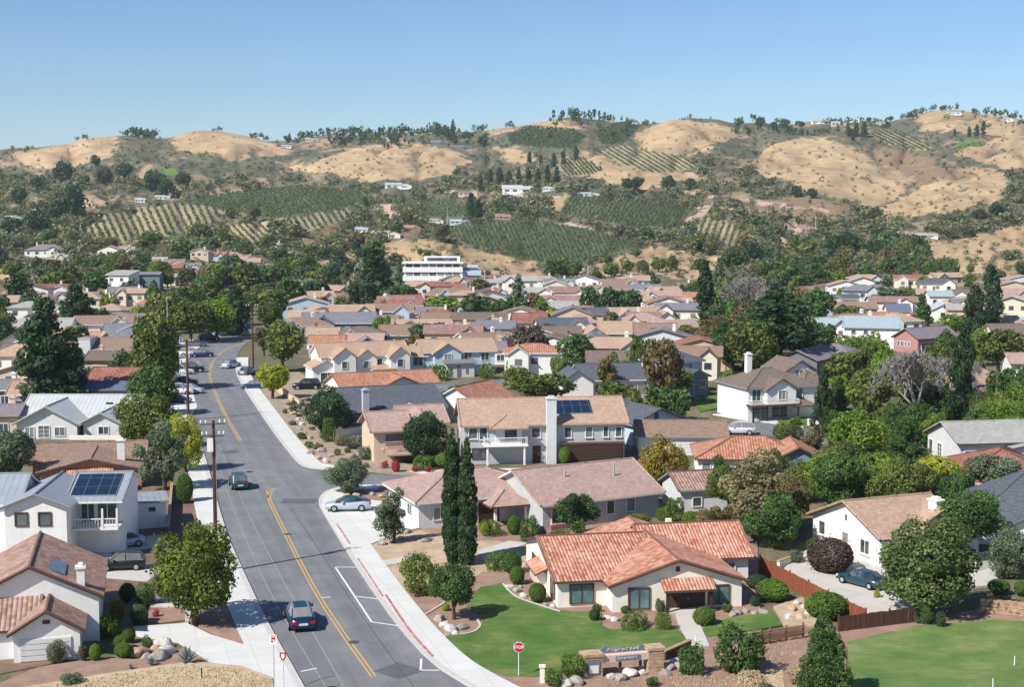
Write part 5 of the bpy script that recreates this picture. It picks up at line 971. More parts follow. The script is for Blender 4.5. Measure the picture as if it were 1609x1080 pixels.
def proto(kind, lod, var):
    key = (kind, lod, var)
    if key in PROTO: return PROTO[key]
    r = np.random.default_rng(abs(hash(kind)) % 1 + sum(map(ord, kind)) * 17 + var * 101 + lod * 7)
    if kind == 'bare': PROTO[key] = bare(r, lod); return PROTO[key]
    if kind == 'agave': PROTO[key] = agave(r); return PROTO[key]
    blobs, W, H = crown_blobs(kind, r); n, s, sh = CARD[kind]; f = (2.6, .8, .2)[lod]
    Q, tint = blob_leaves(blobs, int(n * f), s / math.sqrt(f) * (1.0 if lod < 2 else .9), r, 1.7 if kind in ('cypress', 'eucalypt') else 1.15, kind in ('cypress',), sh)
    if kind in ('ball', 'box'): pass
    cm = quads_mesh('crown', Q, LM['green'], tint)
    tb = MB(); top = H * (.55 if kind not in ('bush', 'ball', 'box') else .4); tr = W * .035 if kind not in ('cypress',) else .12
    base = Vector((0, 0, -.3)); p = base; rr = tr * 1.25
    for q in range(3):
        nx = Vector((r.uniform(-.04, .04)*W, r.uniform(-.04, .04)*W, top * (q + 1) / 3)); tb.tube(p, nx, rr, rr * .78, 7, 0, q == 0); p = nx; rr *= .78
        if q < 2 and kind not in ('cypress', 'ball', 'box'):
            for _ in range(3):
                bl = blobs[int(r.integers(len(blobs)))]; e = Vector(bl[:3]); md = nx.lerp(e, .5) + Vector((0, 0, .1 * H * .3)); tb.tube(nx, md, rr * .6, rr * .4, 5, 0, False); tb.tube(md, e, rr * .4, rr * .15, 5, 0, False)
    tm = bpy.data.meshes.new('trunk'); tm.from_pydata(tb.v, [], tb.f); tm.materials.append(M['bark'])
    PROTO[key] = (cm, tm, W, H); return PROTO[key]
def bare(r, lod):
    tb = MB(); tw = []
    def grow(p, d, L, rad, lev):
        q = p + d * L; tb.tube(p, q, rad, rad * .7, 6 if lev < 2 else 4, 0, False)
        if lev >= (5 if lod < 2 else 4): 
            for _ in range(12): 
                e = d + Vector(r.normal(size=3) * .7); tw.append((q, q + e.normalized() * L * r.uniform(.6, 1.2)))
            return
        for _ in range(3 if lev else 4):
            e = (d + Vector(r.normal(size=3)) * .55 + Vector((0, 0, .12))).normalized(); grow(q, e, L * r.uniform(.66, .86), rad * .62, lev + 1)
    grow(Vector((0, 0, -.2)), Vector((.05, 0, 1)).normalized(), 1.7, .17, 0)
    a = np.array([[*p, *q] for p, q in tw]); P0, P1 = a[:, :3], a[:, 3:]; d = P1 - P0; sd = np.cross(d, r.normal(size=d.shape)); sd /= np.linalg.norm(sd, axis=1)[:, None]; sd *= .03
    cm = quads_mesh('crown', np.stack([P0 - sd, P0 + sd, P1 + sd * .5, P1 - sd * .5], 1), M['twig'], r.random(len(a)))
    tm = bpy.data.meshes.new('trunk'); tm.from_pydata(tb.v, [], tb.f); tm.materials.append(M['twig'])
    H = max(P1[:, 2].max(), 1); W = max(np.ptp(P1[:, 0]), np.ptp(P1[:, 1])); return cm, tm, W, H
def agave(r):
    Q = []; 
    for i in range(90):
        a = r.uniform(0, 6.28); el = r.uniform(.15, 1.35); d = np.array([math.cos(a)*math.cos(el), math.sin(a)*math.cos(el), math.sin(el)]); s = np.array([-math.sin(a), math.cos(a), 0]); L = r.uniform(.8, 1.25)
        b0 = np.array([0, 0, .05]); md = b0 + d * L * .5; Q.append([b0 - s*.05, b0 + s*.05, md + s*.075, md - s*.075]); Q.append([md - s*.075, md + s*.075, b0 + d*L + np.array([0, 0, -.06]), b0 + d*L + np.array([0, 0, -.06])+s*.01])
    cm = quads_mesh('crown', np.array(Q), LM['agave'], r.random(len(Q))); tb = MB(); tb.tube((0,0,-.2),(0,0,.25),.12,.08,6); tm = bpy.data.meshes.new('trunk'); tm.from_pydata(tb.v, [], tb.f); tm.materials.append(M['bark']); return cm, tm, 2.3, 1.25
TREES = []
def plant(name, label, cat, p, w_, h, kind, leaf, rs, group=None, lod=None, parts=True, lean=0):
    d = p.y; lod = (0 if d < 175 else 1 if d < 330 else 2) if lod is None else lod
    cm, tm, W, H = proto(kind, lod, rs.randrange(3 if lod < 2 else 4))
    sx = w_ / W; sz = h / H; root = empty(name, p, rs.uniform(0, 6.28)); root.scale = (sx, sx, sz)
    if lean: root.rotation_euler[0] = lean
    tag(root, label, cat, group)
    co = bpy.data.objects.new('crown', cm); col.objects.link(co); co.parent = root
    if kind not in ('bare',): co.material_slots[0].link = 'OBJECT'; co.material_slots[0].material = LM[leaf]
    to = bpy.data.objects.new('trunk' if kind not in ('bush', 'ball', 'box', 'agave') else 'stem', tm); col.objects.link(to); to.parent = root
    TREES.append((p.x, p.y, w_ / 2)); return root
rs = random.Random(5)
# (px, base row, top row, width px, kind, leaf, name, label)
NEAR = [
 (308,984,810,158,'full','maple','maple_tree',"big bushy yellow green maple tree beside the lower left pavement"),
 (711,888,666,36,'cypress','cypress','cypress_tree',"left one of the twin slender cypresses in the middle"),(734,890,682,36,'cypress','cypress','cypress_tree',"right one of the twin slender cypresses in the middle"),
 (714,976,884,84,'broad','green','street_tree',"small round headed green tree casting a dark shadow on the corner lawn"),
 (662,936,864,80,'bush','olive','tree',"wide olive green shrub tree at the corner plot by the red kerb"),(618,856,764,72,'loose','grey','olive_tree',"thin grey green olive tree beside the silver coupe"),
 (545,777,714,78,'round','grey','olive_tree',"dark grey green round tree at the side street corner"),(515,684,604,100,'round','dark','oak_tree',"very dark round oak above the rocky street bank"),
 (517,696,656,20,'box','hedge','clipped_shrub',"upright clipped shrub column below the very dark round oak"),(669,730,645,86,'round','dark','oak_tree',"dark green dense oak in front of the loggia house"),
 (908,848,758,90,'loose','green','tree',"feathery green tree in front of the gabled ranch house"),(1040,782,678,88,'round','autumn','autumn_tree',"autumn gold and green egg shaped tree in the centre right"),
 (1185,850,696,150,'loose','tan','tree',"large tan and olive half bare tree behind the bungalow"),(1215,862,770,110,'round','green','tree',"dark green dense tree behind the redwood fence"),(1150,790,725,70,'loose','browny','tree',"brownish loose crown left part of the half bare tree group"),
 (1302,800,706,100,'broad','bright','tree',"lime green spreading tree left of the cottage with brown roof edge"),(1345,748,640,112,'broad','bright','tree',"tall lime green tree below the dark conifer pair"),
 (1424,762,650,74,'tall','green','tree',"dark green upright tree touching the ribbed grey house"),(1292,688,572,44,'conifer','conifer','conifer_tree',"left one of the two dark conifers by the balcony house"),(1318,682,590,44,'conifer','conifer','conifer_tree',"right one of the two dark conifers by the balcony house"),
 (1368,662,580,86,'round','olive','tree',"olive green domed tree left of the bare grey tree"),(1440,676,545,130,'bare','grey','bare_tree',"large leafless grey tree in front of the pink gable house"),(1488,645,556,90,'bare','grey','bare_tree',"smaller leafless grey tree leaning by the right column cypress"),
 (1511,668,492,42,'tall','cypress','cypress_tree',"thick dark column cypress at the right by the far street"),(1568,590,508,80,'broad','olive','tree',"yellowish olive tree right of the thick column cypress"),(1536,575,515,50,'round','bright','tree',"lime crown just behind the thick column cypress"),
 (1590,650,570,86,'round','green','tree',"round green tree at the right edge by the pink house"),(1455,966,812,175,'full','oak','oak_tree',"big spreading grey olive oak above the patio at lower right"),
 (1512,875,766,140,'broad','green','tree',"vivid green wide tree beside the slate pyramid roof"),(1588,910,828,84,'round','grey','tree',"grey green tree at the right edge below the slate pyramid roof"),
 (1556,782,712,100,'broad','grey','tree',"silvery green tree before the red hip roof"),(1462,785,712,96,'broad','yellow','tree',"yellow green tree below the ribbed grey house"),
 (1303,900,846,78,'ball','purple','shrub',"brown purple domed shrub on the sunny patio"),(1293,1100,960,96,'pine','green','pine_tree',"full green young pine in the foreground beside the park lawn"),
 (1156,1058,974,92,'bush','green','shrub',"dark green bush in front of the log fence"),(1087,1062,1008,54,'bush','green','shrub',"loose green bush right of the stone sign"),(1297,972,932,70,'ball','hedge','clipped_shrub',"large clipped green mound behind the young pine"),
 (72,642,458,96,'tall','dark','evergreen_tree',"huge dark evergreen towering at the left"),(116,642,535,56,'tall','dark','evergreen_tree',"lower dark evergreen leaning on the huge one at the left"),
 (122,532,440,64,'tall','dark','evergreen_tree',"dark evergreen right behind the huge one at the left"),(52,505,455,40,'round','grey','tree',"grey green tree left behind the huge evergreen"),
 (244,615,488,96,'full','olive','street_tree',"tall olive street tree left of the parked cars"),(240,655,570,84,'full','green','street_tree',"green street tree below the tall olive one at left"),(232,706,612,112,'round','olive','tree',"olive tree beside the white ribbed roof"),
 (258,772,652,98,'loose','grey','tree',"grey tree with thin crown by the ochre house"),(292,742,650,66,'full','yellow','tree',"yellow green tree at the pavement by the tall pole"),(250,700,660,34,'bush','red','shrub',"reddish flowering shrub in the olive crown at left"),
 (20,770,672,90,'broad','grey','tree',"grey green tree at the left edge above the solar panel house"),(290,792,744,28,'ball','hedge','clipped_shrub',"round clipped topiary shrub by the left pavement"),
 (428,628,566,64,'broad','yellow','street_tree',"bright yellow green street tree at the right pavement"),(446,585,496,78,'broad','olive','street_tree',"olive brown tree above the yellow street tree"),(415,560,510,40,'loose','browny','tree',"brownish tree at the inside of the street bend"),(425,520,470,44,'round','olive','tree',"dull green tree at the far end of the street"),
 (680,548,504,78,'round','dark','oak_tree',"dark round oak standing among the tan roofs"),(831,584,502,66,'broad','purple','plum_tree',"red brown leaved plum tree in the middle rows"),(845,640,578,116,'broad','olive','tree',"wide light olive tree above the long two storey house"),
 (1041,640,522,84,'broad','browny','tree',"large brownish olive tree left of the blue grey tower house"),(955,628,556,46,'loose','browny','tree',"slim brownish tree in front of the blue slate roof"),(1012,610,520,60,'broad','olive','tree',"olive tree left half of the brownish pair"),
 (1143,645,576,44,'broad','bright','tree',"small bright green tree beside the white balcony house"),(1222,592,438,124,'tall','dark','cedar_tree',"massive dark cedar behind the white balcony house"),(1180,600,492,92,'broad','olive','tree',"dull green tree left of the massive dark cedar"),(1150,585,505,70,'broad','green','tree',"green tree behind the blue grey tower house"),
 (1266,580,500,70,'tall','dark','tree',"dark green tree right of the massive dark cedar"),(1108,512,404,28,'cypress','cypress','cypress_tree',"tall thin cypress among the pink roofs"),(1168,520,430,84,'bare','grey','bare_tree',"pale leafless tree left of the massive dark cedar"),(1196,505,434,60,'bare','grey','bare_tree',"second pale leafless tree touching the massive dark cedar"),
 (815,500,428,44,'conifer','grey','conifer_tree',"blue grey conifer above the bright red roof"),(960,510,448,62,'round','dark','tree',"dark rounded tree cluster in the centre rows"),(990,506,455,50,'broad','green','tree',"green tree on the right of the dark rounded cluster"),(925,500,450,40,'broad','green','tree',"green tree on the left of the dark rounded cluster"),
 (868,514,484,26,'ball','yellow','tree',"lime yellow round tree beside the bright red roof"),(888,516,480,28,'tall','purple','tree',"purple brown upright tree beside the lime one"),(912,515,482,34,'round','olive','tree',"olive tree right of the purple brown upright tree"),
 (592,470,378,74,'conifer','conifer','conifer_tree',"large dark conifer at the left end of the office building"),(570,490,430,60,'round','dark','tree',"dark tree in front of the large dark conifer"),(635,482,440,60,'round','green','tree',"dark green tree before the office building windows"),
 (1554,530,412,44,'tall','dark','evergreen_tree',"taller dark evergreen of the pair at the right"),(1530,535,440,40,'tall','dark','evergreen_tree',"shorter dark evergreen of the pair at the right"),(1448,518,460,40,'conifer','green','conifer_tree',"green conifer left of the tall white house"),
 (1500,530,490,60,'broad','bright','tree',"bright green tree below the white roofed gable"),(1400,480,450,60,'round','grey','tree',"grey green tree between rosy and beige houses"),
 (905,590,520,70,'broad','green','tree',"green tree by the white flat canopy"),(870,575,545,50,'loose','olive','tree',"small olive tree below the white flat canopy"),(985,575,520,50,'broad','bright','tree',"bright olive tree right of the indigo roof"),
 (700,500,465,70,'broad','bright','tree',"bright green tree at the left of the leafy green row"),(745,502,462,60,'broad','green','tree',"middle green tree of the leafy green row"),(790,506,462,60,'round','green','tree',"dark green tree at the right of the leafy green row"),(755,470,438,46,'broad','browny','tree',"brownish tree below the office annexe"),
 (1335,520,478,60,'broad','olive','tree',"olive tree behind the orange roof at right"),(720,640,605,100,'round','green','tree',"spreading green tree in front of the orange hipped roof"),(650,640,618,60,'bush','green','shrub',"low green growth below the slate grey roof"),
 (1080,618,590,34,'bush','green','shrub',"green shrub below the blue grey tower house"),(888,730,702,20,'ball','bright','shrub',"lime green small tree against the grey long house"),(500,480,430,50,'round','dark','tree',"dark tree left of the large dark conifer"),(460,490,425,56,'round','green','tree',"green tree group at the far street end"),
 (340,535,470,70,'broad','bright','street_tree',"green street tree at the far left bend"),(300,540,465,76,'broad','olive','street_tree',"olive street tree left of the far bend"),(370,528,445,50,'tall','dark','street_tree',"dark upright tree at the far bend"),(270,525,455,60,'broad','olive','street_tree',"light olive tree left of the far street trees"),
 (330,480,430,60,'broad','olive','tree',"olive tree on the belt below the orange hill roof"),(390,470,405,70,'loose','olive','tree',"tall loose olive tree right of the belt"),(365,440,398,50,'round','dark','tree',"dark tree at the head of the belt"),
 (30,480,425,50,'tall','dark','evergreen_tree',"dark evergreen at the left knoll"),(95,470,420,60,'round','olive','tree',"olive tree right of the left knoll"),(150,470,425,50,'broad','green','tree',"green tree below the white block house"),(205,470,438,60,'bush','dark','tree',"dark bush tree below the teal wing"),
 (14,985,950,30,'bush','conifer','shrub',"dark shrub at the left bottom edge beside the garage"),
]
for px, yb, yt, wpx, kind, leaf, name, label in NEAR:
    p = hit(px, yb); p.z = max(p.z, 0) if p.y < 420 else p.z; s = pxm(p.x, p.y, p.z); h = ztop(p.x, p.y, p.z, yt)
    cat = 'bare tree' if kind == 'bare' else name.replace('_', ' ') if name in ('oak_tree', 'conifer_tree', 'evergreen_tree', 'cypress_tree', 'olive_tree', 'maple_tree') else 'shrub' if name in ('shrub', 'clipped_shrub') else 'tree'
    plant(name, label, cat, p, wpx / s, h, kind, leaf, rs)
# small garden shrubs: (px, base row, top row, width, kind, leaf, label)
SHR = [(845,946,918,30,'ball','hedge',"clipped round shrub at the bungalow's left wall, nearest the lawn"),(812,918,892,26,'ball','hedge',"clipped round shrub in front of the bungalow's left corner"),(805,900,868,34,'ball','green',"dark round shrub behind the bungalow's left corner"),
 (996,987,966,58,'box','hedge',"long clipped hedge under the bungalow's front window"),(1042,990,964,26,'box','hedge',"square clipped shrub left of the bungalow's path"),(1107,982,956,38,'ball','hedge',"round clipped shrub right of the bungalow's path"),(1036,962,940,18,'bush','green',"small shrub beside the bungalow's porch post"),
 (983,964,954,16,'ball','green',"tiny round shrub at the bungalow's front corner"),(934,976,958,18,'ball','green',"small dark shrub at the inner corner of the bungalow"),(938,962,946,16,'bush','green',"tiny leafy shrub below the bungalow's left window"),(1142,962,948,18,'bush','olive',"low shrub under the bungalow's right window"),
 (1213,942,912,54,'ball','hedge',"wide clipped shrub right of the bungalow"),(1190,925,905,36,'ball','dark',"dark shrub against the redwood fence end"),(1186,952,938,20,'bush','dark',"dark shrub at the bungalow's right corner"),
 (905,1065,1025,54,'bush','hedge',"shaggy hedge left end of the stone sign"),(868,1078,1050,34,'bush','hedge',"shaggy hedge nearest the pavement by the stone sign"),(1025,1078,1064,24,'bush','green',"small bush in the dry grass before the stone sign"),(1452,980,946,36,'bush','green',"leafy bush at the end of the dark fence"),
 (1568,932,912,36,'ball','hedge',"mounded shrub on the stone wall at right"),(1605,935,915,26,'ball','hedge',"mounded shrub at the very right on the stone wall"),(1250,885,862,26,'bush','grey',"grey shrub behind the redwood fence"),(1275,868,842,18,'bush','green',"small green pot plant at the white gable"),(1378,940,926,12,'bush','yellow',"tiny yellow tuft on the patio"),
 (170,1000,962,44,'bush','hedge',"large green hedge shrub right of the garage house"),(185,975,945,24,'ball','autumn',"ochre round shrub right of the garage house"),(200,945,918,28,'ball','green',"dark ball shrub below the maple"),(228,950,915,44,'bush','green',"leafy shrub left under the maple"),(218,980,952,30,'ball','grey',"pale grey green ball shrub at the gravel bed"),
 (203,1008,990,22,'ball','olive',"olive ball shrub beside the driveway"),(190,1018,1000,24,'ball','hedge',"green ball shrub beside the boulders, upper"),(194,1033,1012,28,'ball','hedge',"green ball shrub beside the boulders, lower"),(232,1018,998,22,'bush','green',"shrub between the boulders"),(150,1038,1014,20,'ball','bright',"bright ball shrub near the garage door"),(88,1040,1004,36,'bush','grey',"grey green shrub before the garage door"),
 (130,1038,1012,24,'bush','purple',"dry brown shrub at the garage's right corner"),(295,1044,1010,44,'agave','agave',"large blue grey agave beside the driveway"),(238,1046,1030,22,'agave','agave',"small blue grey agave near the boulders"),(110,1078,1058,40,'bush','grey',"sage bush on the dry verge at the lower left"),(206,1052,1042,14,'agave','agave',"tiny pale agave left of the small one"),
 (245,970,958,14,'bush','red',"red leaved shrub on the gravel bed"),(598,722,700,46,'box','hedge',"clipped hedge block left below the loggia house"),(636,726,706,34,'box','hedge',"low green hedge before the dark dense oak"),(664,738,718,44,'box','hedge',"clipped hedge behind the red flowers"),(700,734,712,34,'ball','bright',"bright round shrub at the long house's left end"),(680,732,718,30,'ball','hedge',"rounded hedge between the red flowers and the bright shrub"),
 (622,742,724,14,'ball','red',"tall red flowering shrub at the side street"),(605,736,724,14,'bush','red',"red flowering shrub left of the tall red one"),(652,742,732,12,'bush','red',"small red flowering shrub right of the tall red one"),(673,742,732,12,'bush','red',"small red flowering shrub nearest the bright shrub"),
 (770,840,820,46,'box','hedge',"hedge below the ranch house porch"),(762,842,824,16,'ball','yellow',"yellow ball shrub right of the twin cypresses"),(832,850,805,36,'bush','green',"leafy bush at the ranch house corner"),(808,840,812,24,'ball','hedge',"clipped shrub left of the leafy ranch corner bush"),(852,848,826,18,'bush','purple',"reddish shrub beside the gabled ranch base"),
 (1000,822,806,50,'bush','olive',"mixed shrubs along the gabled ranch front"),(1060,820,785,46,'box','hedge',"tall clipped hedge right of the gabled ranch"),(1045,818,800,36,'box','hedge',"short clipped hedge next to the tall one"),(1085,826,805,30,'ball','hedge',"rounded hedge end behind the bungalow roof"),(1105,822,808,30,'ball','bright',"light green mound behind the bungalow roof"),(880,852,830,40,'bush','olive',"olive shrubs behind the bungalow's left roof"),
 (510,655,640,20,'bush','grey',"grey shrub on the rocky bank"),(462,648,625,16,'bush','olive',"olive shrub on the upper rocky bank"),(560,705,682,40,'bush','grey',"pale grey succulent mound on the bank"),(575,722,700,36,'bush','grey',"grey green succulent mound at the loggia house"),(536,700,680,30,'bush','tan',"dry shrub on the rocky bank"),
 (690,596,575,46,'box','hedge',"clipped hedge before the porch house"),(765,594,572,34,'box','hedge',"square clipped hedge right of the entry porch"),(805,590,565,20,'box','hedge',"dark hedge under the plum tree"),(1250,668,655,24,'bush','hedge',"green hedge by the balcony house lawn"),(1232,650,632,16,'bush','green',"shrub at the left of the gated carport"),
 (1470,642,628,60,'bush','green',"green hedge behind the bare grey tree"),(1545,660,640,40,'bush','olive',"olive shrub at the far right street"),(640,905,880,30,'bush','olive',"small bushy growth left of the corner shrub tree"),(780,895,870,44,'box','hedge',"low dark hedge left of the bungalow"),(1255,1075,1045,40,'bush','pale',"straw coloured dry bush before the young pine"),(1180,1085,1055,60,'bush','pale',"straw coloured dry grass clump at the lower right"),
 (700,960,950,14,'ball','yellow',"tiny yellow shrub under the round headed tree"),(1408,905,885,24,'bush','green',"small shrub on the patio under the oak"),(1478,985,960,20,'bush','dark',"dark shrub at the foot of the big grey olive oak")]
for px, yb, yt, wpx, kind, leaf, label in SHR:
    p = G(px, yb, .05); s = pxm(p.x, p.y); h = ztop(p.x, p.y, 0, yt)
    plant('agave' if kind == 'agave' else 'hedge' if kind == 'box' else 'shrub', label, 'agave' if kind == 'agave' else 'hedge' if kind == 'box' else 'shrub', p, wpx / s, max(h, .25), kind, leaf, rs)
for px, yb in ((448,650),(460,668),(474,690),(486,704),(500,706),(470,655),(490,676),(530,716),(546,712),(556,722),(508,690),(455,636),(446,618),(575,735)):
    p = G(px, yb, .05); plant('shrub', "low grey green shrub among the rocks of the street bank", 'shrub', p, rs.uniform(.8, 1.8), rs.uniform(.4, .9), 'bush', rs.choice(['grey', 'olive', 'tan']), rs, group="low shrubs on the rocky street bank", lod=1)
# ------------------------------------------------------------------ trees filling the town belts (photo pixel boxes)
def free(p, w_, road=True):
    for x, y, r_ in FOOT:
        if (x - p.x) ** 2 + (y - p.y) ** 2 < (r_ + w_ * .35) ** 2: return False
    for x, y, r_ in TREES:
        if (x - p.x) ** 2 + (y - p.y) ** 2 < ((r_ + w_ * .5) * .62) ** 2: return False
    if road and p.y < 420:
        pr = proj(p.x, p.y, 0)
        if inpoly(np.array([pr[0]]), np.array([pr[1]]), ROADBUF)[0]: return False
    return True
BELTS = [((205,430,475,520),32,(6,10),['olive','green','olive','bright','grey'],"street end belt of trees at the left","belt"),
 ((0,380,160,470),12,(5,9),['green','olive','grey'],"leafy left slope below the purple brown roof","slope"),
 ((470,430,640,470),8,(5,8),['dark','green','olive'],"wood around the large dark conifer","wood"),
 ((840,440,1290,475),14,(4,6.5),['olive','green','browny','grey'],"tree line under the golden bushy knoll","line"),
 ((1100,470,1300,600),34,(6,10),['olive','green','dark','browny'],"thicket around the massive dark cedar","thicket"),
 ((1290,430,1609,480),15,(4,7),['olive','green','bright','dark'],"tree line below the right brushy slope","rightline"),
 ((1280,560,1609,720),26,(5,8),['olive','green','bright'],"garden trees around the bare grey tree","garden"),
 ((1110,720,1300,860),8,(4,6),['olive','green','browny'],"back gardens behind the redwood fence","back"),
 ((480,480,1100,600),26,(3.5,6),['olive','green','bright','dark','browny'],"back gardens between the tan roofs","rows"),
 ((0,480,280,640),26,(4.5,7),['olive','green','dark'],"left back gardens by the huge evergreen","leftrows"),
 ((800,600,1100,700),10,(4,6),['olive','green'],"gardens round the grey gable house","mid"),
 ((1300,700,1609,860),12,(4,6.5),['olive','bright','green'],"right gardens around the lime trees","right")]
LEAFW = dict(olive='olive', green='mid green', dark='dark green', bright='light green', browny='brownish', grey='grey green')
cnt = 0
for (x0, y0, x1, y1), n, (ha, hb), leaves, where, g in BELTS:
    got = 0
    for _ in range(n * 8):
        if got >= n: break
        px, py = rs.uniform(x0, x1), rs.uniform(y0, y1); h = rs.uniform(ha, hb); w_ = h * rs.uniform(.75, 1.15); p = hit(px, py)
        if not free(p, w_): continue
        leaf = rs.choice(leaves); kind = rs.choice(('broad', 'broad', 'round', 'round', 'loose', 'tall' if h > 7 else 'bush')); 
        if kind == 'tall': w_ = h * .5
        shape = dict(broad='spreading', round='rounded', loose='loose', tall='upright', bush='bushy')[kind]
        plant(*(('oak_tree' if kind == 'round' else 'evergreen_tree' if kind == 'tall' else 'tree'), "%s %s tree of the %s" % (shape, LEAFW[leaf], where), ('oak tree' if kind == 'round' else 'evergreen tree' if kind == 'tall' else 'tree')), p, w_, h, kind, leaf, rs, group="%s %s trees of the %s" % (shape, LEAFW[leaf], where)); got += 1
# ------------------------------------------------------------------ hillside trees one can tell apart
HT = [(340,'eucalypt','dark',[(870,190,16),(885,188,14),(910,190,12),(918,189,13),(926,188,14),(934,188,13),(942,189,14),(950,188,13),(960,188,12)],"tall tree of the grove on the highest ridge"),
 (0,'eucalypt','dark',[(200,214,10),(214,213,12),(222,212,13),(232,213,12),(240,215,11)],"tall tree of the left ridge grove"),
 (0,'tall','dark',[(800,296,28),(770,292,26),(785,294,30),(815,290,26),(830,290,28),(845,292,26),(860,290,30),(875,288,26),(755,300,24)],"dark tall tree of the band beside the large white villa"),
 (0,'tall','dark',[(740,344,40),(752,348,34),(575,330,20),(870,262,22),(885,258,20),(905,252,22),(850,262,18),(832,256,18)],"dark upright tree on the middle hillside"),
 (0,'round','dark',[(100,288,34),(165,290,26),(195,282,24),(240,300,34),(262,310,28),(288,296,26),(150,262,18),(60,300,24),(30,320,26),(115,345,50),(85,350,34),(60,372,40),(20,372,34)],"dark rounded tree on the left hillside"),
 (0,'round','olive',[(362,346,20),(400,346,22),(430,366,24),(315,385,34),(350,392,30),(458,430,30),(420,400,28),(385,410,26)],"olive tree near the rowed vineyards"),
 (0,'conifer','conifer',[(612,216,14),(555,213,12),(712,208,20),(700,212,14),(575,216,12),(590,215,10),(455,218,12),(540,214,12)],"dark conifer on the wooded ridge"),
 (0,'tall','dark',[(1332,214,22),(1345,214,20),(1358,216,24),(1340,222,18),(1523,215,16),(1535,214,18),(1545,212,22),(1500,214,12)],"dark spire tree near the high right vineyard"),
 (0,'round','dark',[(1195,200,16),(1235,200,12),(1215,204,12),(1400,188,8),(1430,182,8),(1480,174,8),(1530,178,8),(1310,196,10),(1365,192,9),(1160,200,9),(1260,200,9)],"dark tree on the right ridge line"),
 (0,'round','dark',[(1000,298,22),(1050,300,24),(1085,298,18),(985,300,20),(1250,310,18),(1275,312,16),(1375,352,26),(1300,405,30),(1330,400,34),(1370,410,34),(1400,415,30),(1440,400,28),(1150,425,34),(1180,420,36),(1215,425,30),(1565,345,26),(1580,345,22),(1540,350,20)],"dark rounded tree on the right hillside"),
 (0,'round','olive',[(865,432,28),(885,420,18),(960,435,24),(985,432,24),(1010,430,20),(1035,428,26),(1055,425,22),(660,402,12),(672,404,12),(690,408,10),(1000,405,14),(955,418,16),(1090,402,10)],"olive bush on the golden knolls"),
 (0,'tall','grey',[(1130,455,50),(1219,430,36)],"grey dead looking spire tree below the right hillside"),
 (0,'broad','green',[(1250,440,30),(1280,445,30),(1320,445,34),(1360,448,30),(1395,440,34),(1420,442,30),(1460,445,30),(1495,440,30),(1100,435,28),(1200,445,30)],"green tree at the foot of the right hillside"),
 (0,'round','dark',[(510,408,22),(530,420,26),(545,438,30),(490,432,26),(470,440,26),(440,420,30),(560,400,20),(600,440,30),(575,420,34),(520,445,28)],"dark tree left of the golden knoll")]
ORD = ['first','second','third','fourth','fifth','sixth','seventh','eighth','ninth','tenth','eleventh','twelfth','thirteenth','fourteenth','fifteenth','sixteenth','seventeenth','eighteenth','nineteenth']
for _, kind, leaf, L_, label in HT:
    for i, (px, yb, hp) in enumerate(sorted(L_)):
        p = hit(px, yb); s = pxm(p.x, p.y, p.z); h = hp / s; cm, tm, W, H = proto(kind, 2, rs.randrange(4)); w_ = h * (W / H) * rs.uniform(.9, 1.2)
        nm_ = dict(eucalypt='eucalyptus_tree', tall='evergreen_tree', round='oak_tree', conifer='conifer_tree', broad='tree')[kind]
        plant(nm_, "%s, %s from the left" % (label, ORD[i]), nm_.replace('_', ' '), p, w_, h * 1.1, kind, leaf, rs, group=label.replace('tree', 'trees').replace('bush', 'bushes'), lod=2)
# dry grass tufts on the verges
r = np.random.default_rng(9); Q = []
for P_, n in (([(40,1085),(180,1062),(300,1045),(380,1052),(428,1070),(430,1100),(-20,1100)],3600),([(960,1075),(1060,1058),(1140,1065),(1230,1050),(1235,1100),(915,1100)],1700),([(1180,1010),(1250,1000),(1250,1040),(1120,1045)],350)):
    k = 0
    while k < n:
        x, y = r.uniform(min(q[0] for q in P_), max(q[0] for q in P_)), r.uniform(min(q[1] for q in P_), max(q[1] for q in P_))
        if not inpoly(np.array([x]), np.array([y]), P_)[0]: continue
        k += 1; p = G(x, y, .2 if x < 500 else .03); a = r.uniform(0, 6.28); h = r.uniform(.03, .11); w_ = r.uniform(.02, .06); dx, dy = math.cos(a) * w_, math.sin(a) * w_; lx, ly = r.normal(0, .05, 2)
        Q.append([(p.x-dx,p.y-dy,p.z-.02),(p.x+dx,p.y+dy,p.z-.02),(p.x+dx*.5+lx,p.y+dy*.5+ly,p.z+h),(p.x-dx*.5+lx,p.y-dy*.5+ly,p.z+h)])
o = bpy.data.objects.new('dry_grass', quads_mesh('dry_grass', np.array(Q), LM['pale'], r.random(len(Q)))); col.objects.link(o); tag(o, "short straw dry grass on the foreground verges", 'grass', kind='stuff')
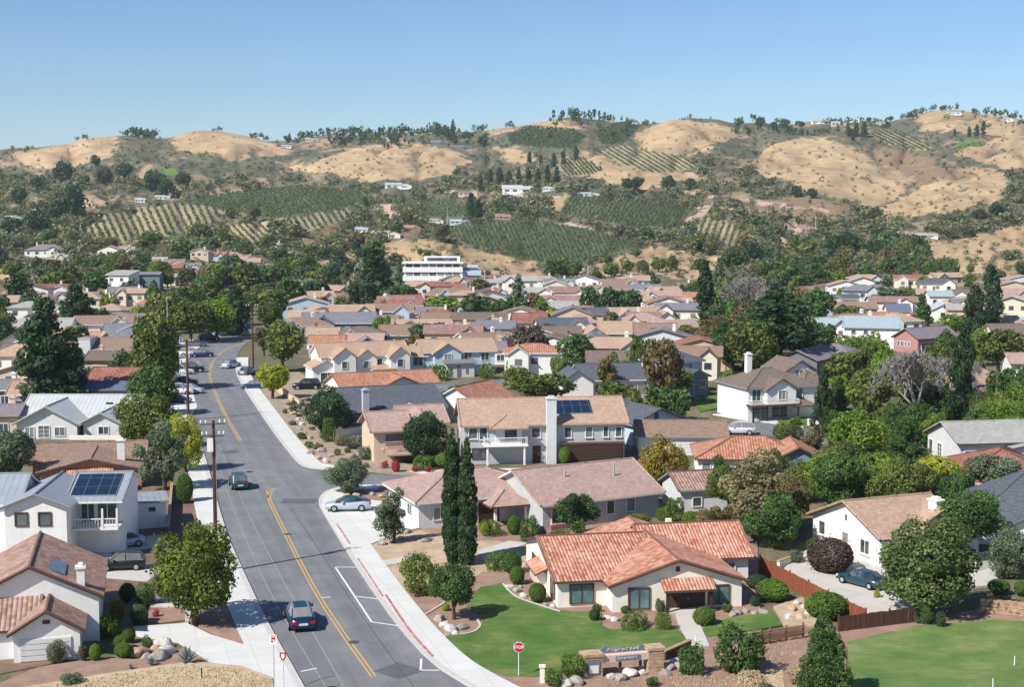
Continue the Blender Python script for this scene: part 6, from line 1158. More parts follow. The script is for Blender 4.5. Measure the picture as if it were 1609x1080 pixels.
# ------------------------------------------------------------------ brush cover: individuals where large, the rest one mass
r = np.random.default_rng(3); BL = []; k_ind = 0
zflat = zone
def zone_at(p):
    u, v = proj(*p); a = int(np.clip((u - US[0]) / 4, 0, len(US) - 1)); j = int(np.clip(np.searchsorted(DS, p.y), 0, len(DS) - 1)); return zone[a, j], n1[a, j]
FARF = [q for q in FOOT if q[1] > 560]
tries = 0
while len(BL) < 7600 and tries < 50000:
    tries += 1; px = r.uniform(-120, 1730); py = 195 + 255 * r.random() ** .8; p = hit(px, py)
    if p.y < 425 or p.y > 1745: continue
    zz, nv = zone_at(p)
    if zz in (2, 5): continue
    if zz == 1 and r.random() > .16 + .30 * (nv > .4): continue
    if zz == 3 and r.random() > .25: continue
    if zz == 0 and nv > .75 and r.random() > .35: continue
    big = zz == 0 and nv < .2 and p.y < 1250
    w_ = r.uniform(2.2, 4.2) if not big else r.uniform(3.5, 8.5)
    if zz == 1: w_ = r.uniform(1.4, 3.4)
    if p.y < 900 and zz == 0 and r.random() < .35: w_ *= 1.25
    if any((x - p.x) ** 2 + (y - p.y) ** 2 < (q * .8 + w_ * .3) ** 2 for x, y, q in FOOT if abs(y - p.y) < 25): continue
    up = zone_at(hit(px, py - 10))[0]
    if up in (1, 2) and zz == 0: w_ = min(w_, 2.8)
    if zz == 0 and ((590 < px < 865 and 420 < py < 475) or (925 < px < 1150 and 424 < py < 465) or (1415 < px and 425 < py < 465)): continue
    if any(abs(x - p.x) < q + 1.5 and -6 < y - p.y < 45 for x, y, q in FARF): continue
    BL.append((p.x, p.y, p.z, w_, w_ * r.uniform(.5, .95), zz))
BL.sort(key=lambda q: -q[3] / q[1]); inds = BL[:260]; rest = BL[260:]
for x, y, z, w_, h, zz in inds:
    side = 'left' if x < -.12 * y else 'right' if x > .14 * y else 'middle'; dist = 'lower' if y < 620 else 'mid' if y < 900 else 'upper'
    leaf = rs.choice(['green', 'olive', 'olive', 'browny', 'grey']); kind = rs.choice(['round', 'round', 'bush', 'broad']); hh = h * (1.15 if kind != 'bush' else 1)
    lab = "%s bush in the brush of the %s %s slopes" % ({'dark':'dark green','green':'mid green','olive':'olive','browny':'brownish','grey':'grey green'}[leaf] + dict(round=' domed', bush=' low', broad=' spreading')[kind], dist, side)
    plant('bush', lab, 'bush', Vector((x, y, z)), w_, hh, kind, leaf, rs, group=lab.replace(' bush ', ' bushes '), lod=2)
Qs, Ts = [], []
for x, y, z, w_, h, zz in rest:
    n = 72 if y < 800 else 52 if y < 1100 else 36; k = int(r.integers(3, 6)); bl = [(r.normal(0, .22), r.normal(0, .22), r.uniform(.3, .75), r.uniform(.25, .42)) for _ in range(k)]
    q, t = blob_leaves(bl, n, .34 * math.sqrt(30 / n), r, 1.0, False, .25); q = q * np.array([w_, w_, h]) + np.array([x, y, z]); Qs.append(q); Ts.append(np.clip(t + r.normal(0, .26) - .05, 0, 1))
o = bpy.data.objects.new('hillside_brush', quads_mesh('hillside_brush', np.concatenate(Qs), LM['scrub'], np.concatenate(Ts))); col.objects.link(o); tag(o, "grey green brush and low bushes covering the hillsides", 'brush', kind='stuff')
# ragged wood along the crest
Qs, Ts = [], []
for u0, u1, n, hm in ((195,248,26,9),(335,352,5,6),(395,425,8,6),(450,520,26,8),(515,640,60,9),(640,770,50,9),(560,720,40,8),(795,812,4,6),(862,985,34,10),(985,1030,10,6),(1060,1120,10,5),(1150,1262,40,9),(1262,1400,46,7),(1395,1470,20,7),(1470,1609,34,7),(120,140,5,6),(20,60,6,5)):
    for _ in range(n):
        u = r.uniform(u0, u1); a = int((u - US[0]) / 4); dd = r.uniform(1480 if n > 30 else 1600, 1700); j = int(np.searchsorted(DS, dd)); j = min(j, len(DS) - 1); x, y, z = XX[a, j], DS[j], ZZ[a, j]; h = hm * r.uniform(.5, 1.25); w_ = h * r.uniform(.5, 1.1)
        bl = [(r.normal(0, .2), r.normal(0, .2), r.uniform(.45, .85), r.uniform(.2, .36)) for _ in range(5)]; q, t = blob_leaves(bl, 42, .26, r, 1.1, False, .25); Qs.append(q * np.array([w_, w_, h]) + np.array([x, y, z])); Ts.append(np.clip(t + r.normal(0, .15), 0, 1))
o = bpy.data.objects.new('crest_wood', quads_mesh('crest_wood', np.concatenate(Qs), LM['conifer'], np.concatenate(Ts))); col.objects.link(o); tag(o, "ragged dark wood strung along the hill crest", 'wood', kind='stuff')
# ------------------------------------------------------------------ vineyards: rows of vines draped on the slope
VDIR = dict(slope_rows=((24,52),10.5), dense_dark=((30,40),5.5), corner_rows=((30,30),8), thin_rows=((14,22),9), broad_sparse=((16,34),7.5), upper_terrace=((-22,34),7), curved_rows=((-14,38),10), small_knoll=((14,16),5), saddle=((26,16),5.5), ridge_dark=((10,16),3.6), ridge_east=((10,14),3.6), high_right=((24,12),4.5), flat_lower=((30,30),6))
VLAB = dict(slope_rows="vineyard with pale wide spaced rows on the left slope", dense_dark="dense dark green vineyard filling the left middle slope", corner_rows="small striped vineyard corner below the dense dark one", thin_rows="narrow strip of striped vines under the dense dark vineyard",
 broad_sparse="broad speckled vineyard behind the office building", upper_terrace="dark terrace vineyard above the broad speckled one", curved_rows="vineyard with curved pale rows right of the dirt track", small_knoll="small dotted vineyard beside a golden knoll", saddle="striped vineyard on the saddle under the golden summit",
 ridge_dark="smooth dark vineyard near the skyline, left of the grove", ridge_east="smooth dark vineyard near the skyline, right of the grove", high_right="dotted vineyard high on the right slope", flat_lower="small vineyard patch beside the white villa")
for nm, P in VINE.items():
    (dx, dy), sp = VDIR[nm]; L_ = math.hypot(dx, dy); dx, dy = dx / L_, dy / L_; nx, ny = dy, -dx
    xs = [q[0] * nx + q[1] * ny for q in P]; ts = [q[0] * dx + q[1] * dy for q in P]; pts = []; c = min(xs)
    tight = nm in ('dense_dark', 'ridge_dark', 'ridge_east', 'upper_terrace', 'flat_lower', 'broad_sparse')
    while c < max(xs):
        t = min(ts) + r.random() * 2
        while t < max(ts):
            x, y = c * nx + t * dx, c * ny + t * dy
            if inpoly(np.array([x]), np.array([y]), P)[0]: pts.append((x + r.normal(0, .25 + (.8 if tight else 0)), y, t))
            t += 1.5 if sp > 5 else 1.25
        c += sp * (.85 if tight else 1)
    Qs = []
    for x, y, t in pts:
        p = hit(x, y); 
        if abs(proj(*p)[1] - y) > 6: continue
        s = pxm(p.x, p.y, p.z); w_ = min((3.2 if tight else 3.4) / s * max(1, sp / 8), 2.4 if not tight else 3.2)
        bl = [(0, 0, .55, .5), (.3, .2, .5, .4)]; q, tt_ = blob_leaves(bl, 9, .62, r, 1.0, False, .25); Qs.append(q * np.array([w_, w_, 1.5 if sp > 5 else 1.8]) + np.array(p))
    if not Qs: continue
    Q = np.concatenate(Qs); o = bpy.data.objects.new('vineyard', quads_mesh('vineyard', Q, LM['vine'], np.clip(r.normal(.45, .2, len(Q)), 0, 1))); col.objects.link(o); tag(o, VLAB[nm], 'vineyard', kind='stuff')
# ------------------------------------------------------------------ vehicles
def carpaint(name, hx):
    m = N(name); c = lin(hx); f = m.noise(1.5, 3); m.b.inputs["Coat Weight"].default_value = .6; m.b.inputs["Coat Roughness"].default_value = .08
    return m.done(m.ramp(f, [(.3, scale3(c, .9)), (.7, c)]), .35, .5, .25)
CP_ = dict(navy=carpaint('navy_paint', '#10304c'), teal=carpaint('teal_paint', '#1e4650'), silver=carpaint('silver_paint', '#b9c2cb'), white=carpaint('white_paint', '#dcdedf'), blue=carpaint('blue_paint', '#23386e'), lilac=carpaint('lilac_silver_paint', '#a4a8c4'), grey=carpaint('grey_paint', '#6c7378'), black=carpaint('black_paint', '#15181b'), plum=carpaint('plum_paint', '#5c3f4c'))
M['tyre'] = paint('tyre_rubber', '#1c1c1d', .1, 3, .9); M['rim'] = paint('alloy_rim', '#9a9da0', .08, 3, .4); M['lampred'] = paint('red_lens', '#a81e34', .1, 4, .25); M['lampwhite'] = paint('clear_lens', '#d8dde0', .05, 4, .2); M['plate'] = paint('number_plate', '#d6dade', .04, 4, .5)
SHAPE = dict(  # stations x: (half width, z bottom, z belt); cabin: x (half width low, half width roof, z low, z roof)
 sedan=([(-2.3,.62,.42,.74),(-2.2,.80,.25,.86),(-1.5,.88,.22,.93),(0,.90,.2,.92),(1.2,.88,.22,.88),(2.0,.80,.25,.78),(2.28,.6,.4,.62)], [(-1.75,.70,.60,.9,.93),(-1.05,.78,.60,.9,1.36),(.1,.79,.60,.9,1.42),(.55,.78,.58,.88,1.36),(1.25,.72,.62,.86,.9)]),
 coupe=([(-2.1,.6,.42,.8),(-1.95,.8,.25,.92),(-1.3,.88,.22,.95),(0,.88,.2,.86),(1.1,.86,.22,.82),(1.85,.78,.25,.72),(2.1,.58,.36,.58)], [(-1.95,.66,.58,.9,.95),(-.9,.76,.56,.9,1.22),(-.1,.77,.56,.86,1.30),(.3,.75,.56,.84,1.26),(1.15,.70,.6,.8,.84)]),
 suv=([(-2.2,.74,.45,.95),(-2.12,.86,.32,1.02),(-1.4,.92,.3,1.05),(0,.93,.28,1.04),(1.2,.92,.3,1.0),(2.0,.84,.32,.94),(2.25,.66,.45,.78)], [(-2.1,.78,.68,1.0,1.1),(-1.75,.82,.68,1.02,1.62),(-.2,.83,.68,1.02,1.70),(.5,.82,.66,1.0,1.62),(1.2,.76,.68,.98,1.02)]))
def car(label, px, py, heading, colr, kind='sedan', roofc=None, cat='car', group=None, scale=1.0, z=0):
    p = G(px, py, z); root = empty('parked_car' if cat == 'parked car' else 'car', p, R(heading)); root.scale = (scale,) * 3; tag(root, label, 'car', group)
    st, cb = SHAPE[kind]; b = MB(); rings = []
    for x, hw, z0, z1 in st:
        zm = z0 + (z1 - z0) * .62; rings.append([(x,-hw*.9,z0),(x,-hw,z0+.12),(x,-hw,zm),(x,-hw*.93,z1-.02),(x,-hw*.6,z1+.02),(x,hw*.6,z1+.02),(x,hw*.93,z1-.02),(x,hw,zm),(x,hw,z0+.12),(x,hw*.9,z0)])
    b.loft(rings)
    L0, L1 = st[0][0], st[-1][0]; body = b.build('body', CP_[colr], root, smooth=True)
    b = MB(); rings = [[(x,-a,zl),(x,-c,zr),(x,-c*.6,zr+.04),(x,c*.6,zr+.04),(x,c,zr),(x,a,zl)] for x, a, c, zl, zr in cb]
    b.loft(rings, 0, True); b.build('windows', M['glass'], root, smooth=False)
    b = MB(); mid = [q for q in cb if q[4] > cb[2][4] - .14]; b.loft([[(x,-c*.98,zr-.02),(x,-c*.6,zr+.055),(x,c*.6,zr+.055),(x,c*.98,zr-.02)] for x, a, c, zl, zr in mid], 0, True)
    for s in (-1, 1):
        for i in range(len(cb) - 1):
            if i in (0, len(cb) - 2): b.tube((cb[i][0], s*cb[i][1], cb[i][3]), (cb[i+1][0], s*cb[i+1][2]*1.0, cb[i+1][4]), .035, .035, 5) if i == 0 else b.tube((cb[i][0], s*cb[i][2], cb[i][4]), (cb[i+1][0], s*cb[i+1][1], cb[i+1][3]), .035, .035, 5)
        k = cb[2]; b.tube((k[0]-.15, s*k[1]*1.005, k[3]), (k[0]-.15, s*k[2]*1.01, k[4]), .035, .035, 5)
    b.build('roof', CP_[roofc or colr], root)
    wr = .33 if kind != 'suv' else .37
    for x in (L0 + .85, L1 - .82):
        for s in (-1, 1):
            b = MB(); y = s * (st[3][1] - .10); b.tube((x, y - s*.12, wr), (x, y + s*.12, wr), wr, wr, 16); t = b.build('wheel', M['tyre'], root); b = MB(); b.tube((x, y + s*.11, wr), (x, y + s*.135, wr), wr*.62, wr*.55, 12); b.build('rim', M['rim'], t)
    for s in (-1, 1):
        b = MB(); b.box(L0-.02, L0+.14, s*.62-.17, s*.62+.17, st[1][3]-.26, st[1][3]-.10); b.build('tail_light', M['lampred'], root)
        b = MB(); b.box(L1-.2, L1-.04, s*.58-.15, s*.58+.15, st[-2][3]-.24, st[-2][3]-.10); b.build('headlight', M['lampwhite'], root)
        b = MB(); x = cb[3][0] + .1; b.box(x, x+.2, s*(st[3][1]+.02)-.08, s*(st[3][1]+.02)+.08, st[3][3], st[3][3]+.13); b.build('wing_mirror', CP_[colr], root)
    b = MB(); b.box(L0-.03, L0+.05, -.3, .3, st[0][2]+.08, st[0][2]+.22); b.build('number_plate', M['plate'], root)
    b = MB(); b.box(L0+.0, L0+.14, -.8, .8, st[0][2]-.12, st[0][2]+.02); b.box(L1-.14, L1, -.74, .74, st[-1][2]-.12, st[-1][2]+.04); b.build('bumper', CP_[colr], root); return root
car("dark blue sedan driving away in the left lane, nearest to the camera", 471, 980, 105, 'navy', 'sedan')
car("teal car driving away in the left lane past the tall pole", 375, 766, 107, 'teal', 'suv', scale=.9)
car("silver blue hatchback rounding the bend of the street", 363, 578, 70, 'silver', 'sedan', roofc='navy')
car("dark blue car nosing out of the drive under the yellow street tree", 399, 611, 195, 'blue', 'sedan', scale=.9)
car("silver coupe with dark teal roof parked across the corner driveway", 547, 802, 186, 'silver', 'coupe', roofc='teal', cat='parked car', scale=1.0, z=.135)
car("lilac silver car parked in the shaded court by the solar panel house", 190, 860, 215, 'lilac', 'sedan', cat='parked car', scale=.85, z=.05)
car("black car in deep shade beside the garage house roof", 193, 895, 190, 'black', 'suv', cat='parked car', scale=.8)
car("white car parked beside the white garage building", 1160, 683, 178, 'white', 'suv', cat='parked car', scale=.95, z=0)
car("grey sedan parked behind the ribbed grey house", 1466, 660, 185, 'grey', 'sedan', cat='parked car')
car("dark teal pickup sized car at the right edge of the far street", 1594, 658, 200, 'teal', 'suv', cat='parked car')
car("black car in the drive behind the very dark round oak", 482, 612, 190, 'black', 'suv', cat='parked car')
for px, py, hd, c_, k_, lab in [(318,561,12,'blue','sedan',"blue car parked at the left kerb where the street bends"),(300,560,10,'white','suv',"white car parked just left of the blue one at the bend"),(302,585,8,'black','suv',"dark car parked in tree shade by the brown pole"),(284,588,5,'white','sedan',"white car half under the street tree by the brown pole"),
 (289,605,8,'plum','sedan',"plum coloured car parked at the left kerb"),(276,604,5,'white','suv',"white van like car beside the plum car"),(297,618,-8,'silver','sedan',"silver car at the front of the left parking row"),(282,620,0,'white','suv',"white car next to the silver one in the left parking row"),(276,634,5,'teal','sedan',"teal car in the shadow at the end of the left parking row"),
 (308,545,15,'grey','sedan',"grey car parked above the bend"),(286,545,10,'white','suv',"white car under the olive street tree at the bend"),(328,536,30,'black','suv',"black car parked on the far bend"),(350,528,38,'grey','sedan',"grey car further up the far bend"),(366,524,38,'white','suv',"white car near the end of the visible street"),(380,518,40,'blue','sedan',"blue car last in the row up the street"),(388,589,80,'grey','sedan',"grey car half hidden behind the far brown pole")]:
    car(lab, px, py, hd, c_, k_, cat='parked car', group='cars parked along the street')
# ------------------------------------------------------------------ poles
def pole(label, px, yb, yt, arms, r0=.17, box=False):
    p = hit(px, yb); h = ztop(p.x, p.y, 0, yt); root = empty('utility_pole', p); tag(root, label, 'utility pole')
    b = MB(); b.tube((0,0,-.5), (0,0,h), r0, r0*.62, 10); b.build('pole', M['pole_wood'], root)
    for dz, half in arms:
        b = MB(); a = R(14); d = Vector((math.cos(a), math.sin(a), 0)); b.tube(-d*half + Vector((0,-.16,h-dz)), d*half + Vector((0,-.16,h-dz)), .05, .05, 6)
        am = b.build('crossarm', M['pole_wood'], root); b = MB()
        for t in (-.95, -.55, .55, .95): q = d*half*t + Vector((0,-.16,h-dz)); b.tube(q + Vector((0,0,.06)), q + Vector((0,0,.2)), .05, .06, 6); b.tube(q + Vector((0,0,.2)), q + Vector((0,0,.34)), .1, .05, 6)
        b.build('insulator', M['lampwhite'], am)
    if box:
        b = MB(); b.box(-.42, .02, -.42, -.12, h-2.35, h-1.35); b.build('transformer_box', M['trim_white'], root)
        b = MB(); b.tube((.16,-.05,1.0), (.13,-.03,h-1.2), .035, .035, 5); b.build('conduit', M['steel'], root)
    return root
pole("nearest tall brown utility pole with white box and two crossarms", 340, 903, 660, [(.25,.95),(1.15,.85)], .18, True)
pole("middle brown utility pole beside the left parked cars", 296, 662, 533, [(.3,.9)], .2)
pole("far brown utility pole at the right pavement near the bend", 398, 585, 478, [(.3,1.0)], .18)
def thin(label, px, yb, yt, name='light_pole', r0=.09, arm=0):
    p = hit(px, yb); h = ztop(p.x, p.y, p.z, yt); root = empty(name, p); tag(root, label, 'pole')
    b = MB(); b.tube((0,0,-.4),(0,0,h), r0, r0*.6, 8); b.build('pole', M['pole_white'], root)
    b = MB(); b.tube((0,0,h-.1),(arm or .5,0,h+.05), .05, .05, 6); b.box((arm or .5)-.05, (arm or .5)+.45, -.12, .12, h-.02, h+.1); b.build('lamp_head', M['steel'], root)
thin("pale thin pole rising from the left street trees", 264, 548, 468); thin("short pale pole among the left street trees", 289, 520, 470); thin("tall white light pole in front of the golden bushy knoll", 924, 458, 418, r0=.16); thin("pale pole above the grey roof at right of the white office", 762, 470, 422, r0=.12); thin("white light pole by the pale blue house", 1256, 552, 508, r0=.14)
thin("thin pole on the right hillside below the pink villa", 1281, 370, 340, r0=.14); thin("pale pole on the hill behind the office", 703, 362, 325, r0=.14)
# ------------------------------------------------------------------ signs
def text_mesh(body, size, ext=.004):
    cu = bpy.data.curves.new('letters', 'FONT'); cu.body = body; cu.size = size; cu.align_x = 'CENTER'; cu.align_y = 'CENTER'; cu.extrude = ext; cu.offset = size * .02; o = bpy.data.objects.new('tmp', cu); col.objects.link(o); bpy.context.view_layer.update()
    me = bpy.data.meshes.new_from_object(o.evaluated_get(bpy.context.evaluated_depsgraph_get())); bpy.data.objects.remove(o); me.materials.clear(); return me
M['signred'] = paint('sign_red', '#b3242c', .06, 3, .4); M['signwhite'] = paint('sign_white', '#e2e2df', .04, 3, .45); M['slatesign'] = paint('slate_blue_sign', '#6f7684', .15, 3, .8); M['signpink'] = paint('pale_pink_plaster', '#cdb6a8', .1, 2, .85)
def disc(b, n, r_, y, m=0, rot=0, dep=.02):
    ring = [(r_*math.cos(rot+2*math.pi*k/n), 0, r_*math.sin(rot+2*math.pi*k/n)) for k in range(n)]
    b.loft([[(x, y, z) for x, _, z in ring], [(x, y+dep, z) for x, _, z in ring]], m)
p = G(815, 1063, .1); h = ztop(p.x, p.y, .1, 1018); root = empty('stop_sign', p, R(0)); tag(root, "red octagonal stop sign on a white post in the corner lawn", 'stop sign')
b = MB(); b.tube((0,.05,-.3),(0,.05,h+.25), .035, .03, 8); b.build('post', M['pole_white'], root)
b = MB(); disc(b, 8, .34, 0, 0, R(22.5)); pl = b.build('sign_plate', M['signwhite'], root); pl.location = (0, 0, h)
b = MB(); disc(b, 8, .31, -.012, 0, R(22.5), .012); q = b.build('red_face', M['signred'], pl)
me = text_mesh("STOP", .25); me.materials.append(M['signwhite']); lt = bpy.data.objects.new('letters', me); col.objects.link(lt); lt.parent = pl; lt.rotation_euler = (R(90), 0, 0); lt.location = (0, -.018, 0)
p = G(431, 1100, .12); h = ztop(p.x, p.y, .12, 1006); root = empty('parking_sign', p, R(-8)); tag(root, "white rectangular street sign with red markings on a thin pole by the left kerb", 'street sign')
b = MB(); b.tube((0,.03,-.3),(0,.03,h+.3), .028, .028, 8); b.build('post', M['steel'], root)
b = MB(); b.box(-.2,.2,-.01,.01,h-.28,h+.28); pl = b.build('sign_plate', M['signwhite'], root); b = MB(); b.box(-.13,.13,-.018,-.012,h+.0,h+.14); b.box(-.16,.16,-.018,-.012,h+.19,h+.24); b.box(-.14,.0,-.018,-.012,h-.16,h-.05); b.box(.05,.14,-.018,-.012,h-.1,h-.05); b.build('red_marking', M['signred'], pl)
p = G(446, 1122, .12); h = ztop(p.x, p.y, .12, 1032); root = empty('road_sign', p, R(-10)); tag(root, "small shield shaped red and white road sign on a white pole at the bottom left", 'road sign')
b = MB(); b.tube((0,.03,-.3),(0,.03,h+.1), .035, .035, 8); b.build('post', M['pole_white'], root)
b = MB(); ring = [(-.18,.2),(.18,.22),(.2,-.02),(.06,-.24),(-.06,-.24),(-.2,-.02)]; b.loft([[(x,-.01,z+h) for x,z in ring],[(x,.01,z+h) for x,z in ring]]); pl = b.build('sign_plate', M['signred'], root)
b = MB(); b.loft([[(x*.5,-.018,z*.6+h) for x,z in ring],[(x*.5,-.011,z*.6+h) for x,z in ring]]); b.build('white_face', M['signwhite'], pl)
# stone entrance sign
o, a, L = AB((918,1068), (1043,1057)); root = empty('entrance_sign', o, a); tag(root, "stone pillared entrance sign with pale beam and carved slate board at the lawn edge", 'entrance sign')
def pillar(x0, x1, h, mat):
    b = MB(); rr = random.Random(int(x0*10)); z = -.2
    while z < h - .12:
        dz = rr.uniform(.14, .22); j = rr.uniform(-.025, .025); b.box(x0+j, x1+j*.5, -.02+j, .85+j, z, z+dz-.012); z += dz
    b.box(x0-.07, x1+.07, -.09, .92, z, z+.16); return b.build('pillar', M[mat], root)
pillar(0, 1.15, 1.32, 'rock_tan'); pillar(L-1.0, L, 1.48, 'rock_tan')
part_box(root, 'plaque', 'slatesign', (.2,.98,-.07,-.02,.25,1.05)); part_box(root, 'notice', 'signwhite', (.3,.88,-.09,-.072,.32,.8)); part_box(root, 'beam', 'signpink', (1.15,L-1.0,.1,.5,.85,1.28)); sb = part_box(root, 'name_board', 'slatesign', (2.0,L-1.5,.06,.1,.95,1.2))
b = MB(); rr = random.Random(4); x = 2.1
while x < L - 1.7:
    wv = rr.uniform(.07, .13); b.box(x, x+.03, .045, .06, 1.0, 1.15); b.box(x+.03, x+wv, .045, .06, rr.choice((1.0, 1.06, 1.1)), rr.choice((1.12, 1.14, 1.15)) + .01); x += wv + .05
b.build('lettering', M['lilac'], sb)
b = MB(); ring = [(1.2,1.3)] + [(1.2 + (L-2.3)*t/14, 1.5 + .12*math.sin(t*1.1) + .1*math.sin(t*.45+1)) for t in range(15)] + [(L-1.05,1.3)]; b.loft([[(x,.5,z) for x,z in ring],[(x,.62,z) for x,z in ring]]); tb_ = b.build('carved_board', M['slatesign'], root)
b = MB(); x = 1.6
while x < L - 1.5:
    wv = rr.uniform(.1, .2); zc = 1.45 + rr.uniform(-.02, .05); b.box(x, x+.04, .47, .5, zc-.08, zc+.09); b.box(x+.05, x+wv, .47, .5, zc+rr.choice((-.08,0,.06)), zc+.09); x += wv + .09
b.build('lettering', M['lilac'], tb_)
for x in (2.3, 3.6): part_box(root, 'support_post', 'dark_wood', (x,x+.14,.25,.4,-.3,.85))
# ------------------------------------------------------------------ fences and walls
def fence(name, label, px, h, mat, boards=.16, z=0.0, posts=2.4, cat='fence'):
    P = [G(*q, z) for q in px]; root = empty(name, P[0]); tag(root, label, cat); rr = random.Random(len(label))
    for a, b_ in zip(P[:-1], P[1:]):
        d = b_ - a; L = d.length; d.normalize(); n = max(1, round(L / posts)); nrm = Vector((-d.y, d.x, 0))
        for i in range(n):
            s0 = a - P[0] + d * (L * i / n); w_ = L / n; b = MB(); k = int(w_ / boards)
            for j in range(k):
                t0 = w_ * j / k; t1 = t0 + w_ / k - .012; hh = h + rr.uniform(-.03, .03); off = nrm * rr.uniform(-.012, .012)
                q = [s0 + d*t0 + off, s0 + d*t1 + off, s0 + d*t1 + off + nrm*.025, s0 + d*t0 + off + nrm*.025]; b.loft([[v + Vector((0,0,-.2)) for v in q], [v + Vector((0,0,hh)) for v in q]])
            q = [s0 + nrm*.03, s0 + d*w_ + nrm*.03, s0 + d*w_ + nrm*.08, s0 + nrm*.08]
            for zz in (.25, h*.85): b.loft([[v + Vector((0,0,zz)) for v in q], [v + Vector((0,0,zz+.08)) for v in q]])
            b.build('panel', M[mat], root); b = MB(); c = s0 + nrm*.05; b.box(c.x-.055, c.x+.055, c.y-.055, c.y+.055, -.3, h+.12); b.build('post', M[mat], root)
    c = a - P[0] + d*L; b = MB(); b.box(c.x-.055, c.x+.055, c.y-.055, c.y+.055, -.3, h+.12); b.build('post', M[mat], root); return root
fence('wood_fence', "long redwood board fence between the bungalow and the sunny patio", [(1193,899),(1240,925),(1300,957),(1360,987)], 1.25, 'fence_red')
fence('wood_fence', "dark brown board fence along the park lawn", [(1318,994),(1437,979)], 1.05, 'fence_dark')
P = [G(1184,1017,0), G(1262,1004,0)]; root = empty('log_fence', P[0]); tag(root, "rustic fence of stacked horizontal logs behind the dark green bush", 'fence'); d = P[1] - P[0]; L = d.length; d.normalize(); rr = random.Random(2)
for i in range(6):
    b = MB(); z = .1 + i*.15; b.tube(Vector((0,rr.uniform(-.03,.03),z)) - d*.1, d*(L+.1) + Vector((0,rr.uniform(-.03,.03),z+rr.uniform(-.04,.04))), .065, .05, 7); b.build('log', M['log'], root)
for t in (0, .33, .66, 1): b = MB(); q = d*L*t; b.tube(q + Vector((0,.1,-.3)), q + Vector((0,.1,1.05)), .08, .07, 7); b.build('post', M['log'], root)
P = [G(1533,900), G(1533,872)]; P = [G(1533,900,.0), G(1558,893,.0)]; root = empty('mesh_gate', P[0]); tag(root, "pale metal mesh gate beside the big grey olive oak", 'gate'); d = P[1]-P[0]; L = d.length; d.normalize(); b = MB()
for t in (0, 1): b.tube(d*L*t + Vector((0,0,-.2)), d*L*t + Vector((0,0,1.5)), .05, .05, 6)
b.build('post', M['signwhite'], root); b = MB()
for i in range(14): b.tube(d*L*i/14 + Vector((0,0,.1)), d*L*i/14 + Vector((0,0,1.45)), .012, .012, 4)
for i in range(8): b.tube(Vector((0,0,.1+i*.19)), d*L + Vector((0,0,.1+i*.19)), .012, .012, 4)
b.build('mesh', M['steel'], root)
def rock_mesh(seed, sub=3):
    import bmesh
    bm = bmesh.new(); bmesh.ops.create_icosphere(bm, subdivisions=sub, radius=1); rr = random.Random(seed); pl = [(Vector((rr.gauss(0,1), rr.gauss(0,1), rr.gauss(0,1))).normalized(), rr.uniform(.62, .95)) for _ in range(14)]
    for v in bm.verts:
        c = v.co.normalized(); k = 1.0
        for n_, dd in pl:
            t = c.dot(n_)
            if t > .05: k = min(k, dd / t)
        v.co = c * k
    me = bpy.data.meshes.new('rock'); bm.to_mesh(me); bm.free(); me.materials.append(M['rock']); return me
RM = [rock_mesh(i) for i in range(6)]
def rock(name, label, p, s, mat, group=None, fl=.7):
    o = bpy.data.objects.new(name, rs.choice(RM)); col.objects.link(o); o.location = p + Vector((0,0,s*fl*.3)); o.scale = (s*rs.uniform(.8,1.3), s*rs.uniform(.8,1.2), s*fl); o.rotation_euler = (rs.uniform(-.2,.2), rs.uniform(-.2,.2), rs.uniform(0,6.3)); o.material_slots[0].link = 'OBJECT'; o.material_slots[0].material = M[mat]; tag(o, label, 'rock', group)
def rocks(L_, label, group, mats, s0, s1):
    for px, py in L_: rock('boulder', label, G(px, py, .05), rs.uniform(s0, s1), rs.choice(mats), group)
rocks([(452,643),(460,652),(468,660),(474,668),(466,640),(480,682),(487,690),(478,700),(488,714),(500,722),(512,727),(496,700),(452,630),(446,624),(505,710),(520,718),(470,676),(462,632)], "rough rock scattered on the tan bank beside the street", "rocks on the tan street bank", ['rock','rock_tan','rock_white'], .3, .6)
rocks([(596,845),(610,838),(640,838),(655,846),(630,848),(670,852),(600,856),(585,778),(560,780),(545,782),(600,782)], "low landscaping rock around the thin grey olive tree and corner", "rocks in the corner plot", ['rock_tan','rock'], .3, .55)
rocks([(222,1028),(245,1022),(256,1016),(250,1036),(232,1036),(262,1028),(214,1030)], "pale boulder in the rockery beside the lower left driveway", "boulders in the driveway rockery", ['rock_tan','rock_white','rock'], .35, .7)
rocks([(700,985),(708,992),(716,998),(704,1000),(726,988),(690,975)], "small grey rock at the foot of the round headed tree", "rocks under the round headed tree", ['rock','rock_white'], .25, .5)
rocks([(800,925),(812,930),(822,938),(835,944),(856,952),(868,954),(818,924)], "rock in the bed along the bungalow's left wall", "rocks in the bungalow bed", ['rock','rock_tan','rock_white'], .2, .42)
rocks([(1160,965),(1172,962),(1186,966),(1200,964),(1152,968),(955,972),(966,976)], "rounded grey rock below the bungalow's right window", "rocks below the bungalow windows", ['rock','rock_white'], .22, .42)
rocks([(1050,1052),(1060,1048),(1070,1046),(1045,1060),(990,1062),(975,1068),(960,1066),(905,1075),(890,1078),(1010,1060)], "grey boulder along the foot of the stone entrance sign", "boulders by the entrance sign", ['rock','rock_white'], .3, .6)
rocks([(1245,960),(1252,950),(1262,956),(1270,966),(1240,972),(1258,972)], "pale rock in the white gravel nook behind the redwood fence corner", "rocks in the white gravel nook", ['rock_white','rock_tan'], .25, .5)
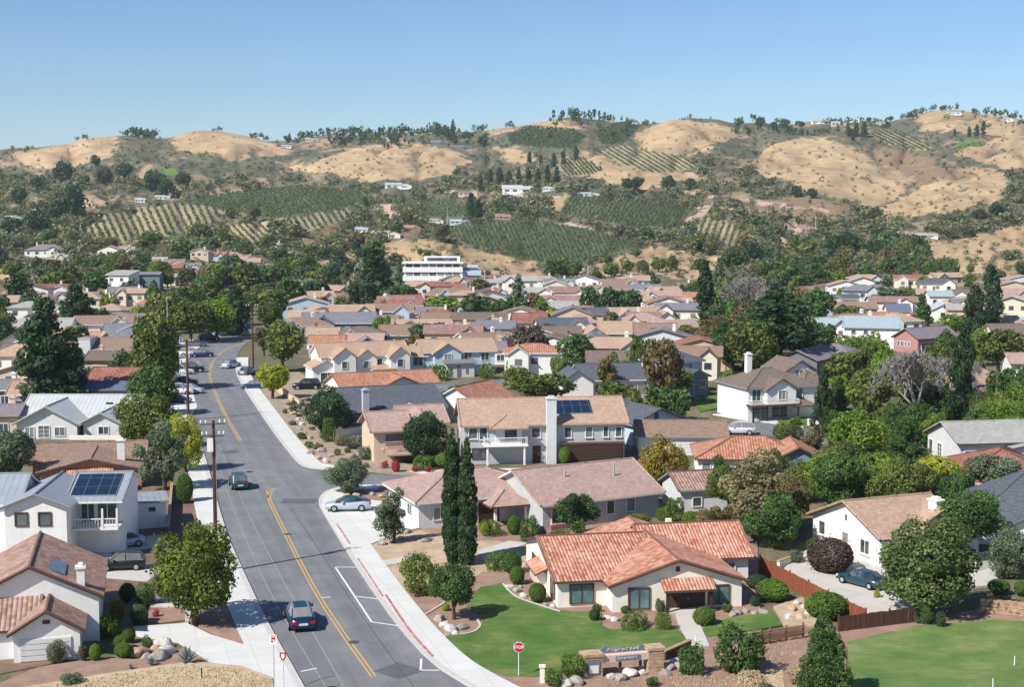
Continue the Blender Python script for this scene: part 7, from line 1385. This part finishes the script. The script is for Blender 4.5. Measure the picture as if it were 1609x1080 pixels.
o = G(1538, 965); root = empty('stone_wall', o); tag(root, "low dry stone wall at the right edge above the park lawn", 'wall'); b = MB(); rr = random.Random(8); d = (G(1640, 975) - o); L = d.length; d.normalize()
for zi in range(5):
    t = rr.uniform(0, .2)
    while t < L: w_ = rr.uniform(.35, .7); q = d * t; j = rr.uniform(-.08, .08); b.box(q.x, q.x + w_ - .03, q.y + j + zi*.07, q.y + j + .5, -.2 + zi*.24, .03 + zi*.24 - .015); t += w_
b.build('stones', M['rock_tan'], root)
strip("lawn_edging", smooth(wpts([(690,1004),(715,1000),(742,998),(757,987),(750,976)])), -.06, .08, .14, M['kerb']); strip("lawn_edging", smooth(wpts([(790,920),(798,930),(812,942),(842,952),(880,964)])), -.06, .08, .14, M['kerb']); strip("lawn_edging", smooth(wpts([(666,970),(690,955),(700,948)])), -.06, .08, .12, M['kerb'])
def wallb(name, label, A, B, h, th, mat):
    a, b_ = G(*A), G(*B); root = empty(name, a, math.atan2((b_-a).y, (b_-a).x)); tag(root, label, 'wall'); L = (b_-a).length
    part_box(root, 'wall_body', mat, (0,L,0,th,-.3,h)); part_box(root, 'coping', 'trim_tan', (-.05,L+.05,-.05,th+.05,h,h+.07))
wallb('garden_wall', "grey planked garden wall below the very dark round oak", (525,690), (572,682), 1.0, .2, 'palegrey'); wallb('garden_wall', "tan retaining wall between street bank and hedge", (430,612), (470,640), 1.0, .2, 'beige'); wallb('garden_wall', "pale low wall by the redwood fence top", (1225,893), (1262,880), .5, .25, 'white')
wallb('garden_wall', "dark boundary wall beside the tall pole pavement", (266,845), (272,768), 1.0, .15, 'darkgrey'); wallb('garden_wall', "low dark edging wall behind the stone entrance sign", (1046,1040), (1086,1022), .6, .2, 'fence_dark'); wallb('garden_wall', "pale low wall across the gated carport street", (1150,652), (1172,650), .7, .2, 'pink')
# patio furniture
car("dark green car parked on the patio in the shade of the big olive oak", 1354, 920, 128, 'teal', 'sedan', cat='parked car', scale=.85, z=.08)
for px, py, lab in ((1594,1046,"white marker post standing in the park lawn"),(1560,1082,"white marker post at the bottom edge of the park lawn"),(1093,1012,"thin grey post beside the bungalow's path")):
    p = G(px, py, .05); root = empty('marker_post', p); tag(root, lab, 'post'); b = MB(); b.tube((0,0,-.2),(0,0,.55),.035,.03,8); b.build('post_body', M['signwhite'], root); b = MB(); b.tube((0,0,.55),(0,0,.6),.045,.02,8); b.build('cap', M['steel'], root)
p = G(852, 1072, .1); root = empty('gate_pillar', p); tag(root, "small cream pillar at the pavement end by the shaggy hedge", 'pillar'); part_box(root, 'shaft', 'cream', (-.14,.14,-.14,.14,-.2,.9)); part_box(root, 'cap', 'cream', (-.19,.19,-.19,.19,.9,1.0))
p = G(317, 1066, .2); root = empty('marker_post', p); tag(root, "short dark post in the dry grass at the lower left", 'post'); b = MB(); b.tube((0,0,-.2),(0,0,.6),.04,.04,6); b.build('post_body', M['iron'], root); b = MB(); b.box(-.14,.02,-.02,.02,.38,.5); b.build('tag', M['steel'], root)
# ------------------------------------------------------------------ the air between here and the hills
b = MB(); b.box(-2650, 2650, -350, 3050, -9, 172); hz = b.build('haze', []); tag(hz, "thin pale haze filling the valley air", 'haze', kind='stuff')
hm = bpy.data.materials.new('haze_air'); hm.use_nodes = True; t = hm.node_tree; t.nodes.remove(t.nodes["Principled BSDF"]); pv = t.nodes.new("ShaderNodeVolumePrincipled")
pv.inputs["Color"].default_value = (.82, .9, 1, 1); pv.inputs["Density"].default_value = 0.00007; pv.inputs["Anisotropy"].default_value = 0.0; t.links.new(pv.outputs[0], t.nodes["Material Output"].inputs["Volume"]); hz.data.materials.append(hm)
